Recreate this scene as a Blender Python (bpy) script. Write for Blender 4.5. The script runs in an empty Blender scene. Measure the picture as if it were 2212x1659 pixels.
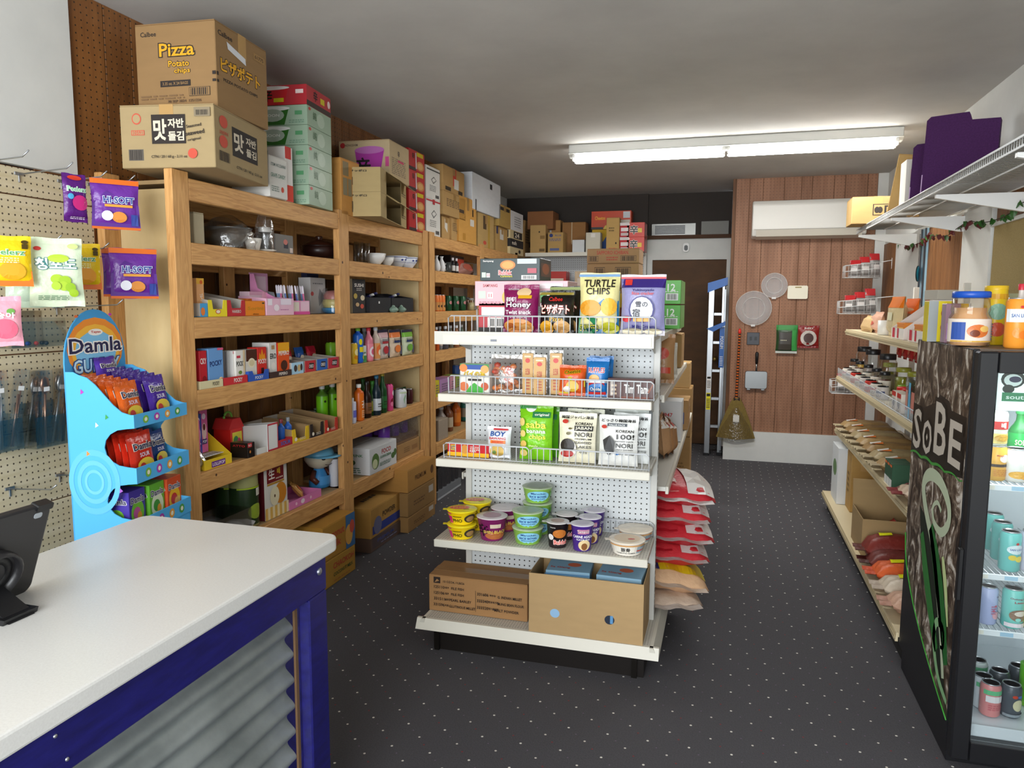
import bpy, bmesh, math, random
from mathutils import Vector, Matrix
random.seed(7)
SC = bpy.context.scene
COL = SC.collection
# ---------------------------------------------------------------- camera
F_PX, YAW, PIT, ROL, CAM_H = 1590.0, math.radians(16.1), math.radians(-6.26), math.radians(.25), 1.62
def _axes():
    f = Vector((-math.sin(YAW)*math.cos(PIT), math.cos(YAW)*math.cos(PIT), math.sin(PIT)))
    r = Vector((math.cos(YAW), math.sin(YAW), 0)); u = r.cross(f)
    return r*math.cos(ROL)+u*math.sin(ROL), -r*math.sin(ROL)+u*math.cos(ROL), f
AR, AU, AF = _axes()
CAMLOC = Vector((0, 0, CAM_H))
cd = bpy.data.cameras.new('camera'); cd.sensor_fit = 'HORIZONTAL'; cd.sensor_width = 36; cd.lens = 36*F_PX/2212; cd.clip_start = .02
co = bpy.data.objects.new('camera', cd); COL.objects.link(co)
co.matrix_world = Matrix((( AR.x, AU.x, -AF.x, 0), (AR.y, AU.y, -AF.y, 0), (AR.z, AU.z, -AF.z, CAM_H), (0, 0, 0, 1)))
SC.camera = co
# ---------------------------------------------------------------- light and exposure
w = bpy.data.worlds.new('daylight'); SC.world = w; w.use_nodes = True
w.node_tree.nodes['Background'].inputs[0].default_value = (.80, .88, 1, 1)
w.node_tree.nodes['Background'].inputs[1].default_value = 1.0
def area(name, loc, rot, sx, sy, e, col):
    l = bpy.data.lights.new(name, 'AREA'); l.shape = 'RECTANGLE'; l.size = sx; l.size_y = sy; l.energy = e; l.color = col
    o = bpy.data.objects.new(name, l); COL.objects.link(o); o.location = loc; o.rotation_euler = rot; return o
area('shopfront_daylight', (-.9, -1.78, 1.55), (math.radians(90), 0, 0), 3.0, 1.9, 262, (.93, .97, 1))
area('fluorescent_glow', (0, 6.0, 2.70), (0, 0, 0), 2.3, .12, 40, (.98, 1, .98))
SC.view_settings.view_transform = 'Standard'; SC.view_settings.look = 'None'
SC.view_settings.exposure = 0.0; SC.view_settings.gamma = 1.0; SC.view_settings.use_curve_mapping = False
# ---------------------------------------------------------------- measuring helpers (pixel of the photograph <-> point of the room)
def pr(x, y, z):
    v = Vector((x, y, z))-CAMLOC; d = v.dot(AF)
    return 1106+F_PX*v.dot(AR)/d, 829.5-F_PX*v.dot(AU)/d
def bis(f, a, b, t):
    fa = f(a)-t
    for _ in range(50):
        m = (a+b)/2; fm = f(m)-t
        if (fm > 0) == (fa > 0): a = m; fa = fm
        else: b = m
    return (a+b)/2
def ysol(px, x, z): return bis(lambda y: pr(x, y, z)[0], .8, 12, px)
def xsol(px, y, z): return bis(lambda x: pr(x, y, z)[0], -4, 3, px)
def zsol(py, x, y): return bis(lambda z: pr(x, y, z)[1], -.5, 3.2, py)
# ---------------------------------------------------------------- materials
MC = {}
def lin(h):
    h = h.lstrip('#'); o = []
    for i in (0, 2, 4):
        c = int(h[i:i+2], 16)/255; o.append(c/12.92 if c <= .04045 else ((c+.055)/1.055)**2.4)
    return (*o, 1)
def newmat(name):
    m = bpy.data.materials.new(name); m.use_nodes = True
    return m, m.node_tree, m.node_tree.nodes['Principled BSDF']
def nd(t, ty, **k):
    n = t.nodes.new(ty)
    for a, v in k.items():
        if a in n.inputs.keys(): n.inputs[a].default_value = v
        else: setattr(n, a, v)
    return n
ROUGH = dict(paper=.75, card=.85, gloss=.34, plastic=.38, foil=.26, metal=.32, matte=.9, sack=.45)
def M(h, kind='paper'):
    k = (h, kind)
    if k in MC: return MC[k]
    m, t, b = newmat(kind+'_'+h.lstrip('#')); L = t.links
    if kind in ('glass', 'film', 'painted_sheen'):
        t.nodes.remove(b); out = t.nodes['Material Output']
        tr = nd(t, 'ShaderNodeBsdfTransparent', Color=tuple(.28*q+.72 for q in lin(h)[:3])+(1,)); gl = nd(t, 'ShaderNodeBsdfGlossy', Roughness=.04 if kind == 'glass' else .16)
        if kind == 'painted_sheen':
            gl = nd(t, 'ShaderNodeBsdfDiffuse', Color=(.8, .82, .84, 1)); mx = nd(t, 'ShaderNodeMixShader', Fac=.24)  # white diffuse mixed into the clear plates, standing in for reflected window light
        else:
            lw = nd(t, 'ShaderNodeLayerWeight', Blend=.35 if kind == 'glass' else .5)
            mul = nd(t, 'ShaderNodeMath', operation='MULTIPLY_ADD'); mul.inputs[1].default_value = .55; mul.inputs[2].default_value = .03 if kind == 'glass' else .08
            mx = nd(t, 'ShaderNodeMixShader'); L.new(lw.outputs['Facing'], mul.inputs[0]); L.new(mul.outputs[0], mx.inputs[0])
            if kind == 'film':
                nz = nd(t, 'ShaderNodeTexNoise', Scale=45.0, Detail=3.0); bp = nd(t, 'ShaderNodeBump', Strength=.35, Distance=.01); tc = nd(t, 'ShaderNodeTexCoord')
                L.new(tc.outputs['Object'], nz.inputs['Vector']); L.new(nz.outputs[0], bp.inputs['Height']); L.new(bp.outputs[0], gl.inputs['Normal'])
        L.new(tr.outputs[0], mx.inputs[1]); L.new(gl.outputs[0], mx.inputs[2]); L.new(mx.outputs[0], out.inputs[0])
    else:
        b.inputs['Base Color'].default_value = lin(h); b.inputs['Roughness'].default_value = ROUGH[kind]
        if kind in ('gloss', 'foil', 'sack'): b.inputs['Specular IOR Level'].default_value = .38
        if kind == 'metal': b.inputs['Metallic'].default_value = .9
        if kind == 'card':
            tc = nd(t, 'ShaderNodeTexCoord'); nz = nd(t, 'ShaderNodeTexNoise', Scale=9.0, Detail=5.0); mp = nd(t, 'ShaderNodeMapping'); mp.inputs['Scale'].default_value = (1, 1, 4)
            mx = nd(t, 'ShaderNodeMixRGB', blend_type='MULTIPLY', Fac=.35); rp = nd(t, 'ShaderNodeMapRange'); rp.inputs[3].default_value = .7; rp.inputs[4].default_value = 1.15
            L.new(tc.outputs['Object'], mp.inputs[0]); L.new(mp.outputs[0], nz.inputs['Vector']); L.new(nz.outputs[0], rp.inputs[0]); mx.inputs[1].default_value = lin(h)
            L.new(rp.outputs[0], mx.inputs[2]); L.new(mx.outputs[0], b.inputs['Base Color'])
        if kind in ('foil', 'sack'):
            tc = nd(t, 'ShaderNodeTexCoord'); nz = nd(t, 'ShaderNodeTexNoise', Scale=22.0, Detail=3.0); bp = nd(t, 'ShaderNodeBump', Strength=.55, Distance=.012)
            L.new(tc.outputs['Object'], nz.inputs['Vector']); L.new(nz.outputs[0], bp.inputs['Height']); L.new(bp.outputs[0], b.inputs['Normal'])
    MC[k] = m; return m
def emis(name, col, s):
    m, t, b = newmat(name); b.inputs['Base Color'].default_value = (*col, 1); b.inputs['Emission Color'].default_value = (*col, 1); b.inputs['Emission Strength'].default_value = s; return m
# ---------------------------------------------------------------- mesh builder
class MB:
    def __init__(s): s.v = []; s.f = []; s.m = []; s.mats = []; s.sm = []
    def mi(s, m):
        if m not in s.mats: s.mats.append(m)
        return s.mats.index(m)
    def add(s, vs, fs, m, smooth=False):
        o = len(s.v); i = s.mi(m); s.v += [tuple(v) for v in vs]
        for f in fs: s.f.append([o+q for q in f]); s.m.append(i); s.sm.append(smooth)
    def box(s, x0, y0, z0, x1, y1, z1, m, b=0):
        if x1 < x0: x0, x1 = x1, x0
        if y1 < y0: y0, y1 = y1, y0
        if z1 < z0: z0, z1 = z1, z0
        if b <= 0:
            vs = [(x, y, z) for z in (z0, z1) for y in (y0, y1) for x in (x0, x1)]
            s.add(vs, [(0, 2, 3, 1), (4, 5, 7, 6), (0, 1, 5, 4), (2, 6, 7, 3), (0, 4, 6, 2), (1, 3, 7, 5)], m); return
        b = min(b, .45*min(x1-x0, y1-y0, z1-z0))
        vs = []
        for sx in (0, 1):
            for sy in (0, 1):
                for sz in (0, 1):
                    X = (x0, x1)[sx]; Y = (y0, y1)[sy]; Z = (z0, z1)[sz]; ix = b*(1-2*sx); iy = b*(1-2*sy); iz = b*(1-2*sz)
                    vs += [(X, Y+iy, Z+iz), (X+ix, Y, Z+iz), (X+ix, Y+iy, Z)]
        def q(sx, sy, sz, a): return (sx*4+sy*2+sz)*3+a
        fs = []
        for sx in (0, 1):
            l = [q(sx, 0, 0, 0), q(sx, 1, 0, 0), q(sx, 1, 1, 0), q(sx, 0, 1, 0)]; fs.append(l if sx else l[::-1])
        for sy in (0, 1):
            l = [q(0, sy, 0, 1), q(0, sy, 1, 1), q(1, sy, 1, 1), q(1, sy, 0, 1)]; fs.append(l if sy else l[::-1])
        for sz in (0, 1):
            l = [q(0, 0, sz, 2), q(1, 0, sz, 2), q(1, 1, sz, 2), q(0, 1, sz, 2)]; fs.append(l if sz else l[::-1])
        for a in (0, 1):
            for c in (0, 1):
                fs += [[q(a, c, 0, 0), q(a, c, 1, 0), q(a, c, 1, 1), q(a, c, 0, 1)], [q(a, 0, c, 0), q(a, 1, c, 0), q(a, 1, c, 2), q(a, 0, c, 2)], [q(0, a, c, 1), q(1, a, c, 1), q(1, a, c, 2), q(0, a, c, 2)]]
        for sx in (0, 1):
            for sy in (0, 1):
                for sz in (0, 1): fs.append([q(sx, sy, sz, 0), q(sx, sy, sz, 1), q(sx, sy, sz, 2)])
        s.add(vs, fs, m)
    def lathe(s, prof, m, n=20, cx=0, cy=0, z=0, smooth=True, sx=1, sy=1):
        vs = []; fs = []
        for r, h in prof:
            for k in range(n):
                a = 2*math.pi*k/n; vs.append((cx+r*sx*math.cos(a), cy+r*sy*math.sin(a), z+h))
        for i in range(len(prof)-1):
            for k in range(n): fs.append((i*n+k, i*n+(k+1) % n, (i+1)*n+(k+1) % n, (i+1)*n+k))
        s.add(vs, fs, m, smooth)
        o = len(prof)-1
        if prof[0][0] > 1e-4: s.add(vs[:n], [tuple(range(n))[::-1]], m)
        if prof[o][0] > 1e-4: s.add(vs[o*n:], [tuple(range(n))], m)
    def tube(s, pts, r, m, n=6, closed=False):
        pts = [Vector(p) for p in pts]; N = len(pts); vs = []; fs = []
        for i, p in enumerate(pts):
            a = pts[i-1] if (i > 0 or closed) else p; b = pts[(i+1) % N] if (i < N-1 or closed) else p
            d = (b-a).normalized(); up = Vector((0, 0, 1)) if abs(d.z) < .9 else Vector((1, 0, 0))
            e = d.cross(up).normalized(); g = d.cross(e); rr = r[i] if isinstance(r, (list, tuple)) else r
            for k in range(n):
                t = 2*math.pi*k/n; vs.append(p+e*rr*math.cos(t)+g*rr*math.sin(t))
        for i in range(N if closed else N-1):
            j = (i+1) % N
            for k in range(n): fs.append((i*n+k, i*n+(k+1) % n, j*n+(k+1) % n, j*n+k))
        if not closed: fs += [tuple(range(n))[::-1], tuple((N-1)*n+k for k in range(n))]
        s.add(vs, fs, m, True)
    def prism(s, pts, a, b, axis, m):
        def P(p, t): return {'x': (t, p[0], p[1]), 'y': (p[0], t, p[1]), 'z': (p[0], p[1], t)}[axis]
        n = len(pts); vs = [P(p, a) for p in pts]+[P(p, b) for p in pts]
        s.add(vs, [tuple(range(n))[::-1], tuple(range(n, 2*n))]+[(k, (k+1) % n, n+(k+1) % n, n+k) for k in range(n)], m)
    def grid(s, f, nu, nv, m, smooth=True):
        vs = [f(i/nu, j/nv) for j in range(nv+1) for i in range(nu+1)]
        s.add(vs, [(j*(nu+1)+i, j*(nu+1)+i+1, (j+1)*(nu+1)+i+1, (j+1)*(nu+1)+i) for j in range(nv) for i in range(nu)], m, smooth)
    def mesh(s, name):
        me = bpy.data.meshes.new(name); me.from_pydata(s.v, [], s.f)
        for m in s.mats: me.materials.append(m)
        me.polygons.foreach_set('material_index', s.m); me.polygons.foreach_set('use_smooth', s.sm)
        bm = bmesh.new(); bm.from_mesh(me); bmesh.ops.recalc_face_normals(bm, faces=bm.faces); bm.to_mesh(me); bm.free()
        return me
    def build(s, name, parent=None, loc=(0, 0, 0), rz=0, rot=None):
        o = bpy.data.objects.new(name, s.mesh(name)); COL.objects.link(o); o.location = loc
        o.rotation_euler = rot if rot else (0, 0, rz)
        if parent: o.parent = parent
        return o
def tag(o, label, cat, group=None):
    o['label'] = label; o['category'] = cat
    if group: o['group'] = group
    return o
def empty(name, label, cat, loc=(0, 0, 0), rz=0, group=None):
    o = bpy.data.objects.new(name, None); COL.objects.link(o); o.location = loc; o.rotation_euler = (0, 0, rz); o.empty_display_size = .05
    return tag(o, label, cat, group)
def struct(o): o['kind'] = 'structure'; return o
def dup(root, loc, rz=None, label=None, parent=None):
    c = root.copy(); COL.objects.link(c); c.location = loc
    if rz is not None: c.rotation_euler = (root.rotation_euler[0], root.rotation_euler[1], rz)
    if label: c['label'] = label
    c.parent = parent
    for ch in list(root.children):
        d = ch.copy(); COL.objects.link(d); d.parent = c
        for g in list(ch.children):
            e = g.copy(); COL.objects.link(e); e.parent = d
    return c
# ---------------------------------------------------------------- flat print on surfaces
TC = {}
def txt(sv, bold=0.0):
    k = (sv, bold)
    if k not in TC:
        c = bpy.data.curves.new('lettering', 'FONT'); c.body = sv; c.resolution_u = 2; c.offset = bold
        o = bpy.data.objects.new('lettering', c); me = bpy.data.meshes.new_from_object(o)
        vs = [(v.co.x, v.co.y) for v in me.vertices]; fs = [tuple(p.vertices) for p in me.polygons]
        x0 = min(v[0] for v in vs); x1 = max(v[0] for v in vs); y0 = min(v[1] for v in vs); y1 = max(v[1] for v in vs)
        TC[k] = ([(x-(x0+x1)/2, y-(y0+y1)/2) for x, y in vs], fs, x1-x0, y1-y0)
        bpy.data.objects.remove(o); bpy.data.curves.remove(c); bpy.data.meshes.remove(me)
    return TC[k]
def art(mb, spec, W, H, fm, kind='paper', lift=.0006):
    """spec items in 0..1 of a W x H face; fm(u, v, lift) -> point, u from -W/2, v from 0"""
    for n, e in enumerate(spec):
        t = e[0]; l = lift+.0004*n
        if t == 'r':
            _, a, b, c, d, col = e[:6]; nu = max(1, int((c-a)*W/.012)) if W < .4 else max(1, int((c-a)*10)); nv = max(1, int((d-b)*6))
            mb.grid(lambda i, j: fm((a+(c-a)*i-.5)*W, (b+(d-b)*j)*H, l), min(nu, 14), nv, M(col, kind), False)
        elif t == 'e':
            _, cx, cy, rx, ry, col = e[:6]; vs = [fm((cx-.5)*W, cy*H, l)]; fs = []; K = 16
            for ring in (1, 2):
                for k in range(K):
                    th = 2*math.pi*k/K; vs.append(fm((cx+rx*ring/2*math.cos(th)-.5)*W, (cy+ry*ring/2*math.sin(th))*H, l))
            for k in range(K): fs += [(0, 1+k, 1+(k+1) % K), (1+k, 1+K+k, 1+K+(k+1) % K, 1+(k+1) % K)]
            mb.add(vs, fs, M(col, kind))
        elif t == 'p':
            _, pts, col = e[:3]; mb.add([fm((x-.5)*W, y*H, l) for x, y in pts], [tuple(range(len(pts)))], M(col, kind))
        elif t == 'bar':
            _, a, b, c, d, col = e[:6]; x = a; rnd = random.Random(3); vs = []; fs = []
            while x < c:
                wd = (c-a)*rnd.choice((.03, .05, .07)); o = len(vs); vs += [fm((q-.5)*W, s_*H, l) for q, s_ in ((x, b), (min(c, x+wd), b), (min(c, x+wd), d), (x, d))]; fs.append((o, o+1, o+2, o+3)); x += wd+(c-a)*.045
            mb.add(vs, fs, M(col, kind))
        elif t == 't':
            _, sv, cx, cy, h, col = e[:6]; wf = e[6] if len(e) > 6 else None; oc = e[7] if len(e) > 7 else None; rot = math.radians(e[8]) if len(e) > 8 else 0
            cjk = any(0x4e00 <= ord(q) < 0xa000 for q in sv); bd = 0.0 if cjk else (.03 if any(ord(q) > 0x2e80 for q in sv) else .018)
            for pas in ((1, 0) if oc else (0,)):
                vs, fs, tw, th = txt(sv, bd if cjk else (.075 if pas else bd)); _, _, bw, bh = txt(sv, bd)
                k = h*H/bh; kx = (wf*W/bw) if wf else k; cr, sr = math.cos(rot), math.sin(rot); dd = .07 if pas else .024
                for n2, (sx, sy) in enumerate(((0, 0), (dd, 0), (-dd, 0), (0, dd), (0, -dd)) if cjk else ((0, 0),)):
                    mb.add([fm((cx-.5)*W+(x+sx)*kx*cr-(y+sy)*k*sr, cy*H+(x+sx)*kx*sr+(y+sy)*k*cr, l+(0 if pas else .0003)+n2*.00001) for x, y in vs], fs, M(oc if pas else col, kind))
        elif t == 'n':   # lines of small unreadable print
            _, a, b, c, d, col, rows = e; rnd = random.Random(int(a*100+b*37)); vs = []; fs = []
            for k in range(rows):
                x = a; yy = b+(d-b)*k/rows; hh = (d-b)/rows*.5
                while x < c-.01:
                    wd = (c-a)*rnd.uniform(.08, .25); o = len(vs); vs += [fm((q-.5)*W, s_*H, l) for q, s_ in ((x, yy), (min(c, x+wd), yy), (min(c, x+wd), yy+hh), (x, yy+hh))]; fs.append((o, o+1, o+2, o+3)); x += wd+(c-a)*.05
            mb.add(vs, fs, M(col, kind))
def boxface(face, w, d, h):
    return {'front': (w, h, lambda u, v, l: (u, -d/2-l, v)), 'back': (w, h, lambda u, v, l: (-u, d/2+l, v)), 'left': (d, h, lambda u, v, l: (-w/2-l, -u, v)),
            'right': (d, h, lambda u, v, l: (w/2+l, u, v)), 'top': (w, d, lambda u, v, l: (u, v-d/2, h+l))}[face]
def prints(root, w, d, h, A, kind='paper', name='printed_label'):
    if not A: return
    for face, spec in A.items():
        mb = MB(); W, H, fm = boxface(face, w, d, h); art(mb, spec, W, H, fm, kind); mb.build(name, root)
# ---------------------------------------------------------------- product builders; P = (loc, rz, w, d, h), front towards local -y
def carton(P, name, label, col='#c09a66', A=None, tape='#b58f58', cat='box', group=None, seam='x', kind='card', taped=('top',)):
    loc, rz, w, d, h = P
    mb = MB(); t = .004; mb.box(-w/2, -d/2, 0, w/2, d/2, h-t, M(col, kind), .003)
    root = mb.build(name, None, loc, rz); tag(root, label, cat, group)
    for sgn in (-1, 1):
        f = MB()
        if seam == 'x': f.box(-w/2+.001, sgn*.0015, h-t, w/2-.001, sgn*(d/2-.001), h, M(col, kind), .001)
        else: f.box(sgn*.0015, -d/2+.001, h-t, sgn*(w/2-.001), d/2-.001, h, M(col, kind), .001)
        f.build('flap', root)
    if tape:
        tp = MB(); tw = min(.03, .2*min(w, d)); m = M(tape, 'gloss'); e = .0007
        if seam == 'x':
            tp.box(-w/2-e, -tw, h, w/2+e, tw, h+e, m); tp.box(-w/2-e, -tw, h*.72, -w/2, tw, h, m); tp.box(w/2, -tw, h*.72, w/2+e, tw, h, m)
        else:
            tp.box(-tw, -d/2-e, h, tw, d/2+e, h+e, m); tp.box(-tw, -d/2-e, h*.72, tw, -d/2, h, m); tp.box(-tw, d/2, h*.72, tw, d/2+e, h, m)
        tp.build('tape', root)
    prints(root, w, d, h, A); return root
def pbox(P, name, label, col, A=None, cat='box', group=None, kind='paper', top=None, side=None):
    loc, rz, w, d, h = P
    mb = MB(); mb.box(-w/2, -d/2, 0, w/2, d/2, h, M(col, kind), .0015); root = mb.build(name, None, loc, rz); tag(root, label, cat, group)
    if top:
        t = MB(); t.box(-w/2+.001, -d/2+.001, h, w/2-.001, d/2-.001, h+.0012, M(top, kind)); t.build('top_flap', root)
    prints(root, w, d, h, A, 'gloss' if kind == 'gloss' else 'paper'); return root
def opened(P, name, label, col, inner='#8a6f4a', A=None, cat='box', group=None, flaps=(), kind='card'):
    """carton without its lid; flaps: (side, angle in degrees from upright, length)"""
    loc, rz, w, d, h = P; t = .004; mb = MB(); m = M(col, kind)
    mb.box(-w/2, -d/2, 0, w/2, d/2, t, m); mb.box(-w/2, -d/2, t, w/2, -d/2+t, h, m); mb.box(-w/2, d/2-t, t, w/2, d/2, h, m)
    mb.box(-w/2, -d/2+t, t, -w/2+t, d/2-t, h, m); mb.box(w/2-t, -d/2+t, t, w/2, d/2-t, h, m)
    root = mb.build(name, None, loc, rz); tag(root, label, cat, group)
    for side, ang, ln in flaps:
        a = math.radians(ang); f = MB(); s_, c_ = math.sin(a)*ln, math.cos(a)*ln
        if side == 'front': f.prism([(-d/2, h), (-d/2+t, h), (-d/2+t-s_, h+c_), (-d/2-s_, h+c_)], -w/2, w/2, 'x', m)
        if side == 'back': f.prism([(d/2, h), (d/2-t, h), (d/2-t+s_, h+c_), (d/2+s_, h+c_)], -w/2, w/2, 'x', m)
        if side == 'left': f.prism([(-w/2, h), (-w/2+t, h), (-w/2+t-s_, h+c_), (-w/2-s_, h+c_)], -d/2, d/2, 'y', m)
        if side == 'right': f.prism([(w/2, h), (w/2-t, h), (w/2-t+s_, h+c_), (w/2+s_, h+c_)], -d/2, d/2, 'y', m)
        f.build('flap', root)
    prints(root, w, d, h, A); return root
def tray(P, name, label, col, front, A=None, inner='#b9b2a8', cat='tray', group=None, notch=0, side=None, backh=None):
    """display tray with sloping sides; front = height of the front lip"""
    loc, rz, w, d, h = P; t = .003; m = M(col); mi = M(inner); mb = MB()
    mb.box(-w/2, -d/2, 0, w/2, d/2, t, m); mb.box(-w/2, d/2-t, t, w/2, d/2, h, mi)
    root = mb.build(name, None, loc, rz); tag(root, label, cat, group)
    f = MB()
    if notch:
        f.prism([(-w/2, 0), (w/2, 0), (w/2, front), (w*.32, front), (w*.26, front*(1-notch)), (-w*.26, front*(1-notch)), (-w*.32, front), (-w/2, front)], -d/2, -d/2-t*.9, 'y', m)
    else: f.box(-w/2, -d/2-t*.9, 0, w/2, -d/2, front, m)
    f.build('front_lip', root)
    for s_ in (-1, 1):
        q = MB(); q.prism([(-d/2, t), (d/2-t, t), (d/2-t, h), (d/2-t-d*.12, h), (-d/2, front)], s_*w/2, s_*(w/2-t), 'x', M(side or inner)); q.build('side_panel', root)
    if A:
        mb = MB(); art(mb, A, w, front, lambda u, v, l: (u, -d/2-t-l, v)); mb.build('printed_label', root)
    return root
def pouch(P, name, label, col, A=None, cat='bag', group=None, kind='foil', seal=None, lean=0, fat=.5, rot=None, window=None, hole=False, gusset=False):
    """sealed bag: bulging front and back, flat crimped seals; origin at its bottom"""
    loc, rz, w, d, h = P; sh = min(.02, h*.09)
    def bul(a, b):   # a, b in 0..1
        e = max(0, 1-(2*a-1)**4); q = min(1, b/.18) if gusset else min(1, b/.12); q2 = min(1, (1-b)/.25); return d/2*(e**.6)*(max(0, q)**.5)*(max(0, q2)**.7)
    def width(b): return w/2*(1-.05*math.sin(math.pi*b))
    NU, NV = 10, 12; m = M(col, kind); mb = MB()
    y0, y1 = (sh if not gusset else .001), h-sh
    for sg in (-1, 1): mb.grid(lambda i, j: ((2*i-1)*width(j), sg*(bul(i, j)+.0008), y0+(y1-y0)*j), NU, NV, m)
    root = mb.build(name, None, loc, rz)
    tag(root, label, cat, group)
    if rot: root.rotation_euler = rot
    elif lean:
        root.rotation_euler = (math.radians(-lean), 0, rz)
    for k, (a, b) in enumerate(((y1-.001, h), (0, y0+.001))):
        if gusset and k: continue
        q = MB(); n = 14
        for sg in (-1, 1): q.grid(lambda i, j: ((2*i-1)*w/2, sg*.001+.0012*math.sin(i*40), a+(b-a)*j+.0015*math.sin(i*9+k)*(j if k == 0 else 1-j)), n, 1, M(seal or col, kind))
        q.build('seal', root)
    if A:
        q = MB()
        def fm(u, v, l):
            a = u/w+.5; b = (v-y0)/(y1-y0); return ((2*a-1)*width(min(1, max(0, b))), -(bul(min(1, max(0, a)), min(1, max(0, b)))+.0014+l*4), v)
        art(q, A, w, h, fm, 'gloss' if kind == 'foil' else 'plastic'); q.build('printed_label', root)
    return root
def turned(P, name, label, parts, A=None, cat='can', group=None, n=20, lab=None, kind='gloss'):
    """turned item; parts: (part name, profile, material); lab = (z0, z1, radius bottom, radius top, arc degrees)"""
    loc, rz = P[0], P[1]; root = None
    for pn, prof, m in parts:
        mb = MB(); mb.lathe(prof, m, n)
        if root is None: root = mb.build(name, None, loc, rz); tag(root, label, cat, group)
        else: mb.build(pn, root)
    if A and lab:
        z0, z1, r0, r1, arc = lab; q = MB(); W = (r0+r1)/2*math.radians(arc); H = z1-z0
        def fm(u, v, l):
            r = r0+(r1-r0)*v/H+l+.0006; a = -math.pi/2+u/((r0+r1)/2); return (r*math.cos(a), r*math.sin(a), z0+v)
        art(q, A, W, H, fm, kind); q.build('printed_label', root)
    return root
def can(P, name, label, col, A=None, r=.033, h=.122, group=None, top='#c9ccd0', cat='can', arc=150):
    m = M(top, 'metal')
    parts = [('body', [(r*.86, 0), (r, .006), (r, h-.012), (r*.84, h-.002)], M(col, 'gloss')), ('top_rim', [(r*.80, h-.004), (r*.86, h-.002), (r*.86, h+.0015), (r*.80, h+.0015), (r*.78, h-.002), (.001, h-.002)], m), ('base_ring', [(r*.84, -.0002), (r*.9, .003), (r*.99, .0065)], m)]
    return turned(P, name, label, parts, A, cat, group, 20, (.008, h-.014, r, r, arc))
def bottle(P, name, label, glass, liquid, cap, lab=None, A=None, r=.033, h=.2, group=None, kind='plastic', neck=.35, lz=(.15, .5), cat='bottle'):
    sh = h*(1-neck); nr = r*.38
    q = h-.02-sh; prof = [(r*.85, 0), (r, .008), (r, sh*.93), (r*.97, sh), (r*.82, sh+q*.18), (r*.58, sh+q*.38), (nr*1.1, sh+q*.58), (nr, sh+q*.75), (nr, h-.018)]
    parts = [('body', prof, M(liquid, kind)), ('cap', [(nr*1.25, h-.022), (nr*1.3, h-.002), (nr*1.1, h), (.001, h)], M(cap, 'plastic'))]
    if lab: parts.insert(1, ('label_band', [(r+.0006, h*lz[0]), (r+.0008, h*lz[0]+.001), (r+.0008, h*lz[1]-.001), (r+.0006, h*lz[1])], M(lab, 'gloss')))
    return turned(P, name, label, parts, A, cat, group, 18, (h*lz[0], h*lz[1], r+.0008, r+.0008, 150))
def jar(P, name, label, lid, fill, r=.04, h=.11, group=None, A=None, labc=None, fillh=.85, cat='jar', glass='#e9eef0'):
    parts = [('glass', [(r*.9, 0), (r, .006), (r, h*.76), (r*.8, h*.85), (r*.8, h*.86)], M(glass, 'glass')),
             ('contents', [(r*.86, .003), (r*.95, .008), (r*.95, h*.76*fillh), (.001, h*.76*fillh)], M(fill, 'plastic')),
             ('lid', [(r*.84, h*.84), (r*.86, h*.85), (r*.86, h-.003), (r*.8, h), (.001, h)], M(lid, 'plastic'))]
    if labc: parts.append(('label_band', [(r+.0007, h*.15), (r+.0009, h*.16), (r+.0009, h*.6), (r+.0007, h*.61)], M(labc, 'paper')))
    return turned(P, name, label, parts, A, cat, group, 18, (h*.15, h*.6, r+.001, r+.001, 130))
def cup(P, name, label, col, lid, A=None, rt=.06, rb=.045, h=.07, group=None, LA=None, cat='cup', tab=True):
    parts = [('wall', [(rb, 0), (rb+.001, .004), (rt*.97, h-.006), (rt, h-.004), (rt, h)], M(col, 'gloss'))]
    root = turned(P, name, label, parts, A, cat, group, 28, (.006, h-.008, rb+.0012, rt*.97, 150))
    l = MB(); l.lathe([(rt+.0015, h-.002), (rt+.002, h), (rt*.96, h+.0015), (.001, h+.0018)], M(lid, 'foil'), 28)
    if tab: l.box(-rt-.018, -.012, h-.001, -rt+.004, .012, h, M(lid, 'foil'))
    lo = l.build('lid', root)
    if LA:
        q = MB(); art(q, LA, 2*rt, 2*rt, lambda u, v, e: (u, v-rt, h+.002+e), 'gloss'); q.build('lid_print', lo)
    return root
# ================================================================ the room
XL, XR, YF, YB, ZC = -2.6, 1.46, -1.8, 8.75, 2.88
def coordsep(t, ob=True):
    tc = nd(t, 'ShaderNodeTexCoord'); sp = nd(t, 'ShaderNodeSeparateXYZ'); t.links.new(tc.outputs['Object'], sp.inputs[0]); return tc, sp
def mth(t, op, a, b=None, c=None):
    n = nd(t, 'ShaderNodeMath', operation=op)
    for i, v in enumerate((a, b, c)):
        if v is None: continue
        if isinstance(v, (int, float)): n.inputs[i].default_value = v
        else: t.links.new(v, n.inputs[i])
    return n.outputs[0]
def dots(t, ua, ub, s, r, jit=None):
    a = mth(t, 'SUBTRACT', mth(t, 'FRACT', mth(t, 'DIVIDE', ua, s)), .5); b = mth(t, 'SUBTRACT', mth(t, 'FRACT', mth(t, 'DIVIDE', ub, s)), .5)
    d = mth(t, 'SQRT', mth(t, 'ADD', mth(t, 'MULTIPLY', a, a), mth(t, 'MULTIPLY', b, b)))
    return mth(t, 'LESS_THAN', d, r/s)
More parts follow.
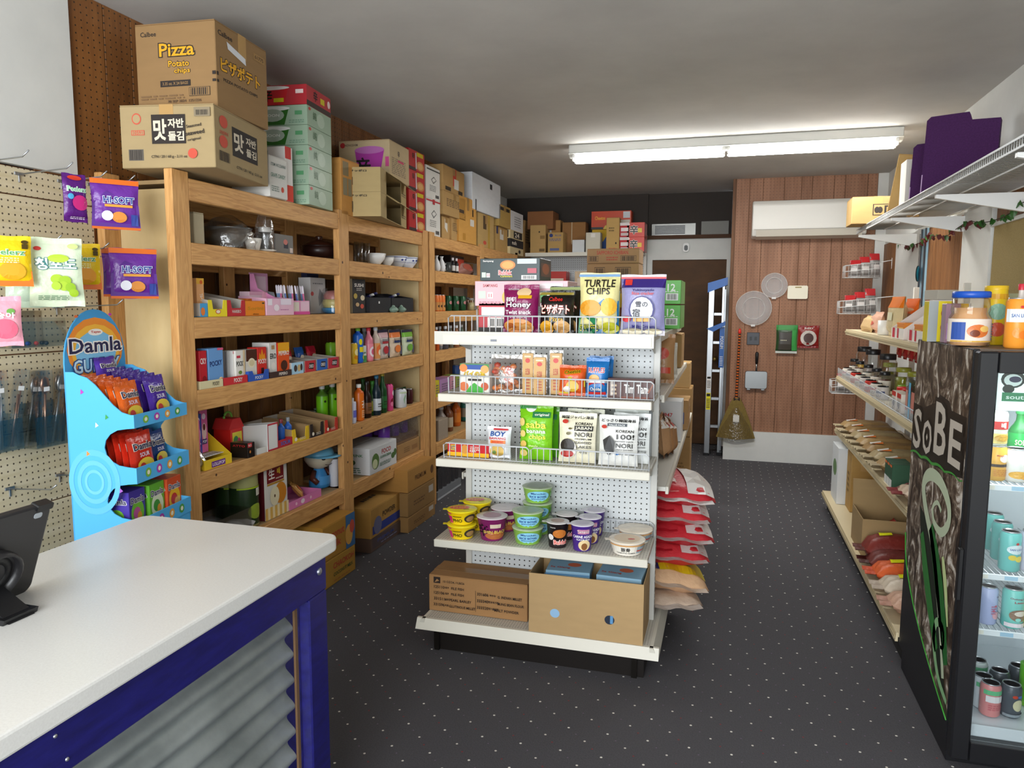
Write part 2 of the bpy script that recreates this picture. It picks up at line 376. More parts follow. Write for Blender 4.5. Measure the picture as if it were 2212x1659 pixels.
def surf(name, c1, c2, scale, stretch=(1, 1, 1), rough=.8, holes=None, holecol=(.02, .015, .01, 1), bump=.1, detail=6):
    m, t, b = newmat(name); L = t.links; tc, sp = coordsep(t)
    mp = nd(t, 'ShaderNodeMapping'); mp.inputs['Scale'].default_value = stretch; L.new(tc.outputs['Object'], mp.inputs[0])
    nz = nd(t, 'ShaderNodeTexNoise', Scale=scale, Detail=detail, Roughness=.62); L.new(mp.outputs[0], nz.inputs['Vector'])
    cr = nd(t, 'ShaderNodeMixRGB'); cr.inputs[1].default_value = lin(c1); cr.inputs[2].default_value = lin(c2)
    rp = nd(t, 'ShaderNodeMapRange'); rp.inputs[1].default_value = .3; rp.inputs[2].default_value = .7; L.new(nz.outputs[0], rp.inputs[0]); L.new(rp.outputs[0], cr.inputs[0])
    col = cr.outputs[0]
    if holes:
        ax, s, r = holes; f = dots(t, sp.outputs[ax[0]], sp.outputs[ax[1]], s, r)
        hm = nd(t, 'ShaderNodeMixRGB'); L.new(f, hm.inputs[0]); L.new(col, hm.inputs[1]); hm.inputs[2].default_value = holecol; col = hm.outputs[0]
    L.new(col, b.inputs['Base Color']); b.inputs['Roughness'].default_value = rough
    if bump:
        bp = nd(t, 'ShaderNodeBump', Strength=bump, Distance=.004); L.new(nz.outputs[0], bp.inputs['Height']); L.new(bp.outputs[0], b.inputs['Normal'])
    return m
def pine(name, stretch):
    m, t, b = newmat(name); L = t.links; tc, sp = coordsep(t)
    mp = nd(t, 'ShaderNodeMapping'); mp.inputs['Scale'].default_value = stretch; L.new(tc.outputs['Object'], mp.inputs[0])
    n1 = nd(t, 'ShaderNodeTexNoise', Scale=6.0, Detail=8.0, Distortion=1.6); L.new(mp.outputs[0], n1.inputs['Vector'])
    cr = nd(t, 'ShaderNodeValToRGB'); e = cr.color_ramp.elements; e[0].position = .25; e[0].color = lin('#b07a40'); e[1].position = .6; e[1].color = lin('#d4a062'); L.new(n1.outputs[0], cr.inputs[0])
    vo = nd(t, 'ShaderNodeTexVoronoi', Scale=8.5); L.new(tc.outputs['Object'], vo.inputs['Vector'])
    kn = mth(t, 'LESS_THAN', vo.outputs['Distance'], .075); wn = nd(t, 'ShaderNodeTexWhiteNoise'); L.new(vo.outputs['Position'], wn.inputs[0]); kk = mth(t, 'MULTIPLY', kn, mth(t, 'GREATER_THAN', wn.outputs[0], .45))
    mx = nd(t, 'ShaderNodeMixRGB'); L.new(kk, mx.inputs[0]); L.new(cr.outputs[0], mx.inputs[1]); mx.inputs[2].default_value = lin('#4a2810')
    L.new(mx.outputs[0], b.inputs['Base Color']); b.inputs['Roughness'].default_value = .6
    return m
BROWN = '#7a4a26'; BROWN2 = '#5d3618'
m_left = surf('brown_peg_panel_side', '#96612f', '#6d421c', 5, (3, 3, .35), .6, ('YZ', .03, .0035))
m_leftp = surf('brown_panel_side', '#75481f', '#523010', 6, (3, 3, .3), .6)
m_backp = surf('brown_peg_panel_back', '#a4765a', '#7d5338', 5, (3, 3, .3), .6, ('XZ', .031, .0035), (.10, .05, .03, 1))
m_rightp = surf('brown_panel_right', '#8a5c32', '#6b4320', 6, (3, 3, .3), .55)
m_white = surf('white_painted_wall', '#dcdcd8', '#cfd0cd', 2.5, rough=.7, bump=.05)
m_ceil = surf('painted_ceiling', '#c6c3be', '#b2afab', 1.1, rough=.9, bump=.25, detail=9)
m_cream = surf('cream_peg_plank', '#dccfb2', '#c9b994', 7, (2, .5, 5), .7, ('YZ', .0254, .0036), (.08, .06, .04, 1))
m_gpeg = surf('white_metal_pegboard', '#ced2d3', '#c6cacb', 2, rough=.45, holes=('XZ', .0254, .0037), bump=0)
m_gpegx = surf('white_metal_pegboard_side', '#e4e6e6', '#dcdedf', 2, rough=.45, holes=('YZ', .0254, .0037), bump=0)
m_gdeck = surf('perforated_steel_deck', '#ccc9bf', '#c2beb3', 3, rough=.45, holes=('XY', .0127, .0026), holecol=(.16, .14, .12, 1), bump=0)
m_wdoor = surf('stained_plywood_door', '#5c3c1c', '#432a10', 3, (1, 1, 2.2), .7)
m_khaki = surf('tan_woven_blind', '#a08c5a', '#8f7b4c', 60, (1, 1, 3), .9)
PINEY, PINEZ = pine('pine_rail', (10, .9, 10)), pine('pine_post', (10, 10, .9))
PLY = surf('pale_plywood', '#d6bd8c', '#c6a974', 3, (2, 2, .6), .65, bump=.05)
PLYH = surf('shelf_board', '#b79a6e', '#a4865a', 4, (1, .4, 1), .65, bump=.05)
# carpet with woven white and red flecks
m, t, b = newmat('flecked_carpet'); L = t.links; tc, sp = coordsep(t)
nz = nd(t, 'ShaderNodeTexNoise', Scale=160.0, Detail=3.0); L.new(tc.outputs['Object'], nz.inputs['Vector'])
cr = nd(t, 'ShaderNodeMixRGB'); cr.inputs[1].default_value = lin('#38363a'); cr.inputs[2].default_value = lin('#525054'); L.new(nz.outputs[0], cr.inputs[0])
col = cr.outputs[0]
for dx, dy, r, c in ((0, 0, .0046, '#e6e2d8'), (.075, .07, .0043, '#d8d2c8'), (.04, .11, .0036, '#7e2f34'), (.115, .035, .003, '#6a5a6e')):
    f = dots(t, mth(t, 'ADD', sp.outputs['X'], dx), mth(t, 'ADD', sp.outputs['Y'], dy), .15, r)
    mx = nd(t, 'ShaderNodeMixRGB'); L.new(f, mx.inputs[0]); L.new(col, mx.inputs[1]); mx.inputs[2].default_value = lin(c); col = mx.outputs[0]
L.new(col, b.inputs['Base Color']); b.inputs['Roughness'].default_value = .95
bp = nd(t, 'ShaderNodeBump', Strength=.5, Distance=.004); L.new(nz.outputs[0], bp.inputs['Height']); L.new(bp.outputs[0], b.inputs['Normal'])
CARPET = m
def S(name, mat, *bxs, parent=None):
    mb = MB()
    for q in bxs: mb.box(*q, mat)
    o = mb.build(name, parent)
    if not parent: struct(o)
    return o
S('floor', CARPET, (XL-.2, YF-.2, -.1, XR+.2, YB+.2, 0))
S('ceiling', m_ceil, (XL-.2, YF-.2, ZC, XR+.2, YB+.2, ZC+.1))
def planks(wall, mat, axis, face, a, b, z0, z1, ws, out, thick=.008):
    rnd = random.Random(5); p = a
    while p < b-.01:
        wd = min(rnd.choice(ws), b-p); mb = MB(); g = .002
        if axis == 'y': mb.box(face, p+g, z0, face+out*thick, p+wd-g, z1, mat, .0015)
        else: mb.box(p+g, face, z0, p+wd-g, face+out*thick, z1, mat, .0015)
        mb.build('plank', wall); p += wd
wl = S('wall_left', M('#2a1a0c', 'matte'), (XL-.15, YF, 0, XL-.008, 6.9, ZC)); planks(wl, m_left, 'y', XL-.008, 2.3, 2.68, 0, ZC, (.1, .2), 1)
planks(wl, m_left, 'y', XL-.008, 2.68, 6.9, 2.05, ZC, (.1, .2, .15), 1); planks(wl, m_leftp, 'y', XL-.008, 2.68, 6.9, 0, 2.05, (.1, .15, .12), 1)
S('wall_left_rear', m_white, (XL-.15, 6.9, 0, XL, YB, ZC))
S('trim_1', m_white, (XL-.008, YF, 2.13, XL+.025, 2.48, ZC))                     # white upper wall by the pegboard
S('trim_2', M('#6a3f22'), (XL-.008, 2.48, 2.13, XL+.022, 2.486, ZC))
# storefront behind the camera: two big panes between posts, daylight outside
wf = S('wall_front', m_white, (XL, YF-.15, 0, XR, YF, .5), (XL, YF-.15, 2.6, XR, YF, ZC), (XL, YF-.15, .5, -2.5, YF, 2.6), (.7, YF-.15, .5, XR, YF, 2.6))
for k, (a, b_) in enumerate(((-2.5, -.95), (-.9, .7))):
    wn = S('window_%d' % (k+1), M('#dfe6e8', 'glass'), (a, YF-.08, .5, b_, YF-.075, 2.6))
S('trim_3', M('#c9cccd', 'metal'), (-.95, YF-.12, .5, -.90, YF-.02, 2.6))
# right wall: white band above, brown panelling and white pilasters below
wr = S('wall_right', m_white, (XR, YF, 0, XR+.15, YB, ZC))
planks(wr, m_rightp, 'y', XR, 5.375, 6.29, 0, 2.2, (.2, .1, .15), -1); planks(wr, m_rightp, 'y', XR, 7.31, 7.95, 0, 2.2, (.12,), -1)
planks(wr, m_rightp, 'y', XR, 3.4, 4.83, 2.08, 2.45, (.09, .12), -1)
S('trim_4', m_white, (XR-.03, 6.45, 0, XR-.001, 7.3, 2.2)); S('trim_5', m_white, (XR-.03, 4.84, 0, XR-.001, 5.37, 2.2))
w3 = S('window_3', M('#9fc4d8', 'gloss'), (XR-.02, 6.30, 1.35, XR-.004, 6.44, 2.2)); S('window_frame', M('#3a4048', 'plastic'), (XR-.03, 6.30, 1.35, XR-.02, 6.32, 2.2), (XR-.03, 6.42, 1.35, XR-.02, 6.44, 2.2), parent=w3)
w4 = S('window_4', m_khaki, (XR-.025, 3.3, 1.2, XR-.004, 4.80, 2.06)); S('head_rail', M('#d9dad8'), (XR-.04, 3.3, 2.06, XR-.002, 4.82, 2.08), parent=w4)
# back partition with pegboard panelling, white base
wb = S('wall_back', m_leftp, (.03, 7.975, 0, XR, YB, ZC)); planks(wb, m_backp, 'x', 7.975, .06, 1.37, .3, ZC, (.2, .1, .13, .16), -1)
S('trim_6', m_leftp, (.03, 7.955, .3, .06, 7.975, ZC)); S('trim_7', m_white, (1.37, 7.955, .3, XR, 7.975, ZC))
S('baseboard_back', m_white, (.02, 7.93, 0, XR, 7.965, .305))
S('wall_rear', m_white, (XL-.15, YB, 0, -.9, YB+.1, 2.2), (-.9, YB, 2.19, .03, YB+.1, 2.36))
S('trim_8', M('#4a2c14'), (-.95, YB-.05, 2.36, .03, YB+.1, 2.40))
wu = S('wall_rear_upper', M('#3a3430', 'matte'), (-.9, YB+.05, 2.40, .03, YB+.1, ZC), (XL-.15, YB, 2.2, -.9, YB+.1, ZC))
d1 = S('door_1', m_wdoor, (-.83, YB-.045, .01, -.01, YB-.005, 2.12)); S('wall_door_backing', M('#201810'), (-.9, YB+.02, 0, .03, YB+.1, 2.19))
kb = MB(); kb.lathe([(.001, 0), (.03, .003), (.03, .01), (.012, .02), (.012, .04), (.028, .055), (.02, .08), (.001, .082)], M('#b9a060', 'metal'), 16); kb.build('door_handle', d1, (-.10, YB-.045, 1.0), rot=(math.pi/2, 0, 0))
S('trim_9', m_white, (-.89, YB-.08, 0, -.83, YB+.03, 2.19), (-.01, YB-.08, 0, .03, YB+.03, 2.19), (-.83, YB-.08, 2.12, -.01, YB+.03, 2.19))
# ---------------------------------------------------------------- ceiling light
tl = empty('fluorescent_light', 'long white twin-tube fluorescent light glowing on the ceiling', 'ceiling light', (0, 6.0, ZC))
mb = MB(); mb.box(-1.25, -.07, -.07, 1.17, .07, -.001, M('#c9c9c4', 'plastic'), .006); mb.prism([(-.07, -.07), (.07, -.07), (.03, -.095), (-.03, -.095)], -1.25, 1.17, 'x', M('#d6d6d0', 'plastic')); mb.build('housing', tl)
E_T = emis('fluorescent_tube_glow', (1, 1, .97), 26)
for s_ in (-1, 1):
    for a, b_ in ((-1.21, -.06), (-.02, 1.13)):
        mb = MB(); mb.tube([(a, s_*.05, -.115), (b_, s_*.05, -.115)], .017, E_T, 10); tb = mb.build('tube', tl)
        for q in (a, b_):
            k = MB(); k.box(q-.012, s_*.05-.012, -.13, q+.012, s_*.05+.012, -.08, M('#e0e0dc', 'plastic'), .002); k.build('lamp_holder', tl)
# ================================================================ wooden shelving along the left wall
XF, XBK = -2.2, -2.596
ZR = [2.14, 1.872, 1.553, 1.236, .866, .492]
PY = [(2.58, 2.68), (3.94, 4.06), (5.2, 5.3), (5.33, 5.43), (6.56, 6.66), (7.72, 7.82)]
def unit(label, posts, panels, bays):
    u = empty('wooden_shelving', label, 'shelf', (XF, PY[posts[0]][0], 0)); ox, oy = XF, PY[posts[0]][0]
    def B(name, m, *b, bev=.003):
        mb = MB(); mb.box(b[0]-ox, b[1]-oy, b[2], b[3]-ox, b[4]-oy, b[5], m, bev); return mb.build(name, u)
    for k in posts:
        a, b = PY[k]; B('post', PINEZ, XF-.04, a, 0, XF, b, 2.165); B('back_post', PINEZ, XBK, a, 0, XBK+.04, b, 2.165)
    for a, b in bays:
        for z in ZR:
            B('rail', PINEY, XF-.038, a, z-.092, XF-.001, b, z); B('shelf_board', PLYH, XBK+.001, a, z-.018, XF-.0385, b, z-.001, bev=.001)
            B('back_rail', PINEY, XBK+.001, a, z-.1, XBK+.035, b, z-.0185)
        mid = (a+b)/2+.05; B('back_stud', PINEZ, XBK+.0355, mid-.045, .1, XBK+.07, mid+.045, 2.02)
    for y in panels: B("side_panel", PLY, XBK+.041, y, .05, XF-.041, y+.012, 2.1, bev=.001)
    return u
unit('tall pine shelving with a pale plywood end, nearest the counter', (0, 1, 2), (2.668, 5.201), ((2.681, 3.938), (4.062, 5.186)))
unit('far pine shelving half hidden behind the white shop gondola', (3, 4, 5), (5.418,), ((5.444, 6.558), (6.662, 7.718)))
def L(row, pl, prr, pt, d=.15, sb=.02, z=None, gap=.0008):
    """slot on the left shelving from pixel columns of the front face and pixel row of its top"""
    x = XF-sb; zz = (ZR[row] if row is not None else 0) if z is None else z; zz += gap
    y0, y1 = ysol(pl, x, zz), ysol(prr, x, zz); h = max(.012, zsol(pt, x, (y0+y1)/2)-zz)
    return ((x-d/2, (y0+y1)/2, zz), math.pi/2, abs(y1-y0), d, h)
# ================================================================ white shop gondola in the middle of the floor
GY, GP = 3.03, 3.37                       # front lips, pegboard end panel
GXL, GXR = -1.205, -.275
STEEL, STEEL2, LIP = M('#cfcdc5', 'plastic'), M('#c6c5bf', 'plastic'), M('#d5d1c4', 'plastic')
WIRE = M('#c4c7ca', 'plastic'); DARK = M('#181310', 'plastic')
g = empty('shop_gondola', 'white steel shop gondola with pegboard end and five shelves', 'shelf', ((GXL+GXR)/2, 4.6, 0))
def GB(name, m, *b, bev=0, par=None):
    mb = MB(); mb.box(b[0]-g.location.x, b[1]-g.location.y, b[2], b[3]-g.location.x, b[4]-g.location.y, b[5], m, bev); return mb.build(name, par or g)
GZ = [1.487, 1.222, .928, .555]
GB('back_panel', m_gpeg, GXL+.03, GP, .14, GXR-.03, GP+.012, 1.47)
for x in (GXL, GXR-.03):
    up = GB('upright', STEEL2, x, GP-.012, .02, x+.03, GP+.03, 1.475, bev=.002)
    sl = MB()
    for k in range(44):
        for xx in ((x-.0006 if x < -1 else x+.0306),): sl.box(xx-g.location.x-.0004, GP-.004-g.location.y, .2+k*.028, xx-g.location.x+.0004, GP+.004-g.location.y, .216+k*.028, DARK)
    sl.build('slots', up)
for k, z in enumerate(GZ):
    x0, x1 = GXL+.005-(.012*k), GXR-.005
    s_ = GB('shelf', m_gdeck, x0, GY+.004, z-.02, x1, GP-.013, z-.001); GB('shelf_lip', LIP, x0-.002, GY-.012, z-.036, x1+.002, GY+.003, z-.001, bev=.003, par=s_)
    for x in (x0+.02, x1-.02):
        q = MB(); q.prism([(GY+.03-4.6, z-.021), (GP-.013-4.6, z-.021), (GP-.013-4.6, z-.09), (GP-.05-4.6, z-.085)], x-.002-g.location.x, x+.002-g.location.x, 'x', STEEL2); q.build('bracket', s_)
# long price strip on the top shelf
GB('price_strip', M('#dcd7c4', 'plastic'), GXL+.02, GY-.017, 1.446, GXR-.01, GY-.013, 1.484); GB('price_strip_backing', M('#c9c7be', 'plastic'), GXL-.022, GY-.0125, 1.44, GXR+.0, GY-.0122, 1.497)
for px, c in ((985, '#f2ecd0'), (1102, '#f5efd6'), (1066, '#8b8f98')):
    x = xsol(px, GY-.019, 1.455); GB('price_tag', M(c), x-.014, GY-.0185, 1.44 if c != '#8b8f98' else 1.456, x+.014, GY-.0175, 1.462 if c != '#8b8f98' else 1.466)
# base deck with mitred kick lip and dark plinth
b_ = GB('base_deck', m_gdeck, -1.31, 3.07, .13, -.255, GP, .15); q = MB()
gx, gy = g.location.x, g.location.y
q.prism([(3.045-gy, .105), (3.07-gy, .151), (3.085-gy, .151), (3.085-gy, .105)], -1.345-gx, -.225-gx, 'x', LIP); q.build('base_lip', b_)
for x in (-1.345, -.225):
    q = MB(); sg = 1 if x < -1 else -1; q.prism([(x-gx, .105), (x+sg*.025-gx, .151), (x+sg*.04-gx, .151), (x+sg*.04-gx, .105)], 3.06-gy, 6.5-gy, 'y', LIP); q.build('base_lip', b_)
GB('side_deck', m_gdeck, -.7, GP+.001, .13, -.26, 6.5, .149); GB('side_deck', m_gdeck, -1.31, GP+.001, .13, -.74, 6.5, .149)
GB('plinth', DARK, -1.27, 3.09, 0, -.29, 6.45, .129)
for x in (-1.25, -.33): GB('plinth_foot', M('#3a3632', 'metal'), x-.012, 3.075, 0, x+.012, 3.089, .1)
GB('spine', m_gpegx, -.745, GP+.0125, .15, -.735, 6.3, 1.46)
for z, xr, ye in ((1.475, -.30, 5.15), (1.2, -.27, 5.45), (.77, -.24, 5.9)):
    for sg in (1, -1):
        xa, xb = (-.734, xr) if sg > 0 else (-1.24, -.746)
        s_ = GB('side_shelf', STEEL, xa, GP+.06, z-.02, xb, ye, z); xl = xb if sg > 0 else xa
        GB('shelf_lip', LIP, xl-.003, GP+.06, z-.034, xl+.012*sg, ye, z+.002, bev=.002, par=s_)
# wire fences
def fence(name, x0, x1, y, z0, z1, step, hook=True):
    mb = MB(); X = lambda x: x-gx
    mb.tube([(X(x0), y-gy+.04, z0), (X(x0), y-gy, z0), (X(x0), y-gy, z1-.01), (X(x0+.012), y-gy, z1), (X(x1-.012), y-gy, z1), (X(x1), y-gy, z1-.01), (X(x1), y-gy, z0), (X(x1), y-gy+.04, z0)], .0034, WIRE)
    mb.tube([(X(x0), y-gy, z0+.004), (X(x1), y-gy, z0+.004)], .002, WIRE); n = int((x1-x0)/step)
    for k in range(1, n): mb.tube([(X(x0+(x1-x0)*k/n), y-gy, z0+.002), (X(x0+(x1-x0)*k/n), y-gy, z1)], .0023, WIRE, 5)
    return mb.build(name, g)
fence('wire_fence', -1.17, -.272, GY+.012, 1.489, 1.565, .027); fence('wire_fence', -1.17, -.272, GY+.008, 1.224, 1.302, .027)
fence('wire_fence', -1.195, -.80, GY+.01, .93, .998, .027); fence('wire_fence', -.79, -.285, GY+.01, .93, .998, .027)
fence('wire_fence', -.78, -.285, GP-.03, .557, .62, .022)
fence('wire_fence', -1.15, -.9, GP+.0, 1.489, 1.60, .03)
def G(z, pl, prr, pt, d, yf, gap=.0008):
    z += gap; x0, x1 = xsol(pl, yf, z), xsol(prr, yf, z); h = max(.01, zsol(pt, (x0+x1)/2, yf)-z)
    return (((x0+x1)/2, yf+d/2, z), 0, x1-x0, d, h)
# ---- base shelf
P = G(.151, 927, 1139, 1252, .2, 3.16)
carton(P, 'cardboard_box', 'brown carton listing fish, barley and millet, on gondola base', '#a3794c', {'front': [('r', .05, .78, .12, .95, '#2a1c14'), ('p', ((.06, .8), (.085, .9), (.11, .85)), '#a3794c'), ('t', '10 OZ/24, /1LB/26', .26, .84, .07, '#2a1c14'),
    ('t', '125110', .11, .68, .08, '#2a1c14'), ('t', '대구', .19, .68, .06, '#2a1c14'), ('t', 'FILE FISH', .30, .68, .07, '#2a1c14'), ('t', '125106', .11, .52, .08, '#2a1c14'), ('t', '대구', .19, .52, .06, '#2a1c14'), ('t', 'FILE FISH', .30, .52, .07, '#2a1c14'),
    ('t', '331511', .11, .36, .08, '#2a1c14'), ('t', '율무', .19, .36, .06, '#2a1c14'), ('t', 'PEARL BARLEY', .33, .36, .07, '#2a1c14'), ('t', '331596', .11, .20, .08, '#2a1c14'), ('t', '차조', .19, .20, .06, '#2a1c14'), ('t', 'GLUTINOUS MILLET', .35, .19, .07, '#2a1c14', .27),
    ('r', .485, .12, .488, .7, '#2a1c14'), ('t', '331606', .56, .62, .08, '#2a1c14'), ('t', '차수수', .66, .62, .06, '#2a1c14'), ('t', 'G. INDIAN MILLET', .83, .60, .07, '#2a1c14', .24), ('t', '333340', .56, .44, .08, '#2a1c14'), ('t', '청포묵가루', .67, .44, .06, '#2a1c14'), ('t', 'MUNG BEAN FLOUR', .84, .42, .07, '#2a1c14', .26),
    ('t', '333320', .56, .26, .08, '#2a1c14'), ('t', '엿기름가루', .67, .26, .06, '#2a1c14'), ('t', 'MALT POWDER', .80, .24, .07, '#2a1c14')]}, tape='#94704a')
P = G(.151, 1142, 1388, 1250, .27, 3.075); loc, rz, w_, d_, h_ = P; dzb = h_-.192
ob = opened(P, 'cardboard_box', 'open tan carton with two round holes on gondola base', '#b39468', A={'front': [('e', .235, .36, .043, .075, '#8fb6d8'), ('e', .715, .36, .043, .075, '#1a2638'), ('p', ((.72, .3), (.745, .3), (.745, .43), (.72, .43)), '#5d93c2')]}, flaps=())
for k, (x, y, z, w2, h2, rz2, lb) in enumerate(((-.11, -.02, .06, .2, .10, .05, 'bottom'), (-.11, .0, .161, .2, .05, .0, 'middle'), (.14, .02, .02, .2, .185, -.04, 'right-hand'), (-.10, .03, .212, .2, .03, .06, 'top'))):
    pbox(((loc[0]+x, loc[1]+y, loc[2]+z-.055+dzb if k != 2 else loc[2]+.005+dzb), rz2, w2, .18, h2), 'snack_box', 'pale blue snack box with red crab print, %s one inside the open carton' % lb, '#8db4cc', {'top': [('e', .6, .5, .16, .14, '#d9683f'), ('t', 'Sa Giang', .3, .25, .14, '#c8452c'), ('r', 0, .85, 1, 1, '#5d93c2')], 'front': [('r', 0, .4, 1, .6, '#5d93c2')]}, group='blue snack boxes in the open carton')
# ---- noodle bowls and cups
Z4 = .556
def bowlP(px, yf, z=Z4): return ((xsol(px, yf, z), yf, z), .3, 0, 0, 0)
PHO = [('r', 0, 0, .2, 1, '#d9297c'), ('r', 0, .72, .5, .9, '#e8c200'), ('t', 'PHO', .38, .32, .34, '#231a10', None, None), ('e', .78, .5, .2, .42, '#3a3428'), ('e', .78, .45, .14, .28, '#a8854f'), ('r', .25, .68, .5, .76, '#5a4a10')]
PHOL = [('e', .42, .6, .34, .2, '#e86a6a'), ('t', 'PHO', .42, .6, .16, '#f7e23c'), ('r', .55, .35, .75, .4, '#5a4a10')]
SHIN = [('t', '辛', .22, .5, .62, '#1b1018'), ('e', .62, .22, .34, .2, '#b56a3a'), ('r', .45, .62, .75, .82, '#d9c7b0'), ('t', 'SHIN BLACK', .6, .42, .16, '#e7c95a')]
RICE = [('r', 0, .0, 1, .12, '#7fb24a'), ('e', .5, .5, .34, .46, '#8fd0ea'), ('t', 'Maruchan', .5, .74, .14, '#1c2f7a', .4), ('t', 'RICE BOWL', .5, .46, .17, '#13358c', .5), ('t', 'MICROWAVE RICE', .5, .26, .08, '#13358c', .4), ('r', .85, .3, 1, .8, '#5da13a')]
BUL = [('r', 0, 0, 1, .12, '#2a2022'), ('t', 'Buldak', .62, .22, .2, '#e23b2c', .6, '#fff3ea'), ('e', .55, .62, .26, .2, '#c3742f'), ('t', 'Samyang', .3, .9, .06, '#e9e4df'), ('e', .2, .45, .12, .14, '#e8e4e0')]
CAR = [('r', .3, .72, .72, .92, '#c98aa8'), ('t', "Tampico", .5, .82, .12, '#f5efe8', .44, '#7c1f4a'), ('t', 'CARNE ASADA', .5, .60, .12, '#fff', .8), ('t', 'FLAVOR RICE', .5, .47, .07, '#fff', .5), ('e', .55, .22, .24, .24, '#e8cf9e'), ('e', .55, .16, .12, .16, '#8a5a34')]
CAR = [tuple('#ffffff' if q == '#fff' else q for q in e) for e in CAR]
TON = [('r', .1, .05, .62, .85, '#f3eee2'), ('t', '豚骨', .4, .5, .4, '#1a1512'), ('t', 'TONKOTSU RAMEN', .4, .15, .14, '#1a1512', .5), ('r', .68, .1, .95, .8, '#9db0bb'), ('r', .68, .3, .95, .45, '#c8452c'), ('r', 0, .88, 1, 1, '#e0a25a')]
gp = 'noodle bowls on the gondola'
hp = .062
for z, lb in ((Z4, 'lower'), (Z4+hp+.006, 'upper')):
    cup(bowlP(998, 3.09, z), 'noodle_bowl', 'yellow noodle bowl with pink panel, %s of the front stacked pair' % lb, '#f2cf16', '#f0df20', PHO, .068, .05, hp, gp, PHOL, 'bowl')
cup(bowlP(1032, 3.24, Z4), 'noodle_bowl', 'yellow noodle bowl underneath, behind the stacked yellow pair', '#f2cf16', '#f0df20', PHO, .068, .05, hp, gp, PHOL, 'bowl'); cup(bowlP(1031, 3.24, Z4+hp+.006), 'noodle_bowl', 'yellow noodle bowl with wide lid, behind the stacked yellow pair', '#f2cf16', '#f0df20', PHO, .068, .05, hp, gp, PHOL, 'bowl')
cup(bowlP(1063, 3.11), 'noodle_bowl', 'purple noodle bowl with black character beside the yellow bowls', '#7d1f5c', '#d9cfd2', SHIN, .07, .05, .105, gp, [('e', .5, .5, .3, .3, '#b08a98')], 'bowl', False)
cup(bowlP(1092, 3.26), 'noodle_bowl', 'purple noodle bowl in the second row, by the fence', '#7d1f5c', '#d9cfd2', SHIN, .07, .05, .105, gp, None, 'bowl', False)
rb = [(1140, 3.11, 2, 'front'), (1161, 3.26, 3, 'rear')]
for px, y, n, w2 in rb:
    for k in range(n): cup(bowlP(px, y, Z4+k*.075), 'noodle_bowl', 'green and blue rice bowl, %s of the %s stack' % (('bottom', 'middle' if n > 2 else 'top', 'top')[k], w2), '#8fbf52', '#b9c8a8', RICE, .07, .054, .069, gp, [('e', .5, .5, .36, .36, '#a9b8a2')], 'bowl', False)
cup(bowlP(1204, 3.09), 'noodle_cup', 'black and red noodle cup in front of the back fence', '#1d1517', '#d8d2d0', BUL, .05, .037, .112, 'noodle cups on the gondola', [('e', .5, .5, .3, .3, '#b79c90')])
cup(bowlP(1224, 3.215), 'noodle_cup', 'black noodle cup half hidden behind the black and red one', '#1d1517', '#d8d2d0', BUL, .05, .037, .112, 'noodle cups on the gondola', None)
for px, y, lb in ((1257, 3.08, 'front'), (1274, 3.19, 'middle'), (1283, 3.30, 'rear')):
    cup(bowlP(px, y), 'noodle_cup', 'purple rice cup with white lettering, %s of three' % lb, '#4a2a86', '#dedae2', CAR, .05, .037, .115, 'purple rice cups', [('e', .5, .5, .32, .32, '#c9c2d2')])
cup(bowlP(1354, 3.10), 'noodle_bowl', 'shallow white noodle bowl with orange rim, nearest the shelf edge', '#f0e9de', '#e9dcc8', TON, .078, .058, .058, gp, [('e', .5, .5, .36, .36, '#e2c9a8'), ('e', .6, .4, .1, .06, '#c8452c')], 'bowl')
cup(bowlP(1372, 3.26), 'noodle_bowl', 'shallow white noodle bowl set behind the front one', '#f0e9de', '#e9dcc8', TON, .078, .058, .058, gp, None, 'bowl')
# ---- third shelf
Z3 = .929
pbox(G(Z3, 967, 1056, 958, .09, 3.09), 'cracker_box', 'red and yellow cracker box behind the wire fence', '#c9202a', {'front': [('r', 0, 0, 1, .3, '#f0b820'), ('r', .08, .42, .2, .85, '#e6c22c'), ('t', 'RITZ', .14, .62, .3, '#1f3f93', .1), ('e', .42, .55, .08, .35, '#d9963f'), ('n', .55, .5, .78, .85, '#f3e6d8', 3), ('t', '8 packs', .62, .42, .16, '#ffffff')]}, kind='gloss', top='#d8d2c4')
pouch(G(Z3, 1048, 1100, 924, .05, 3.085), 'snack_bag', 'small white snack bag with blue and red lettering', '#e4e6ea', [('t', 'BOY', .5, .78, .15, '#1c4fa0', .62), ('t', 'BAWANG', .5, .64, .08, '#c8282c', .7), ('r', .2, .48, .85, .58, '#e8781c'), ('t', 'ASSORTED', .52, .53, .06, '#c8282c', .5), ('e', .5, .24, .3, .18, '#d9b45a'), ('e', .4, .2, .08, .06, '#6a8a3a'), ('r', .3, .9, .9, .95, '#c8282c')], lean=4)
SABA = [('r', 0, .9, .5, 1, '#2f8a3a'), ('e', .35, .93, .16, .08, '#f3f2ea'), ('t', "sun's tropics", .35, .94, .03, '#3a7a3a', .22), ('r', .42, .76, .95, .86, '#2a7a48'), ('t', 'original', .7, .81, .055, '#f4f4e8', .42), ('t', 'saba', .55, .64, .12, '#f5e13a', .62), ('t', 'banana', .56, .53, .075, '#f4f4e8', .58), ('t', 'chips', .6, .42, .10, '#f5e13a', .52), ('e', .12, .68, .09, .07, '#e3c878'), ('e', .15, .48, .09, .06, '#e3c878'), ('e', .18, .3, .1, .06, '#d9b45a'), ('e', .2, .14, .12, .06, '#e3c878'), ('t', 'thinly', .5, .27, .04, '#dff0a0', .3)]
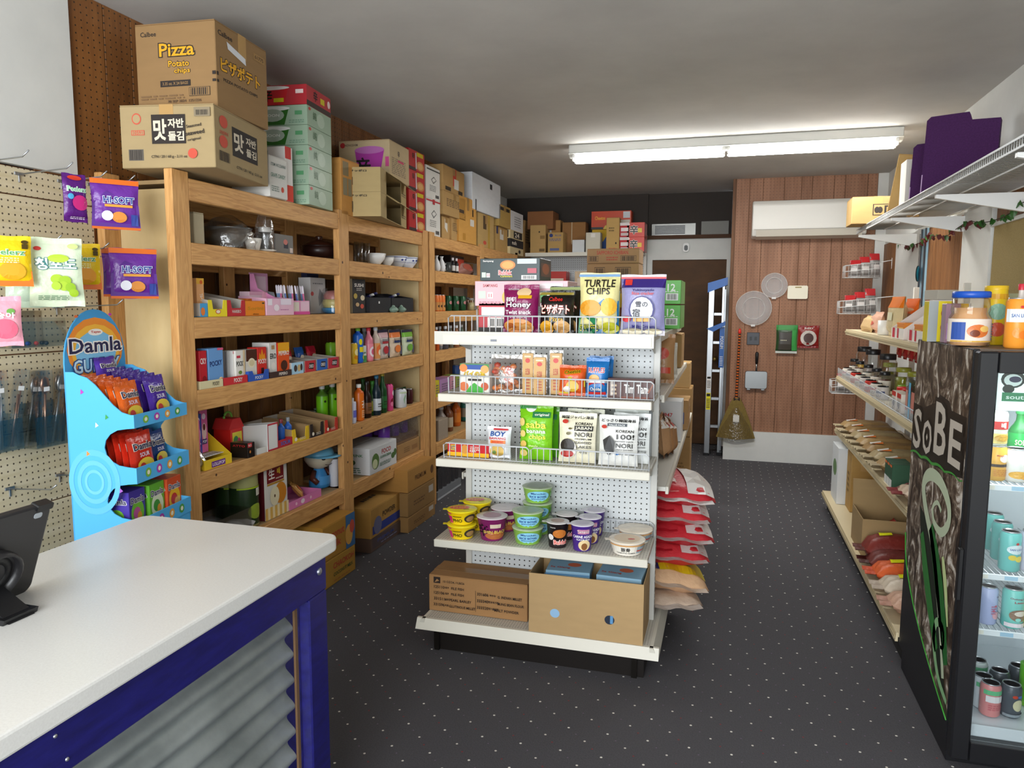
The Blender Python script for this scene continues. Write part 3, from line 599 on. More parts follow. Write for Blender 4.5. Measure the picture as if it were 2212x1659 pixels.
pouch(G(Z3, 1118, 1190, 874, .06, 3.085), 'snack_pouch', 'bright green banana chip pouch standing on the third shelf', '#7cc51e', SABA, gusset=True, lean=3); pouch(G(Z3, 1134, 1204, 880, .05, 3.16), 'snack_pouch', 'green pouch behind the banana chip pouch', '#57a81c', SABA[:4], gusset=True, lean=3)
N1 = [('t', '韓国ジャパン海苔', .5, .91, .06, '#22201c', .84), ('t', 'KOREAN', .68, .79, .055, '#22201c', .44), ('r', .44, .65, .94, .75, '#22201c'), ('t', 'JABAN', .69, .70, .07, '#f1ecd6', .44), ('t', 'NORI', .69, .58, .09, '#22201c', .46), ('t', 'PREMIUM', .69, .49, .035, '#22201c', .44), ('t', 'SEAWEED', .68, .42, .05, '#22201c', .48), ('t', 'FLAKES', .68, .34, .055, '#22201c', .48), ('t', '자반김', .7, .24, .06, '#22201c'), ('e', .2, .83, .08, .04, '#c23a2c'), ('e', .28, .3, .24, .2, '#e8e4dc'), ('e', .28, .36, .2, .14, '#28221c'), ('e', .28, .2, .18, .07, '#b83a34'), ('e', .3, .6, .06, .03, '#6a6238'), ('e', .35, .7, .05, .02, '#6a6238')]
N2 = [('t', 'どっさり韓国海苔', .5, .90, .06, '#22201c', .86), ('r', .22, .79, .72, .845, '#5a6068'), ('t', 'VALUE PACK', .47, .815, .035, '#eef0f0', .42), ('t', 'KOREAN', .68, .70, .055, '#22201c', .46), ('t', '100!', .7, .59, .1, '#22201c', .46), ('t', 'SEAWEED SNACK', .68, .50, .03, '#22201c', .48), ('t', 'NORI', .68, .42, .09, '#22201c', .44), ('t', 'GENTLY SEASONED', .68, .34, .03, '#22201c', .46), ('t', '한국산 조미김', .68, .26, .05, '#22201c', .5), ('e', .15, .78, .07, .035, '#c23a2c'), ('p', ((.12, .52), (.3, .62), (.44, .5), (.42, .3), (.28, .22), (.16, .34)), '#1d1c1a'), ('e', .5, .27, .06, .035, '#2f6fb0')]
pouch(G(Z3, 1203, 1285, 894, .05, 3.085), 'seaweed_pouch', 'cream seaweed flake pouch with a bowl pictured', '#ece6cc', N1, gusset=True, lean=4); pouch(G(Z3, 1222, 1302, 886, .05, 3.16), 'seaweed_pouch', 'cream seaweed pouch behind the bowl-pictured one', '#e2e2cc', N1[:1], gusset=True, lean=3)
pouch(G(Z3, 1290, 1376, 900, .05, 3.075), 'seaweed_pouch', 'silver-white seaweed snack pouch in front, right of the cream one', '#e6e6e2', N2, gusset=True, lean=4); pouch(G(Z3, 1322, 1402, 895, .04, 3.15), 'seaweed_pouch', 'silver-white seaweed pouch peeking out second at the right', '#dfe2e0', N2, gusset=True, lean=4)
pouch(G(Z3, 1325, 1398, 884, .04, 3.22), 'seaweed_pouch', 'pale seaweed pouch at the very back right of third shelf', '#d5dcd6', None, gusset=True, lean=3)
# ---- second shelf
Z2 = 1.223
pbox(G(Z2, 994, 1056, 786, .05, 3.09), 'biscuit_box', 'green and white pie biscuit box with yellow lettering', '#eceae0', {'front': [('r', 0, .8, 1, 1, '#3a8a3c'), ('r', .2, .8, .85, .97, '#1f4a9a'), ('t', 'パイの実', .5, .65, .2, '#f2c81c', .75, '#4a2c10'), ('r', .28, .4, .75, .48, '#2a2018'), ('e', .12, .85, .14, .14, '#d9803a'), ('e', .86, .82, .14, .14, '#e0a45a'), ('e', .14, .2, .16, .16, '#d9703a'), ('e', .86, .22, .13, .14, '#c8552c'), ('p', ((.2, 0), (.85, 0), (.8, .16), (.66, .22), (.5, .34), (.36, .22)), '#3fae3a'), ('t', 'PIE NO MI', .5, .55, .04, '#5a3a1c')]}, kind='gloss')
def film_pack(P, name, label, filmcol, blobs, group=None, cat='bag'):
    """clear bag with loose sweets inside"""
    loc, rz, w, d, h = P; r = pouch((loc, rz, w, d, h), name, label, filmcol, None, cat, group, 'film', lean=3); rnd = random.Random(len(label))
    mb = MB()
    for k in range(blobs[1]):
        x = rnd.uniform(-.36, .36)*w; z = .06*h+rnd.random()**1.4*h*.62; rr = rnd.uniform(.8, 1.2)*blobs[2]
        mb.lathe([(.001, -rr*.8), (rr*.8, -rr*.4), (rr, 0), (rr*.7, rr*.5), (.001, rr*.8)], M(rnd.choice(blobs[0]), 'gloss'), 8, x, rnd.uniform(-.22, .22)*d, z+rr*.5)
    o = mb.build('sweets', r); o['kind'] = 'stuff'; return r
film_pack(G(Z2, 1056, 1124, 768, .07, 3.10), 'sweets_bag', 'clear bag of orange and pink wrapped sweets', '#f0e6e0', (('#d9804a', '#e0a070', '#c8503c', '#d9a89a'), 26, .016))
CK = [('r', .15, .06, .85, .86, '#cfa766'), ('e', .5, .82, .22, .06, '#c8362c'), ('t', '白芝麻', .5, .55, .16, '#b5482c', .4), ('n', .3, .1, .7, .4, '#b5482c', 4), ('r', .2, .9, .8, .94, '#e0d0b0')]
for k, (a, b, pt, y, lb) in enumerate(((1128, 1151, 763, 3.12, 'leftmost'), (1152, 1178, 772, 3.10, 'middle'), (1187, 1213, 763, 3.13, 'rightmost'))):
    P = G(Z2, a, b, pt, .025, y); r = pbox(P, 'sesame_cracker_pack', 'tall clear-wrapped sesame cracker pack, %s of three' % lb, '#c99f5e', {'front': CK[1:]}, 'packet', 'sesame cracker packs', 'gloss')
    q = MB(); q.box(-P[2]/2-.004, -.002, 0, P[2]/2+.004, .002, P[4]+.012, M('#e8e0d0', 'film')); q.build('clear_wrapper', r)
pouch(G(Z2, 1204, 1262, 790, .05, 3.085), 'snack_bag', 'orange cheese puff bag leaning on the second shelf', '#d9581c', [('t', 'Cheetos', .52, .78, .13, '#3a1a10', .6, '#f4c81c', 8), ('p', ((.0, .1), (.4, .62), (1, .5), (1, .3), (.5, .3), (.4, .0)), '#d9c62c'), ('e', .55, .3, .25, .18, '#e0b83a'), ('e', .35, .2, .14, .1, '#f0e8d8'), ('r', .05, 0, .95, .06, '#d9581c')], lean=8)
RUF = [('t', 'RUFFLES', .5, .68, .13, '#c8242c', .72, '#eef2f8'), ('e', .4, .47, .24, .1, '#e0a85a'), ('p', ((.1, .06), (.9, .06), (.85, .38), (.45, .42), (.15, .34)), '#c8302c'), ('t', 'Cheddar', .5, .2, .08, '#f4ece0', .5), ('r', 0, .36, 1, .42, '#dfe8f2')]
pouch(G(Z2, 1262, 1312, 774, .06, 3.075), 'snack_bag', 'blue ridged potato chip bag, front one', '#2472b8', RUF, lean=5); pouch(G(Z2, 1270, 1322, 770, .05, 3.15), 'snack_bag', 'blue ridged potato chip bag tucked behind the front one', '#2472b8', RUF[:2], lean=3)
pbox(G(Z2, 1312, 1412, 818, .06, 3.07), 'biscuit_pack', 'long dark brown chocolate biscuit pack at the shelf end', '#4a2018', {'front': [('t', 'Tim Tam', .62, .5, .44, '#f4f0ea', .52, '#2a0f0a'), ('p', ((.86, .35), (.98, .8), (1, .8), (.9, .3)), '#8a4a2c'), ('n', .08, .2, .2, .8, '#d9c0a0', 3), ('r', .3, 0, .9, .12, '#7a3a22'), ('bar', .06, .15, .12, .85, '#e8e0d8')]}, kind='gloss')
# ---- top shelf
Z1 = 1.488
pouch(G(Z1, 1081, 1158, 614, .08, 3.10), 'snack_bag', 'maroon honey twist snack bag on the top shelf', '#861a56', [('t', 'NONGSHIM', .3, .9, .035, '#f0e4e8', .3), ('e', .62, .83, .2, .1, '#e8c89a'), ('r', .48, .7, .86, .77, '#d9a21c'), ('t', '꿀꽈배기', .28, .68, .1, '#f4ecf0', .3), ('t', 'Honey', .5, .56, .14, '#f6f0f2', .72, '#4a0f30'), ('t', 'Twist snack', .5, .42, .085, '#f6f0f2', .74), ('e', .5, .13, .42, .16, '#d9914a'), ('e', .3, .12, .12, .08, '#b5602c'), ('e', .7, .1, .14, .08, '#e8b06a'), ('n', .2, .3, .75, .36, '#d9a8c0', 2)], lean=4)
CAL = [('p', ((0, .9), (0, .72), (.2, .92)), '#3a8a3c'), ('p', ((.0, .7), (.22, .92), (.3, .92), (0, .62)), '#e8e4dc'), ('t', 'Calbee', .5, .8, .1, '#d9302c', .4), ('t', 'ピザポテト', .5, .56, .22, '#f2ead8', .84, '#b5342c'), ('t', 'Pizza', .55, .33, .1, '#f0b81c', .4), ('e', .25, .14, .2, .16, '#e3a62c'), ('e', .7, .16, .24, .15, '#d9a86a'), ('r', 0, .9, 1, .96, '#8a7a2c')]
pouch(G(Z1, 1161, 1236, 628, .07, 3.09), 'snack_bag', 'black pizza-flavour chip bag with white characters, front one', '#17140f', CAL, lean=4); pouch(G(Z1, 1184, 1250, 618, .06, 3.17), 'snack_bag', 'black chip bag tucked behind the front black one', '#1d1a14', CAL[3:7]+[('r', 0, .92, 1, .98, '#7a8a2c')], lean=3)
pouch(G(Z1, 1246, 1334, 588, .08, 3.10), 'snack_bag', 'tall pale yellow and blue chip bag on the top shelf', '#ece3a0', [('p', ((0, 0), (1, 0), (1, .55), (.8, .48), (.65, .57), (.45, .47), (.25, .52), (0, .42)), '#2a80b8'), ('t', 'TURTLE', .52, .82, .13, '#241c18', .78), ('t', 'CHIPS', .5, .69, .11, '#241c18', .6), ('e', .3, .42, .28, .13, '#e39a2c'), ('e', .78, .44, .2, .14, '#f0b83a'), ('p', ((.0, .0), (.4, .0), (.5, .24), (.25, .3), (.0, .26)), '#2f8a5a'), ('t', 'SEAWEED', .28, .1, .1, '#e8e23c', .46, '#1a4a6a'), ('e', .8, .1, .22, .09, '#c9c83a'), ('r', 0, .93, 1, .97, '#5a8ab8')], lean=4, seal='#e6dca0')
pouch(G(Z1, 1336, 1434, 592, .09, 3.07), 'rice_cracker_bag', 'lilac and white rice cracker bag at the right end of top shelf', '#9a98c4', [('r', 0, .78, 1, .93, '#3a2a7a'), ('r', 0, .93, 1, .96, '#c8343a'), ('r', .1, .82, .26, .92, '#d93a34'), ('t', 'Yukinoyado', .52, .73, .05, '#3a3a7a', .5), ('t', 'Rice cracker', .52, .68, .05, '#c8343a', .5), ('e', .5, .42, .3, .22, '#2c2a78'), ('e', .5, .42, .26, .2, '#eef0f6'), ('t', '雪の', .5, .5, .09, '#18162a', .28), ('t', '宿', .38, .36, .13, '#18162a'), ('r', .32, .22, .7, .29, '#e0a02c'), ('e', .17, .26, .1, .05, '#d9404a'), ('t', 'Milk Cream', .55, .14, .05, '#3a3a8a', .5), ('e', .3, .06, .26, .05, '#e8ddc0'), ('e', .75, .06, .2, .05, '#e8ddc0')], lean=3, seal='#c9c4cc')
Zs = 1.489
pbox(G(Zs, 1034, 1112, 654, .2, 3.22), 'noodle_pack', 'red plastic-wrapped noodle pack at the bottom of the stack', '#c23440', {'front': [('r', .08, .55, .75, .85, '#f0ecec'), ('r', .0, 0, 1, .15, '#2a2420'), ('r', .25, .15, .8, .5, '#e8e4e0'), ('bar', .3, .2, .75, .45, '#2a2420'), ('e', .9, .6, .1, .2, '#2a1a1a')]}, kind='gloss')
zz = zsol(652, xsol(1060, 3.22, Zs+.1), 3.22)
PK = G(Zs+.118, 1026, 1226, 607, .22, 3.22); kbx = pbox(PK, 'noodle_carton', 'pale pink noodle carton in the middle of the stack', '#e3b4bc', {'front': [('t', 'SAMYANG', .17, .82, .12, '#a82a3a', .16), ('r', .04, .3, .12, .6, '#c9dcc8'), ('r', .14, .3, .2, .55, '#f2e6e6'), ('t', '11', .17, .42, .14, '#c8343a'), ('e', .36, .35, .06, .28, '#e0b84a'), ('n', .05, .08, .3, .2, '#c07a88', 2), ('r', .5, .7, .95, .9, '#f0dfe2')], 'left': [('r', .2, .3, .8, .7, '#f0d6da')]}, kind='gloss')
pbox(G(Zs+.118+PK[4]+.002, 1037, 1166, 558, .22, 3.23), 'noodle_carton', 'dark green film-wrapped noodle carton on top of the stack', '#2c3d40', {'front': [('t', 'Samyang', .14, .88, .1, '#e8e4e0', .18), ('r', .03, .15, .1, .38, '#c9dcc8'), ('r', .11, .15, .17, .34, '#f2e6e6'), ('t', '11', .14, .25, .12, '#c8343a'), ('e', .47, .7, .13, .22, '#c9803a'), ('e', .47, .7, .1, .16, '#e0a050'), ('t', 'Buldak', .43, .36, .2, '#e8343a', .22, '#f4eeea'), ('t', 'Carbonara', .45, .2, .09, '#e8d83a', .2), ('r', .63, .75, .95, .97, '#c3c9cc'), ('r', .8, .33, .95, .55, '#b54a5a'), ('r', .7, .05, .95, .24, '#f0f0ee'), ('bar', .72, .07, .93, .22, '#1a1a1a')], 'right': [('r', .1, .2, .9, .8, '#6a4a40'), ('e', .5, .55, .3, .25, '#a8603a')]}, kind='gloss')
pbox(((-.74, 3.62, 1.476), 0, .22, .3, .17), 'noodle_pack', 'red multipack marked 10 behind the pink carton', '#b82a32', {'front': [('r', .55, .4, .75, .75, '#eee4e0'), ('t', '10', .65, .58, .22, '#b82a32'), ('r', 0, .0, .3, 1, '#8a2a24')]}, kind='gloss')
pbox(((-.72, 3.95, 1.476), 0, .32, .24, .215), 'snack_carton', 'pale green carton behind the red multipack', '#b9cfb0', {'front': [('t', '10', .75, .75, .12, '#4a8a4a'), ('r', 0, .88, 1, 1, '#7aa870')]})
# ---- shelves on the gondola's right flank
def GR(z, pl, prr, pt, d, x):
    z += .0008; y0, y1 = ysol(pl, x, z), ysol(prr, x, z); return ((x-d/2, (y0+y1)/2, z), math.pi/2, abs(y1-y0), d, max(.02, zsol(pt, x, (y0+y1)/2)-z))
for k in range(2):
    pbox(((-.40, 4.55, 1.478+k*.142), 0, .30, .42, .135), 'tissue_pack', 'green twelve-roll paper pack, %s of two on the top side shelf' % ('lower', 'upper')[k], '#57b83c', {'front': [('e', .42, .5, .2, .32, '#e6e8e4'), ('t', '12', .82, .7, .3, '#eef4ea'), ('r', .72, .15, .95, .45, '#e8ece8'), ('bar', .74, .18, .93, .42, '#22201c'), ('n', .7, .5, .95, .56, '#e8ece8', 1)], 'right': [('r', 0, 0, 1, 1, '#6fc352')]}, 'packet', 'green paper packs', 'gloss')
pbox(((-.62, 4.4, 1.478), 0, .12, .2, .2), 'snack_box', 'yellow snack box beside the green paper packs', '#c9a02c', {'front': [('r', .1, .2, .9, .6, '#7a3a1c')]})
carton(((-.42, 5.1, 1.2+.002), 0, .30, .3, .22), 'cardboard_box', 'plain carton on the second side shelf of gondola', '#b08a58', None)
pouch(((-.33, 3.95, 1.202), 0, .16, .1, .26), 'snack_bag', 'brown paper snack bag with red print on second side shelf', '#b5885c', [('e', .6, .6, .25, .12, '#c8452c'), ('r', .5, .2, .9, .32, '#c8452c')], lean=6); pouch(((-.31, 4.25, 1.202), .2, .12, .07, .2), 'snack_bag', 'small pale bag behind the brown paper snack bag', '#d9d4c8', None, lean=10)
pbox(((-.35, 4.7, .772), 0, .22, .2, .25), 'white_box', 'white box with red number on the third side shelf', '#dcdcdc', {'front': [('t', '0947', .6, .66, .1, '#c8343a'), ('n', .3, .1, .9, .2, '#a8a8a8', 2)], 'right': [('r', 0, 0, 1, .02, '#b8b8b8')]})
carton(((-.35, 5.2, .772), 0, .26, .3, .2), 'cardboard_box', 'brown carton printed blue, beyond the white box', '#b08858', {'front': [('r', .55, .2, .9, .6, '#4a5a8a')]})
for k in range(2): carton(((-.36, 6.2, .151 if k == 0 else .549), 0, .24, .3, .395), 'cardboard_box', 'tall carton stacked at the gondola far corner, %s one' % ('lower', 'upper')[k], '#b28c5a', {'front': [('n', .3, .3, .8, .5, '#8a6a40', 3)]})
carton(((-.37, 6.2, .947), 0, .22, .28, .2), 'cardboard_box', 'topmost carton of the far corner stack', '#b99664', None)
for k in range(5): pouch(((-.30+.012*(k % 2), 4.15+.05*k, .772+.0), 0, 0, 0, 0)[:1]+(math.pi/2+.1*k, .20, .09, .24-.012*k), 'grain_bag', 'brown grain bag with red and white seal on the side shelf, %s' % ('nearest', 'second', 'third', 'fourth', 'farthest')[k], ('#b98e66', '#a97c54')[k % 2], [('r', .0, .7, 1, .9, '#e6e0da'), ('p', ((.2, .7), (.6, .7), (.5, .84), (.25, .82)), '#c22a30')], 'bag', 'brown grain bags on the side shelf', 'sack', lean=7)
def sack(loc, w, d, h, name, label, cols, rot, group=None, A=None):
    """lying plastic sack: fat pillow"""
    mb = MB(); m = M(cols[0], 'sack')
    def f(i, j, sg):
        a, b = 2*i-1, 2*j-1; e = max(0, 1-abs(a)**3)*max(0, 1-abs(b)**4); return (a*w/2*(1-.06*b*b), b*d/2, h/2+sg*h/2*e**.45+.004*math.sin(9*a+5*b))
    for sg in (-1, 1): mb.grid(lambda i, j: f(i, j, sg), 12, 12, m)
    r = mb.build(name, None, loc, 0, rot); tag(r, label, 'sack', group)
    q = MB(); q.grid(lambda i, j: ((2*i-1)*w*.42, -d/2-.05+.055*j, h/2+.006*math.sin(i*14)), 10, 2, M(cols[1], 'sack')); q.build('sealed_end', r)
    if A:
        q = MB(); art(q, A, w, d, lambda u, v, l: (f(min(1, max(0, u/w+.5)), min(1, max(0, v/d)), 1)[0], v-d/2, f(min(1, max(0, u/w+.5)), min(1, max(0, v/d)), 1)[2]+.002+l*4), 'gloss'); q.build('printed_label', r)
    return r
RED = [('r', 0, 0, .62, .55, '#b8202c'), ('t', '쌀', .3, .3, .2, '#f0e0dc'), ('r', .62, 0, 1, 1, '#d9d4d0'), ('r', .2, .65, .6, .95, '#7a8a2c')]
for k in range(4): sack((-.27+.02*(k % 2), 3.80+.02*k, .312+k*.104), .40, .42, .112, 'rice_sack', 'red and white plastic rice sack, %s of the stack of four' % ('bottom', 'second lowest', 'second highest', 'top')[k], ('#c9343c' if k % 2 == 0 else '#c02c36', '#dcd6d4'), (.04*(k-1), .10, .25), 'stacked rice sacks', [('r', .05, .02, .5, .5, '#b8202c'), ('t', '흑미찹쌀', .3, .26, .16, '#f0e0dc', .4), ('r', .62, .02, .97, .97, '#dbd6d2'), ('r', .2, .6, .55, .95, '#8a8a2c')])
sack((-.27, 3.74, .205), .38, .42, .12, 'rice_sack', 'yellow and blue printed sack of pink grain below the red sacks', ('#d9b08a', '#e0d0c0'), (0, .2, .3), None, [('r', .3, .1, .95, .95, '#e6d020'), ('r', .05, .1, .3, .95, '#2a3a7a'), ('t', 'heartland', .16, .5, .14, '#c8343a', .7, None, 80)])
sack((-.26, 3.66, .152), .32, .36, .055, 'grain_sack', 'clear sack of pale grain at the bottom of the sack pile', ('#cdb6a2', '#d8ccc4'), (0, .05, .35))
sack((-.30, 5.55, .152), .36, .4, .2, 'plastic_sack', 'clear plastic wrapped sack beyond the red rice sacks', ('#8a8078', '#a8a098'), (0, .1, .2))
# ================================================================ counter with white top, blue frame and corrugated front
QZ = surf('speckled_quartz', '#dddcd8', '#d3d1cd', 220, rough=.3, bump=0)
BLUE = surf('blue_painted_timber', '#1c1a6e', '#141152', 9, (6, 1, 6), .42, bump=.15); GALV = surf('galvanised_sheet', '#a9b0b0', '#858c8c', 5, rough=.42, bump=.05)
GALV.node_tree.nodes['Principled BSDF'].inputs['Metallic'].default_value = .55
c = empty('shop_counter', 'white-topped counter with blue frame and corrugated metal front', 'counter', (-1.4, .6, 0))
ox, oy = -1.4, .6
def rr(x0, y0, x1, y1, r, n=6):
    pts = []
    for cx, cy, a0 in ((x1-r, y1-r, 0), (x0+r, y1-r, 90), (x0+r, y0+r, 180), (x1-r, y0+r, 270)):
        for k in range(n+1): a = math.radians(a0+90*k/n); pts.append((cx+r*math.cos(a), cy+r*math.sin(a)))
    return pts
mb = MB(); mb.prism([(x-ox, y-oy) for x, y in rr(-1.745, -1.0, -1.055, 1.862, .035)], .908, .95, 'z', QZ)
o = mb.build('worktop', c); bv = o.modifiers.new('edge', 'BEVEL'); bv.width = .006; bv.segments = 2; bv.limit_method = 'ANGLE'
def CB(name, m, *b, bev=.004):
    mb = MB(); mb.box(b[0]-ox, b[1]-oy, b[2], b[3]-ox, b[4]-oy, b[5], m, bev); return mb.build(name, c)
CB('top_rail', BLUE, -1.12, -1.0, .795, -1.085, 1.83, .9); CB('end_post', BLUE, -1.121, 1.735, 0, -1.085, 1.83, .794)
CB('end_post', BLUE, -1.121, -1.0, 0, -1.085, -.9, .794); CB('bottom_rail', BLUE, -1.121, -.9, .0, -1.085, 1.734, .09)
CB('shadow_batten', BLUE, -1.13, -1.0, .9005, -1.10, 1.83, .9075); CB('end_panel', BLUE, -1.70, 1.80, 0, -1.1215, 1.83, .9, bev=.002); CB('rear_post', BLUE, -1.735, 1.74, 0, -1.70, 1.83, .9)
CB('side_batten', M('#6e5236', 'card'), -1.1285, 1.715, .09, -1.1215, 1.7345, .794)
mb = MB(); N = 130
mb.grid(lambda i, j: (-1.140+.014*math.sin(2*math.pi*(j*.7/.076))-ox, -.9+i*2.615-oy, .092+j*.7), 1, N, GALV)
mb.build('corrugated_panel', c)
mb = MB(); mb.lathe([(.011, 0), (.011, .003), (.006, .006), (.001, .006)], M('#b8bcc8', 'metal'), 12); mb.build('bolt', c, (-1.085-ox, 1.79-oy, .86), rot=(0, math.pi/2, 0))
for y in (.93, .95):
    mb = MB(); mb.lathe([(.004, 0), (.003, .002), (.001, .002)], M('#c8ccd0', 'metal'), 8); mb.build('nail', c, (-1.0849-ox, y-oy, .875 if y < .94 else .82), rot=(0, math.pi/2, 0))
# tablet in a rugged case on the counter
BLK = M('#232224', 'plastic'); BLK2 = M('#141416', 'plastic')
tb = empty('tablet_stand', 'tablet in a black rugged case propped up on the counter', 'tablet', (-1.55, 1.12, .9505)); ti = math.radians(21)
mb = MB(); mb.prism(rr(-.16, 0, .16, .235, .025), -.012, .006, 'y', BLK); o = mb.build('case', tb); bv = o.modifiers.new('edge', 'BEVEL'); bv.width = .004; bv.segments = 2; bv.limit_method = 'ANGLE'
def setr(o): o.rotation_euler = Matrix.Rotation(ti, 4, 'Y').to_3x3().to_4x4().to_euler() if False else (Matrix.Rotation(ti, 4, 'Y')@Matrix.Rotation(math.pi/2, 4, 'Z')).to_euler()
setr(o)
mb = MB(); mb.prism(rr(-.15, .01, .15, .225, .02), .006, .009, 'y', M('#0b0b0d', 'gloss')); q = mb.build('screen', tb); setr(q)
mb = MB(); mb.prism(rr(.118, .205, .138, .218, .005), -.0132, -.0118, 'y', M('#9aa0a6', 'gloss')); q = mb.build('camera_lens', tb); setr(q)
for x in (-.14, .0, .14):
    mb = MB(); mb.prism(rr(x-.02, .222, x+.02, .238, .004), -.016, .006, 'y', BLK2); q = mb.build('corner_bumper', tb); setr(q)
hub = MB(); hub.lathe([(.052, 0), (.052, .012), (.045, .02), (.03, .02), (.026, .008), (.001, .008)], BLK2, 24); q = hub.build('swivel_hub', tb); q.matrix_local = Matrix.Rotation(ti, 4, 'Y')@Matrix.Rotation(math.pi/2, 4, 'Z')@Matrix.Translation((.03, -.012, .10))@Matrix.Rotation(math.pi/2, 4, 'X')
hub = MB(); hub.lathe([(.058, -.012), (.062, 0), (.062, .014), (.056, .018), (.052, .0)], BLK, 24); q = hub.build('hand_ring', tb); q.matrix_local = Matrix.Rotation(ti, 4, 'Y')@Matrix.Rotation(math.pi/2, 4, 'Z')@Matrix.Translation((.03, -.03, .10))@Matrix.Rotation(math.pi/2, 4, 'X')
mb = MB(); mb.prism([(.03, .06), (.05, .055), (.125, .012), (.14, .0), (.11, .0), (.04, .03)], -.0, .06, 'y', BLK2); mb.prism([(.02, .0), (.135, .0), (.14, .012), (.02, .012)], -.01, .07, 'y', BLK2); mb.build('foot', tb)
# ================================================================ pegboard on the left wall and what hangs there
pg = struct(MB().build('wall_left_pegboard')) if False else None
mb = MB(); mb.box(XL-.007, -1.2, 0, XL+.002, 2.565, 2.125, M('#6a4226', 'matte')); pgw = struct(mb.build('wall_left_pegboard'))
z = 2.123
for hgt in (.105, .30, .30, .30, .30, .30, .30, .21):
    for a, b in ((-1.2, .7), (.705, 1.915), (1.92, 2.56)):
        mb = MB(); mb.box(XL+.002, a, z-hgt+.003, XL+.012, b, z-.002, m_cream, .0015); mb.build('plank', pgw)
    z -= hgt
XP = XL+.012
HK = M('#a9adb2', 'metal')
def hook(y, z, ln=.24, label='', tagged=True):
    h = empty('display_hook', label, 'hook', (XP, y, z), 0, 'wire hooks on the cream pegboard')
    mb = MB(); mb.tube([(.004, 0, 0), (ln, 0, .012), (ln+.03, 0, .032)], .0026, HK); mb.build('wire', h)
    mb = MB(); mb.box(0, -.02, -.004, .005, .02, .008, HK, .001); mb.box(0, -.004, -.03, .005, .004, -.004, HK, .001); mb.build('back_plate', h); return h
def hk(px, py, ln, label): y = ysol(px, XP, 2.0); return hook(ysol(px, XP, zsol(py, XP, y)), zsol(py, XP, y), ln, label)
hk(40, 376, .23, 'empty wire hook over the white wall edge, leftmost of the top row'); hk(132, 392, .2, 'wire hook in the top row holding the slim purple pouch'); hk(196, 400, .2, 'wire hook in the top row holding the purple caramel bag')
hk(-60, 352, .23, 'empty wire hook at the left edge of the photo'); hk(122, 664, .30, 'bare wire hook just above the round blue display header'); hk(20, 1045, .2, 'bare wire hook low down by the tablet'); hk(128, 1017, .22, 'bare wire hook beside the blue display stand')
hk(128, 545, .22, 'wire hook carrying the yellow mango pouches'); hk(150, 560, .24, 'wire hook carrying the two lower purple caramel bags'); hk(30, 530, .2, 'wire hook carrying the pale green grape pouches')
def HB(px, pyt, pyb, wpx, x, rz):
    """hanging item: pixel centre column, top and bottom rows, width in pixels, distance plane"""
    y = ysol(px, x, 1.7); zt, zb = zsol(pyt, x, y), zsol(pyb, x, y); v = Vector((x, y, 1.7))-CAMLOC
    n = Vector((math.sin(rz), -math.cos(rz), 0)); cs = max(.3, abs(n.dot(v.normalized()))); wd = wpx/F_PX*v.dot(AF)/cs
    return ((x, y, zb), rz, wd, .03, zt-zb)
R = math.radians
HIS = [('r', 0, .9, 1, 1, '#d9681c'), ('r', 0, 0, 1, .05, '#d9681c'), ('p', ((0, .05), (1, .05), (1, .5), (.3, .75), (0, .5)), '#5a2a8a'), ('t', 'HI-SOFT', .56, .58, .13, '#1c2f8a', .66, '#dfe8f8'), ('r', .25, .44, .85, .49, '#e09a3a'), ('e', .55, .24, .16, .11, '#d98a3a'), ('e', .3, .26, .12, .1, '#e6e6f0'), ('r', .8, .08, .95, .3, '#3a4a9a')]
pouch(HB(258, 388, 496, 92, -2.30, R(52)), 'caramel_bag', 'purple and orange caramel bag hanging alone on the top row', '#6a2f96', HIS, 'bag', 'purple caramel bags'); 
pouch(HB(268, 538, 641, 80, -2.34, R(52)), 'caramel_bag', 'purple and orange caramel bag hanging behind another on the lower hook', '#6a2f96', HIS, 'bag', 'purple caramel bags'); pouch(HB(290, 537, 645, 92, -2.27, R(52)), 'caramel_bag', 'purple and orange caramel bag in front on the lower hook', '#6a2f96', HIS, 'bag', 'purple caramel bags')
pouch(HB(172, 376, 480, 44, -2.36, R(75)), 'gummy_pouch', 'slim purple gummy pouch hanging in the top row', '#5a1f78', [('e', .5, .92, .3, .05, '#d9402c'), ('t', 'Peelerz', .5, .68, .1, '#8ad0a0', .8, '#f0f4f0'), ('e', .6, .4, .34, .16, '#c82a7a'), ('e', .2, .52, .12, .06, '#4aa0d0'), ('n', .2, .06, .8, .12, '#e0d0e8', 2)], lean=0)
MAN = [('p', ((0, 0), (1, 0), (1, .3), (.5, .42), (0, .3)), '#e8701c'), ('t', 'Peelerz', .45, .67, .11, '#5aa060', .8, '#f4f8e8'), ('e', .55, .3, .3, .18, '#f0a020'), ('e', .85, .88, .08, .04, '#4a3a10'), ('r', .78, .74, .92, .84, '#4a3a10'), ('n', .25, .46, .7, .58, '#f8f0b0', 3)]
pouch(HB(22, 509, 618, 84, -2.28, R(55)), 'gummy_pouch', 'yellow and orange mango gummy pouch at the left edge', '#f0c818', MAN, 'bag', 'mango gummy pouches'); pouch(HB(180, 526, 625, 70, -2.35, R(55)), 'gummy_pouch', 'yellow and orange mango gummy pouch half behind the green grape one', '#f0c818', MAN, 'bag', 'mango gummy pouches')
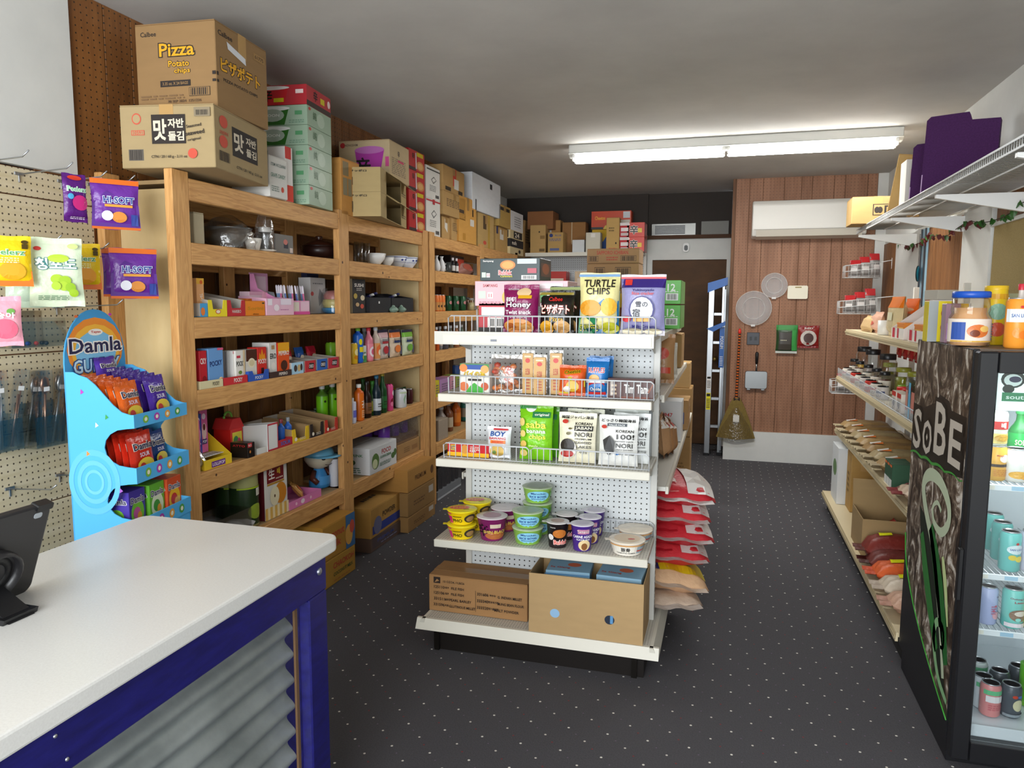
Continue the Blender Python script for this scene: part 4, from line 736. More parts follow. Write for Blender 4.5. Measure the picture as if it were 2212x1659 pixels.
GRP = [('e', .18, .84, .07, .03, '#c8342c'), ('t', '청포도', .5, .62, .17, '#eef4f0', .78, '#2a7a7a'), ('e', .55, .7, .2, .06, '#b0cc3a'), ('e', .5, .4, .12, .07, '#a4c42c'), ('e', .65, .38, .12, .07, '#98bc24'), ('e', .62, .3, .1, .07, '#a4c42c'), ('e', .75, .28, .1, .07, '#8cb420'), ('e', .8, .2, .09, .06, '#98bc24'), ('e', .48, .3, .09, .06, '#a8c834'), ('e', .82, .88, .1, .04, '#c8d88a'), ('n', .15, .1, .7, .17, '#6a8a6a', 3)]
pouch(HB(122, 514, 662, 102, -2.24, R(50)), 'candy_pouch', 'pale green grape candy pouch, frontmost on its hook', '#d4e2c4', GRP, 'bag', 'green grape candy pouches')
for k, (px, lb) in enumerate(((62, 'second'), (44, 'rearmost'))): pouch(HB(px+20, 520+3*k, 664, 92, -2.30-.05*k, R(50)), 'candy_pouch', 'pale green grape candy pouch, %s behind the front one' % lb, '#bcd0ba', GRP[:2], 'bag', 'green grape candy pouches')
pouch(HB(-6, 640, 748, 80, -2.24, R(52)), 'candy_pouch', 'pink peach candy pouch cut by the left edge', '#e8a0b0', [('e', .6, .35, .3, .2, '#e8607a'), ('e', .75, .7, .1, .06, '#6aa04a'), ('t', '복숭아', .5, .62, .12, '#fff4f4', .7)])
# clear acrylic bins on the pegboard
ACR = M('#e6f0f2', 'glass'); ACB = M('#d4ecf6', 'glass')
def bin_(px, pyt, pyb, wpx, x0, d, name, label, m):
    y = ysol(px, x0+d, 1.4); zt, zb = zsol(pyt, x0+d, y), zsol(pyb, x0+d, y); wd = wpx/F_PX*y*1.9
    b = empty(name, label, 'bin', (x0+d/2, y, zb)); t = .003
    for nm, q in (('base', (-d/2, -wd/2, 0, d/2, wd/2, t)), ('front', (d/2-t, -wd/2, t, d/2, wd/2, (zt-zb)*.72)), ('back', (-d/2, -wd/2, t, -d/2+t, wd/2, zt-zb)), ('side', (-d/2+t, -wd/2, t, d/2-t, -wd/2+t, (zt-zb)*.8)), ('side', (-d/2+t, wd/2-t, t, d/2-t, wd/2, (zt-zb)*.8))):
        mb = MB(); mb.box(*q, m); mb.build(nm, b)
    return b, y, zb, wd
b1, y1, zb1, wd1 = bin_(90, 672, 750, 90, XP, .12, 'acrylic_bin', 'clear acrylic bin with a few small sweets on the pegboard', ACR)
rnd = random.Random(4)
for k in range(9):
    mb = MB(); mb.lathe([(.001, 0), (.007, .003), (.009, .008), (.006, .014), (.001, .016)], M(rnd.choice(('#2a4a9a', '#c83a2c', '#2a2a30', '#d9a03a')), 'gloss'), 8); o = mb.build('wrapped_sweet', None, (XP+.03+.06*rnd.random(), y1+wd1*rnd.uniform(-.35, .4), zb1+.0035)); tag(o, 'tiny wrapped sweet lying loose in the clear acrylic bin', 'sweet', 'loose sweets in the acrylic bin')
b2, y2, zb2, wd2 = bin_(112, 870, 962, 66, XP, .10, 'acrylic_bin', 'blue-tinted acrylic holder full of bagged spoons', ACB)
b3, y3, zb3, wd3 = bin_(10, 880, 975, 46, XP, .10, 'acrylic_bin', 'blue-tinted acrylic holder of bagged chopsticks at the left edge', ACB)
def utensil(y, z, col, label, head, i):
    u = empty('bagged_utensil', label, 'utensil', (XP+.03+.02*(i % 3), y, z), 0, 'bagged utensils on the pegboard'); u.rotation_euler = (R(-8+5*(i % 4)), R(6), 0)
    mb = MB(); mb.tube([(0, 0, .002), (0, 0, .2)], .004, M(col, 'metal'), 8); mb.build('handle', u); mb = MB()
    if head: mb.lathe([(.001, .2), (.012, .21), (.02, .235), (.016, .262), (.001, .27)], M(col, 'metal'), 10, sx=.3)
    else: mb.tube([(0, .008, .002), (0, .006, .24)], .003, M(col, 'metal'), 6)
    mb.build('head', u); q = MB()
    for sg in (-1, 1): q.grid(lambda i_, j: (sg*(.006+.003*math.sin(j*6+i_*3)), -.028+.056*i_, .004+.29*j), 4, 6, M('#eef0f2', 'film'))
    q.build('clear_bag', u); q = MB(); q.box(.0085, -.012, .215, .0092, .012, .232, M('#f0f0ee')); q.build('price_sticker', u)
cols = ('#b4b8bc', '#2a2c30', '#b08a74', '#a8785c', '#c2c6ca', '#34343a', '#b8a08e', '#c9ccd0')
for k in range(7): utensil(y2-wd2*.42+wd2*.14*k, zb2+.004, cols[k], ('bagged metal utensil with black handle in the blue holder', 'bagged copper-coloured utensil in the blue holder', 'bagged silver utensil in the blue holder')[1 if k in (2, 3, 6) else (0 if k in (1, 5) else 2)]+', '+('nearest', 'second', 'third', 'fourth', 'fifth', 'sixth', 'farthest')[k], k % 2 == 0, k)
for k in range(4): utensil(y3-wd3*.4+wd3*.26*k, zb3+.004, cols[(k*3+1) % 8], 'bagged utensil in the holder at the left edge, %s' % ('nearest', 'second', 'third', 'farthest')[k], False, k+1)
# ================================================================ blue gummy display stand
th = R(99.8); e1 = Vector((-.17, .985, 0)); e2 = Vector((-.985, -.17, 0)); F1 = Vector((-2.02, 2.12, 0)); SW, SD = .345, .25
C0 = F1+e1*SW/2+e2*SD/2; st = empty('display_stand', 'light blue cardboard gummy display stand with round header', 'display stand', (C0.x, C0.y, 0), th)
SKY = M('#4fb0ea', 'paper'); SKYD = M('#3f9cd8', 'paper'); CARDI = M('#cfc6b4', 'card')
zs = lambda py: zsol(py, F1.x, F1.y)
L1t, L1b, L2t, L2b, L3t, L3b = zs(897), zs(926), zs(1012), zs(1046), zs(1125), zs(1160); ztop = zs(812)-.02
prof = [(-SD/2, 0), (SD/2, 0), (SD/2, ztop+.03), (SD/2-.03, ztop+.03)]
for k in range(7): a = k/6; prof.append((SD/2-.05-(SD-.06)*a, ztop+.02-(ztop+.02-L1t)*(.5-.5*math.cos(math.pi*a))))
prof += [(-SD/2, L1t)]
for top, bot in ((L1b, L2t), (L2b, L3t)):
    prof += [(-SD/2, top)]; 
    for k in range(9): a = math.pi*k/8; prof.append((-SD/2+.03+.085*math.sin(a), (top+bot)/2+(top-bot)/2*.96*math.cos(a)))
    prof += [(-SD/2, bot)]
for s_ in (-1, 1):
    mb = MB(); mb.prism(prof, s_*SW/2, s_*(SW/2-.004), 'x', SKY); sp_ = mb.build('side_panel', st)
    if s_ < 0:
        q = MB()
        for r0, r1, cc in ((.105, .085, '#5fb8ec'), (.07, .055, '#66bcee'), (.04, .03, '#6cc0f0')):
            K = 28; vs = []; fs = []
            for k in range(K):
                a = 2*math.pi*k/K
                for r in (r0, r1): vs.append((-SW/2-.0012, .035+r*math.cos(a)*.95, .5*(L2b+L3t)+.07+r*1.15*math.sin(a)))
            for k in range(K): fs.append((2*k, 2*k+1, (2*k+3) % (2*K), (2*k+2) % (2*K)))
            q.add(vs, fs, M(cc))
        for y, z, cc in ((.07, ztop-.05, '#b03ab0'), (-.02, L1b+.03, '#3a9a4a'), (.06, L2t+.04, '#e88a3a'), (-.06, L3t+.1, '#a05ac0'), (.02, L1b-.0, '#c8e0f0')): q.add([(-SW/2-.0014, y, z), (-SW/2-.0014, y-.014, z+.008), (-SW/2-.0014, y-.002, z+.02)], [(0, 1, 2)], M(cc))
        q.build('printed_pattern', sp_)
for zt_, zb_ in ((L1t, L1b), (L2t, L2b), (L3t, L3b)):
    mb = MB(); mb.box(-SW/2, -SD/2-.004, zb_, SW/2, -SD/2, zt_, SKY); lp = mb.build('shelf_lip', st); q = MB()
    for k, cc in enumerate(('#7ab83a', '#b03ab0', '#e8a03a', '#4aa04a')): art(q, [('e', .2+.2*k, .5, .05, .3, cc), ('e', .2+.2*k, .5, .025, .15, '#f4f0d8')], SW, zt_-zb_, lambda u, v, l: (u, -SD/2-.0045-l, zb_+v))
    q.build('printed_pattern', lp)
    mb = MB(); mb.box(-SW/2+.005, -SD/2+.001, zb_, SW/2-.005, SD/2-.005, zb_+.006, CARDI); mb.build('shelf', st)
mb = MB(); mb.box(-SW/2, -SD/2, 0, SW/2, -SD/2+.004, L3b, SKY); mb.build('front_panel', st)
hz = zsol(812, C0.x+e2.x*SD/2, C0.y+e2.y*SD/2); pts = [(-SW/2, 0), (SW/2, 0), (SW/2, hz+.06)]; htop = zsol(668, C0.x+e2.x*SD/2, C0.y+e2.y*SD/2)
for k in range(17): a = math.pi*k/16; pts.append((SW/2*math.cos(a), hz+.06+(htop-hz-.06)*math.sin(a)))
mb = MB(); mb.prism(pts, SD/2, SD/2+.005, 'y', SKYD); hd = mb.build('header', st)
q = MB(); H_ = htop-hz
def hf(u, v, l): return (u, SD/2-l-.0004, hz+v)
art(q, [('e', .5, .42, .46, .46, '#f0902c'), ('e', .5, .40, .40, .38, '#f6b83a'), ('e', .5, .38, .34, .30, '#7ec0e8'), ('e', .5, .66, .12, .05, '#f4f0ea'), ('t', 'Tayas', .5, .66, .045, '#c8342c', .16), ('t', 'Damla', .5, .47, .22, '#1d1c4a', .86, '#f8f4ee'), ('t', 'GUMMY', .5, .17, .2, '#bfe2f8', .76, '#1c4a8a'), ('e', .2, .9, .03, .02, '#e8703a'), ('e', .75, .92, .03, .02, '#c83ab0')], SW, H_, hf); q.build('printed_sign', hd)
def SP(u, dep, z, w, d, h, rz=0):   # place in the stand's own frame
    p = C0+e1*u-e2*(-dep); return ((C0.x+e1.x*u+e2.x*dep, C0.y+e1.y*u+e2.y*dep, z), th+rz, w, d, h)
DO = [('t', 'Damla', .5, .68, .16, '#1d1c4a', .74, '#f4ece0'), ('t', 'SOUR', .5, .48, .1, '#e8e0f0', .4), ('e', .5, .24, .34, .16, '#e8c83a'), ('e', .35, .2, .12, .1, '#c8342c')]
dg = 'gummy bags on the blue stand'
for k in range(7): pouch(SP(-.085, -.07+.028*k, L1b+.007+.001*k, .135, .024, .155+.004*k), 'gummy_bag', 'orange gummy bag in the left row of the top tier, %s' % ('front', 'second', 'third', 'fourth', 'fifth', 'sixth', 'rearmost')[k], '#e0641c', DO if k < 3 else None, 'bag', dg, lean=12)
for k in range(6): pouch(SP(.09, -.07+.03*k, L1b+.007+.001*k, .135, .024, .16+.005*k), 'gummy_bag', 'purple gummy bag in the right row of the top tier, %s' % ('front', 'second', 'third', 'fourth', 'fifth', 'sixth', 'rearmost')[k], '#4a2a9a', DO if k < 4 else None, 'bag', dg, lean=12)
pouch(SP(.02, .10, L1b+.14, .12, .03, .1), 'gummy_bag', 'purple gummy bag perched above the others against the header', '#4f2f9e', DO[:2], 'bag', lean=6)
for k in range(7): pouch(SP(-.055, -.08+.026*k, L2b+.007, .15, .022, L1b-L2b-.04), 'gummy_bag', 'red cola gummy bag in the middle tier, %s' % ('front', 'second', 'third', 'fourth', 'fifth', 'sixth', 'rearmost')[k], '#d0301c', DO if k < 3 else None, 'bag', dg, lean=7)
for k in range(2): pouch(SP(.095, -.05+.04*k, L2b+.007, .11, .024, L1b-L2b-.06), 'gummy_bag', ('dark blue gummy bag in front, beside the red cola bags', 'dark blue gummy bag behind, beside the red cola bags')[k], '#23407e', DO, 'bag', dg, lean=8)
for k, (u, dpt, cc, lb) in enumerate(((-.09, -.02, '#4a3aa0', 'purple and green candy box, left in the lowest tier'), (.02, -.03, '#6ab83a', 'green and purple candy box, middle in the lowest tier'), (.122, -.04, '#d8542c', 'orange-topped yellow candy box, right in the lowest tier'))):
    pbox(SP(u, dpt, L3b+.007, .098, .1, L2b-L3b-.05), 'candy_box', lb, cc, {'front': [('e', .5, .4, .4, .34, ('#7ac23a', '#dfe8c8', '#f0b82c')[k]), ('t', 'Damla', .5, .75, .16, '#1d1c4a', .8, '#f4f0f4'), ('e', .45, .4, .22, .16, ('#c85a9a', '#4a9a3a', '#c8342c')[k]), ('e', .6, .3, .14, .12, '#e8a03a')], 'left': [('t', 'Damla', .5, .75, .14, '#1d1c4a', .8, '#f4f0f4'), ('e', .5, .35, .3, .2, '#7ac23a')]}, kind='gloss')
# ================================================================ glass-door drinks fridge
FX, FY0, FY1, FZ = .80, 2.79, 3.53, 1.475
BARK, t, b = newmat('bark_print'); LK = t.links; tc, sp = coordsep(t)
mp = nd(t, 'ShaderNodeMapping'); mp.inputs['Scale'].default_value = (1, 1.9, 1.25); LK.new(tc.outputs['Object'], mp.inputs[0])
n1 = nd(t, 'ShaderNodeTexNoise', Scale=6.0, Detail=9.0, Roughness=.7, Distortion=1.2); LK.new(mp.outputs[0], n1.inputs['Vector'])
cr = nd(t, 'ShaderNodeValToRGB'); e = cr.color_ramp.elements; e[0].position = .38; e[0].color = lin('#1c130c'); e[1].position = .61; e[1].color = lin('#d9d2c8')
k = e.new(.48); k.color = lin('#4a382a'); k = e.new(.56); k.color = lin('#8a7a6a'); LK.new(n1.outputs[0], cr.inputs[0]); LK.new(cr.outputs[0], b.inputs['Base Color']); b.inputs['Roughness'].default_value = .35
FB = M('#17171a', 'plastic'); FWH = M('#dfe6ea', 'plastic')
fr = empty('drinks_fridge', 'black glass-door drinks fridge with bark-patterned side', 'fridge', (1.12, 3.15, 0)); fo = fr.location
def FBX(name, m, *b, bev=.002, par=None):
    mb = MB(); mb.box(b[0]-fo.x, b[1]-fo.y, b[2], b[3]-fo.x, b[4]-fo.y, b[5], m, bev); return mb.build(name, par or fr)
side = FBX('side_panel', FB, FX, FY0, .1, FX+.02, FY1, FZ); FBX('side_panel', FB, 1.42, FY0, .1, 1.44, FY1, FZ); FBX('top_panel', M('#6a5c50', 'plastic'), FX+.0205, FY0, FZ-.02, 1.4195, FY1, FZ)
FBX('back_panel', FWH, FX+.0205, FY1-.03, .1, 1.4195, FY1-.01, FZ-.0205); FBX('floor_panel', FWH, FX+.0205, FY0, .1, 1.4195, FY1-.0305, .16); FBX('liner', FWH, FX+.0202, FY0+.01, .161, FX+.024, FY1-.0305, FZ-.021)
FBX('plinth', FB, FX+.01, FY0+.02, .0, 1.43, FY1-.02, .099); 
for y in (FY0+.06, FY1-.06):
    mb = MB(); mb.lathe([(.02, 0), (.02, .01), (.012, .02), (.001, .02)], M('#4a4844', 'metal'), 12); mb.build('levelling_foot', fr, (FX+.06-fo.x, y-fo.y, 0))
# bark print with curved lower edge, on the side facing the aisle
q = MB(); pts = [(FY1-.002, FZ-.004), (FY1-.002, .62)]
for k in range(13): a = k/12; pts.append((FY1-.002-(FY1-FY0-.004)*a**1.5, .62-.46*a**.72))
pts += [(FY0+.002, FZ-.004)]; q.add([(FX-.0008-fo.x, y-fo.y, z) for y, z in pts], [tuple(range(len(pts)))], BARK); pr_ = q.build('bark_print', side)
q = MB(); q.tube([(FX-.002-fo.x, y-fo.y, z) for y, z in pts[1:-1]], .0022, M('#3f9a3a', 'gloss')); q.build('green_outline', side)
W_, H_ = FY1-FY0, FZ
def ff(u, v, l): return (FX-.0012-l-fo.x, (FY0+FY1)/2-u-fo.y, v)
def rib(pts_, w0, col, nn=24):   # tapering painted swirl on the side
    q = MB(); vs = []; fs = []
    for k, (u, v) in enumerate(pts_):
        p = Vector(pts_[max(0, k-1)]); s_ = Vector(pts_[min(len(pts_)-1, k+1)]); dd = (s_-p).normalized(); nn_ = Vector((-dd.y, dd.x)); ww = w0*(.35+.65*math.sin(math.pi*min(1, .12+k/len(pts_))))
        vs += [ff(u+nn_.x*ww, v+nn_.y*ww, .0016), ff(u-nn_.x*ww, v-nn_.y*ww, .0016)]
    for k in range(len(pts_)-1): fs.append((2*k, 2*k+1, 2*k+3, 2*k+2))
    q.add(vs, fs, M(col, 'gloss')); return q
# lettering band
uo = lambda y: (FY0+FY1)/2-y
q = MB(); band = [(-.37, 1.2), (-.2, 1.2), (-.04, 1.24), (.02, 1.28), (.14, 1.27), (.18, 1.24), (.36, 1.24), (.36, 1.03), (.2, 1.01), (.02, 1.0), (-.1, .99), (-.24, .98), (-.37, .99)]
q.add([ff(u, v, .0004) for u, v in band], [tuple(range(len(band)))], M('#1a120e', 'gloss')); q.build('lettering_band', side)
q = MB()
for chn, u, v, hh, ww in (('S', -.28, 1.10, .17, .13), ('O', -.12, 1.09, .14, .14), ('B', .06, 1.15, .20, .16), ('E', .25, 1.13, .16, .15)):
    art(q, [('t', chn, .5, .5, 1, '#cdc4b8', .98, '#0f0a08')], ww, hh, lambda a, b_, l, u=u, v=v, hh=hh: ff(u+a, v-hh/2+b_, .0008+l), 'gloss')
art(q, [('p', ((.5, .8), (.8, .5), (.5, .2), (.2, .5)), '#cdc4b8')], .04, .05, lambda a, b_, l: ff(-.12+a, 1.065+b_, .0014+l), 'gloss'); q.build('lettering', side)
rib([(-.37+.73*k/24, .985+.03*k/24+.012*abs(math.sin(k*.55))) for k in range(25)], .006, '#3f9a3a').build('green_outline', side)
def spiral(cx, cy, r0, turns, tail, n=34):
    P_ = [(cx+r0*(1-k/n*.85)*math.cos(2.6-turns*6.28*k/n), cy+r0*1.15*(1-k/n*.85)*math.sin(2.6-turns*6.28*k/n)) for k in range(n)]
    return tail+P_
def leaf(pts_, col, nm):
    q = MB(); q.add([ff(u, v, .0010) for u, v in pts_], [tuple(range(len(pts_)))], M(col, 'gloss')); q.build(nm, side)
leaf([(-.16, .80), (-.02, .76), (.14, .60), (.30, .30), (.34, .22), (.16, .34), (-.02, .52), (-.12, .68)], '#12200f', 'painted_leaf')
rib([(.02, .76), (.10, .68), (.18, .58), (.26, .46), (.32, .34)], .05, '#1f6a2a').build('painted_leaf', side); rib([(-.1, .7), (-.02, .58), (.08, .46), (.2, .34)], .04, '#2f7a34').build('painted_leaf', side)
def smooth(P_, n=5):
    o = []
    for k in range(len(P_)-1):
        a, b_, c_, d_ = (Vector(P_[max(0, k-1)]), Vector(P_[k]), Vector(P_[k+1]), Vector(P_[min(len(P_)-1, k+2)]))
        for i in range(n): t_ = i/n; v = .5*((2*b_)+(c_-a)*t_+(2*a-5*b_+4*c_-d_)*t_*t_+(3*b_-a-3*c_+d_)*t_**3); o.append((v.x, v.y))
    return o
rib(smooth([(.30, .28), (.24, .42), (.16, .56), (.06, .70), (-.08, .82), (-.12, .90), (-.04, .955), (.10, .96), (.22, .91), (.24, .84), (.16, .78), (.06, .79), (.03, .84), (.09, .875), (.15, .85)]), .026, '#c4d2b4').build('painted_swirl', side)
rib(smooth([(.2, .70), (.26, .6), (.32, .46)]), .02, '#cfe0a0').build('painted_swirl', side)
rib(smooth([(.36, .22), (.24, .26), (.16, .36), (.18, .44), (.26, .45), (.28, .39), (.23, .37)]), .018, '#8fc08a').build('painted_swirl', side)
# door
dy0, dy1 = FY0-.055, FY0-.003
dr = FBX('door', FB, FX+.002, dy0, .05, FX+.062, dy1, FZ-.005, bev=.006); FBX('door_rail', FB, FX+.0625, dy0, FZ-.075, 1.44, dy1, FZ-.005, par=dr); FBX('door_rail', FB, FX+.0625, dy0, .05, 1.44, dy1, .12, par=dr); FBX('door_stile', FB, 1.38, dy0, .1205, 1.44, dy1, FZ-.0755, par=dr)
FBX('glass_pane', M('#e2ecee', 'glass'), FX+.0625, dy0+.02, .1205, 1.3795, dy0+.024, FZ-.0755, bev=0, par=dr); FBX('door_handle', M('#101012', 'plastic'), FX-.012, dy0+.005, .62, FX+.0015, dy0+.03, .80, par=dr)
# lit header sign behind the glass
zt_, zb_ = zsol(793, .9, FY0), zsol(888, .9, FY0); hd = FBX('sign_panel', emis('lit_sign', (.82, .93, .9), .55), FX+.025, FY0+.012, zb_, 1.41, FY0+.016, zt_)
q = MB(); art(q, [('e', .17, .72, .06, .2, '#1a2a20'), ('e', .17, .70, .045, .14, '#dfeee6'), ('e', .18, .72, .03, .07, '#2a2a4a'), ('e', .15, .5, .03, .1, '#1a2a20'), ('r', .12, .22, .40, .42, '#2f8a5a'), ('t', 'south beach', .26, .32, .1, '#dff4e6', .24)], .59, zt_-zb_, lambda u, v, l: (u+FX+.32-fo.x, FY0+.0115-l-fo.y, zb_+v)); q.build('sign_print', hd)
FS = [zsol(1050, .9, FY0+.03), zsol(1242, .9, FY0+.03), zsol(1362, .9, FY0+.03), .162]
for z in FS[:3]:
    sh = FBX('fridge_shelf', FWH, FX+.026, FY0+.028, z-.004, 1.41, FY0+.034, z+.001)
    mb = MB()
    for k in range(28): x = FX+.03+.02*k; mb.tube([(x-fo.x, FY0+.034-fo.y, z-.0025), (x-fo.x, FY1-.05-fo.y, z-.0025)], .0018, M('#d8dcdf', 'metal'), 5)
    mb.build('shelf_wires', sh); lipp = FBX('price_strip', M('#e9eef0', 'plastic'), FX+.026, FY0+.022, z-.014, 1.41, FY0+.0275, z+.008, par=sh); q = MB()
    for k in range(5): q.box(FX+.06+.09*k-fo.x, FY0+.0212-fo.y, z-.01, FX+.1+.09*k-fo.x, FY0+.0219-fo.y, z+.004, M(('#f2efe0', '#a8cbe0')[k % 2]))
    q.build('price_tags', sh)
area('fridge_lamp', (FX+.3, FY0+.10, FZ-.04), (R(-20), 0, 0), .5, .06, 6.5, (.92, .98, 1))
def fx(px, y, z): return xsol(px, y, z)
fg = 'cans in the fridge'
def FC(px, y, row, col, label, A=None, r=.033, h=.122, lift=0, top='#c9ccd0'):
    z = FS[row]+.001+lift; return can(((fx(px, y, z), y, z), .35, 0, 0, 0), 'drink_can', label, col, A, r, h, fg, top)
PEAR = [('r', 0, 0, 1, .35, '#e0c878'), ('r', .1, .5, .9, .78, '#b8302c'), ('t', '배', .5, .64, .2, '#f4e8d8'), ('e', .5, .2, .3, .12, '#c89a3a')]
MNG = [('r', 0, .42, 1, .52, '#3a2a20'), ('e', .6, .72, .22, .14, '#f4ead8'), ('t', 'Mango', .4, .82, .08, '#b5482c'), ('n', .2, .1, .8, .35, '#c87a1c', 4)]
FC(2148, 2.93, 0, '#e8ae42', 'orange drink can at the bottom left of the top fridge shelf', MNG); FC(2150, 2.93, 0, '#dfe0c8', 'pale pear drink can standing on the orange can', PEAR, lift=.125)
FC(2192, 2.93, 0, '#ece8de', 'wide white can with red square on the top fridge shelf', [('r', .5, .42, .9, .75, '#b0242c'), ('t', '배', .7, .58, .2, '#f2e6dc'), ('e', .35, .2, .3, .14, '#e0a83a'), ('e', .6, .12, .2, .1, '#d99a2c')], r=.04, h=.115)
bottle(((fx(2196, 3.08, FS[0]), 3.08, FS[0]+.001), 0, 0, 0, 0), 'drink_bottle', 'green soda bottle at the back of the top fridge shelf', '#2f8a3a', '#1f7a34', '#2f9a4a', '#2aa04a', [('t', 'SODA', .5, .5, .3, '#f4f0d0', .5)], r=.036, h=.24, lz=(.35, .62))
TEAL = [('e', .5, .62, .36, .14, '#dfeef0'), ('t', 'SAN LUCA', .5, .62, .06, '#2a5aa0', .5), ('e', .5, .8, .06, .04, '#c8342c'), ('e', .35, .38, .14, .08, '#e8cc3a'), ('e', .6, .34, .16, .09, '#f0d84a')]
for px, y, lb in ((2178, 2.90, 'front'), (2160, 3.02, 'second'), (2142, 3.14, 'rear')): FC(px, y, 1, '#6cc4bc', 'turquoise lemon drink can, %s one on the second fridge shelf' % lb, TEAL, h=.14)
FC(2222, 2.92, 1, '#d8d0e0', 'pale lilac drink can at the right edge of second fridge shelf', None, h=.14)
FC(2130, 2.90, 2, '#b6bfe4', 'lilac drink can with pink blossoms on the third fridge shelf', [('t', 'Gen', .7, .85, .06, '#5a3a6a'), ('e', .6, .55, .06, .04, '#d8607a'), ('e', .5, .4, .05, .04, '#d8607a'), ('e', .65, .25, .2, .12, '#e8b0b8'), ('n', .4, .3, .6, .6, '#c87a90', 4)], r=.031, h=.135)
FC(2184, 2.89, 2, '#74ccc0', 'turquoise milk tea can on the third fridge shelf', [('t', 'Oolong Milk', .5, .86, .07, '#7a3a4a', .7), ('t', 'Latte', .5, .76, .06, '#b0404a', .4), ('e', .5, .36, .36, .18, '#8a6a50'), ('e', .55, .42, .24, .08, '#e8dccc'), ('r', 0, 0, 1, .12, '#efe2e6'), ('e', .45, .24, .1, .05, '#8fe0d0')], r=.034, h=.14)
FC(2228, 2.9, 2, '#d8d83a', 'yellow drink can at the right edge of third fridge shelf', None, h=.135)
for k, (px, y, cc, lb) in enumerate(((2120, 2.93, '#d8dce0', 'silver drink can with green band, left on fridge floor'), (2108, 3.06, '#c8d0cc', 'silver drink can behind the left floor can'), (2155, 2.99, '#3a4046', 'dark drink can with cream circle at the back of the fridge floor'), (2180, 2.89, '#4a5058', 'dark drink can with cream circle at the front of the fridge floor'), (2136, 2.88, '#d88a88', 'pink and silver drink can at the front of the fridge floor'), (2196, 3.05, '#3a4046', 'dark drink can at the rear right of the fridge floor'))):
    FC(px, y, 3, cc, lb, [('e', .55, .45, .22, .22, '#d8d0a8'), ('e', .4, .78, .1, .06, '#c8452c'), ('e', .6, .78, .1, .05, '#3a6ab0'), ('r', 0, .0, 1, .1, '#8a9298')] if cc[1] in '34' else [('r', 0, .78, 1, .95, '#6ac08a'), ('r', .1, .5, .9, .74, '#e8e4e4'), ('n', .2, .2, .8, .45, '#c86a70', 3)], h=.118)
for k, px in enumerate((2122, 2176)):
    z = FS[3]+.25; pass
bottle(((fx(2222, 2.99, .17), 2.99, .163), 0, 0, 0, 0), 'drink_bottle', 'bright green tea bottle on the fridge floor', '#6ac030', '#7cc82c', '#f0f0ee', '#62b820', None, r=.034, h=.22, lz=(.1, .7))
# ---- things on top of the fridge
def TF(px, y): return ((xsol(px, y, FZ+.001), y, FZ+.001), 0, 0, 0, 0)
jr = .07; P = TF(2091, 2.98); z_t = zsol(630, P[0][0], 2.98)-FZ
jj = turned((P[0], .3, 0, 0, 0), 'snack_jar', 'big clear snack jar with blue lid on the fridge', [('body', [(.062, 0), (.066, .006), (.066, z_t*.52), (.058, z_t*.6), (.062, z_t*.66), (.058, z_t*.86), (.05, z_t*.88)], M('#efe4d4', 'glass')), ('contents', [(.055, .003), (.060, .01), (.060, z_t*.5), (.05, z_t*.58), (.05, z_t*.7), (.001, z_t*.7)], M('#d8a878', 'plastic')), ('lid', [(.056, z_t*.88), (.06, z_t*.885), (.06, z_t-.003), (.056, z_t), (.001, z_t)], M('#1a52b8', 'plastic')), ('label_band', [(.0668, .015), (.067, .016), (.067, z_t*.49), (.0668, z_t*.5)], M('#e8dcd0'))],
    [('r', 0, .1, .25, .9, '#3a5aa8'), ('e', .45, .5, .18, .3, '#d8783a'), ('e', .4, .4, .08, .16, '#7a3a22'), ('e', .55, .6, .08, .14, '#e8c06a'), ('n', .72, .1, .95, .9, '#7a8aa8', 7), ('r', 0, 0, 1, .06, '#d8a83a')], 'jar', None, 24, (.016, z_t*.48, .067, .067, 170))
P = TF(2144, 3.12); turned((P[0], 0, 0, 0, 0), 'crisp_tube', 'yellow crisp tube with yellow cap on the fridge', [('body', [(.036, 0), (.037, .003), (.037, .2), (.036, .203)], M('#e6c21c', 'gloss')), ('cap', [(.038, .2), (.038, .214), (.036, .216), (.001, .216)], M('#e0b81c', 'plastic'))], [('e', .5, .6, .34, .16, '#8ab8a0'), ('e', .5, .25, .3, .14, '#d85a3a'), ('r', 0, .85, 1, .95, '#d8a01c')], 'tube', None, 18, (.01, .195, .037, .037, 150))
ORG = [('r', 0, .55, 1, .85, '#e8ecf0'), ('t', 'SAN LUCA', .5, .70, .08, '#2a5aa0', .6), ('e', .45, .3, .2, .12, '#f0902c'), ('e', .6, .26, .14, .1, '#e87a1c'), ('e', .5, .9, .06, .03, '#c8342c')]
can((TF(2193, 2.88)[0], 0, 0, 0, 0), 'drink_can', 'orange and silver drink can on the fridge front edge', '#f09a34', ORG, .036, .168, None, '#c9ccd0'); can((TF(2230, 2.9)[0], 0, 0, 0, 0), 'drink_can', 'orange drink can cut by the right edge of the photo', '#f09a34', ORG, .036, .168)
P = TF(2198, 3.02); bottle((P[0], 0, 0, 0, 0), 'drink_bottle', 'small clear bottle with red cap behind the orange can', '#e8e4e0', '#d8d0c8', '#c8283c', None, None, r=.024, h=.22); P = TF(2218, 3.04); bottle((P[0], 0, 0, 0, 0), 'drink_bottle', 'small clear bottle with red cap, the right one of two', '#e8e4e0', '#d8d0c8', '#c8283c', None, None, r=.024, h=.22)
P = TF(2022, 3.3); pbox((P[0], .05, .085, .06, .16), 'snack_box', 'grey and yellow snack box at the rear left of the fridge top', '#d8c42c', {'front': [('r', 0, 0, .4, 1, '#9aa0a0'), ('e', .72, .7, .2, .12, '#a85a2c'), ('e', .72, .35, .2, .12, '#a85a2c')]}, kind='gloss')
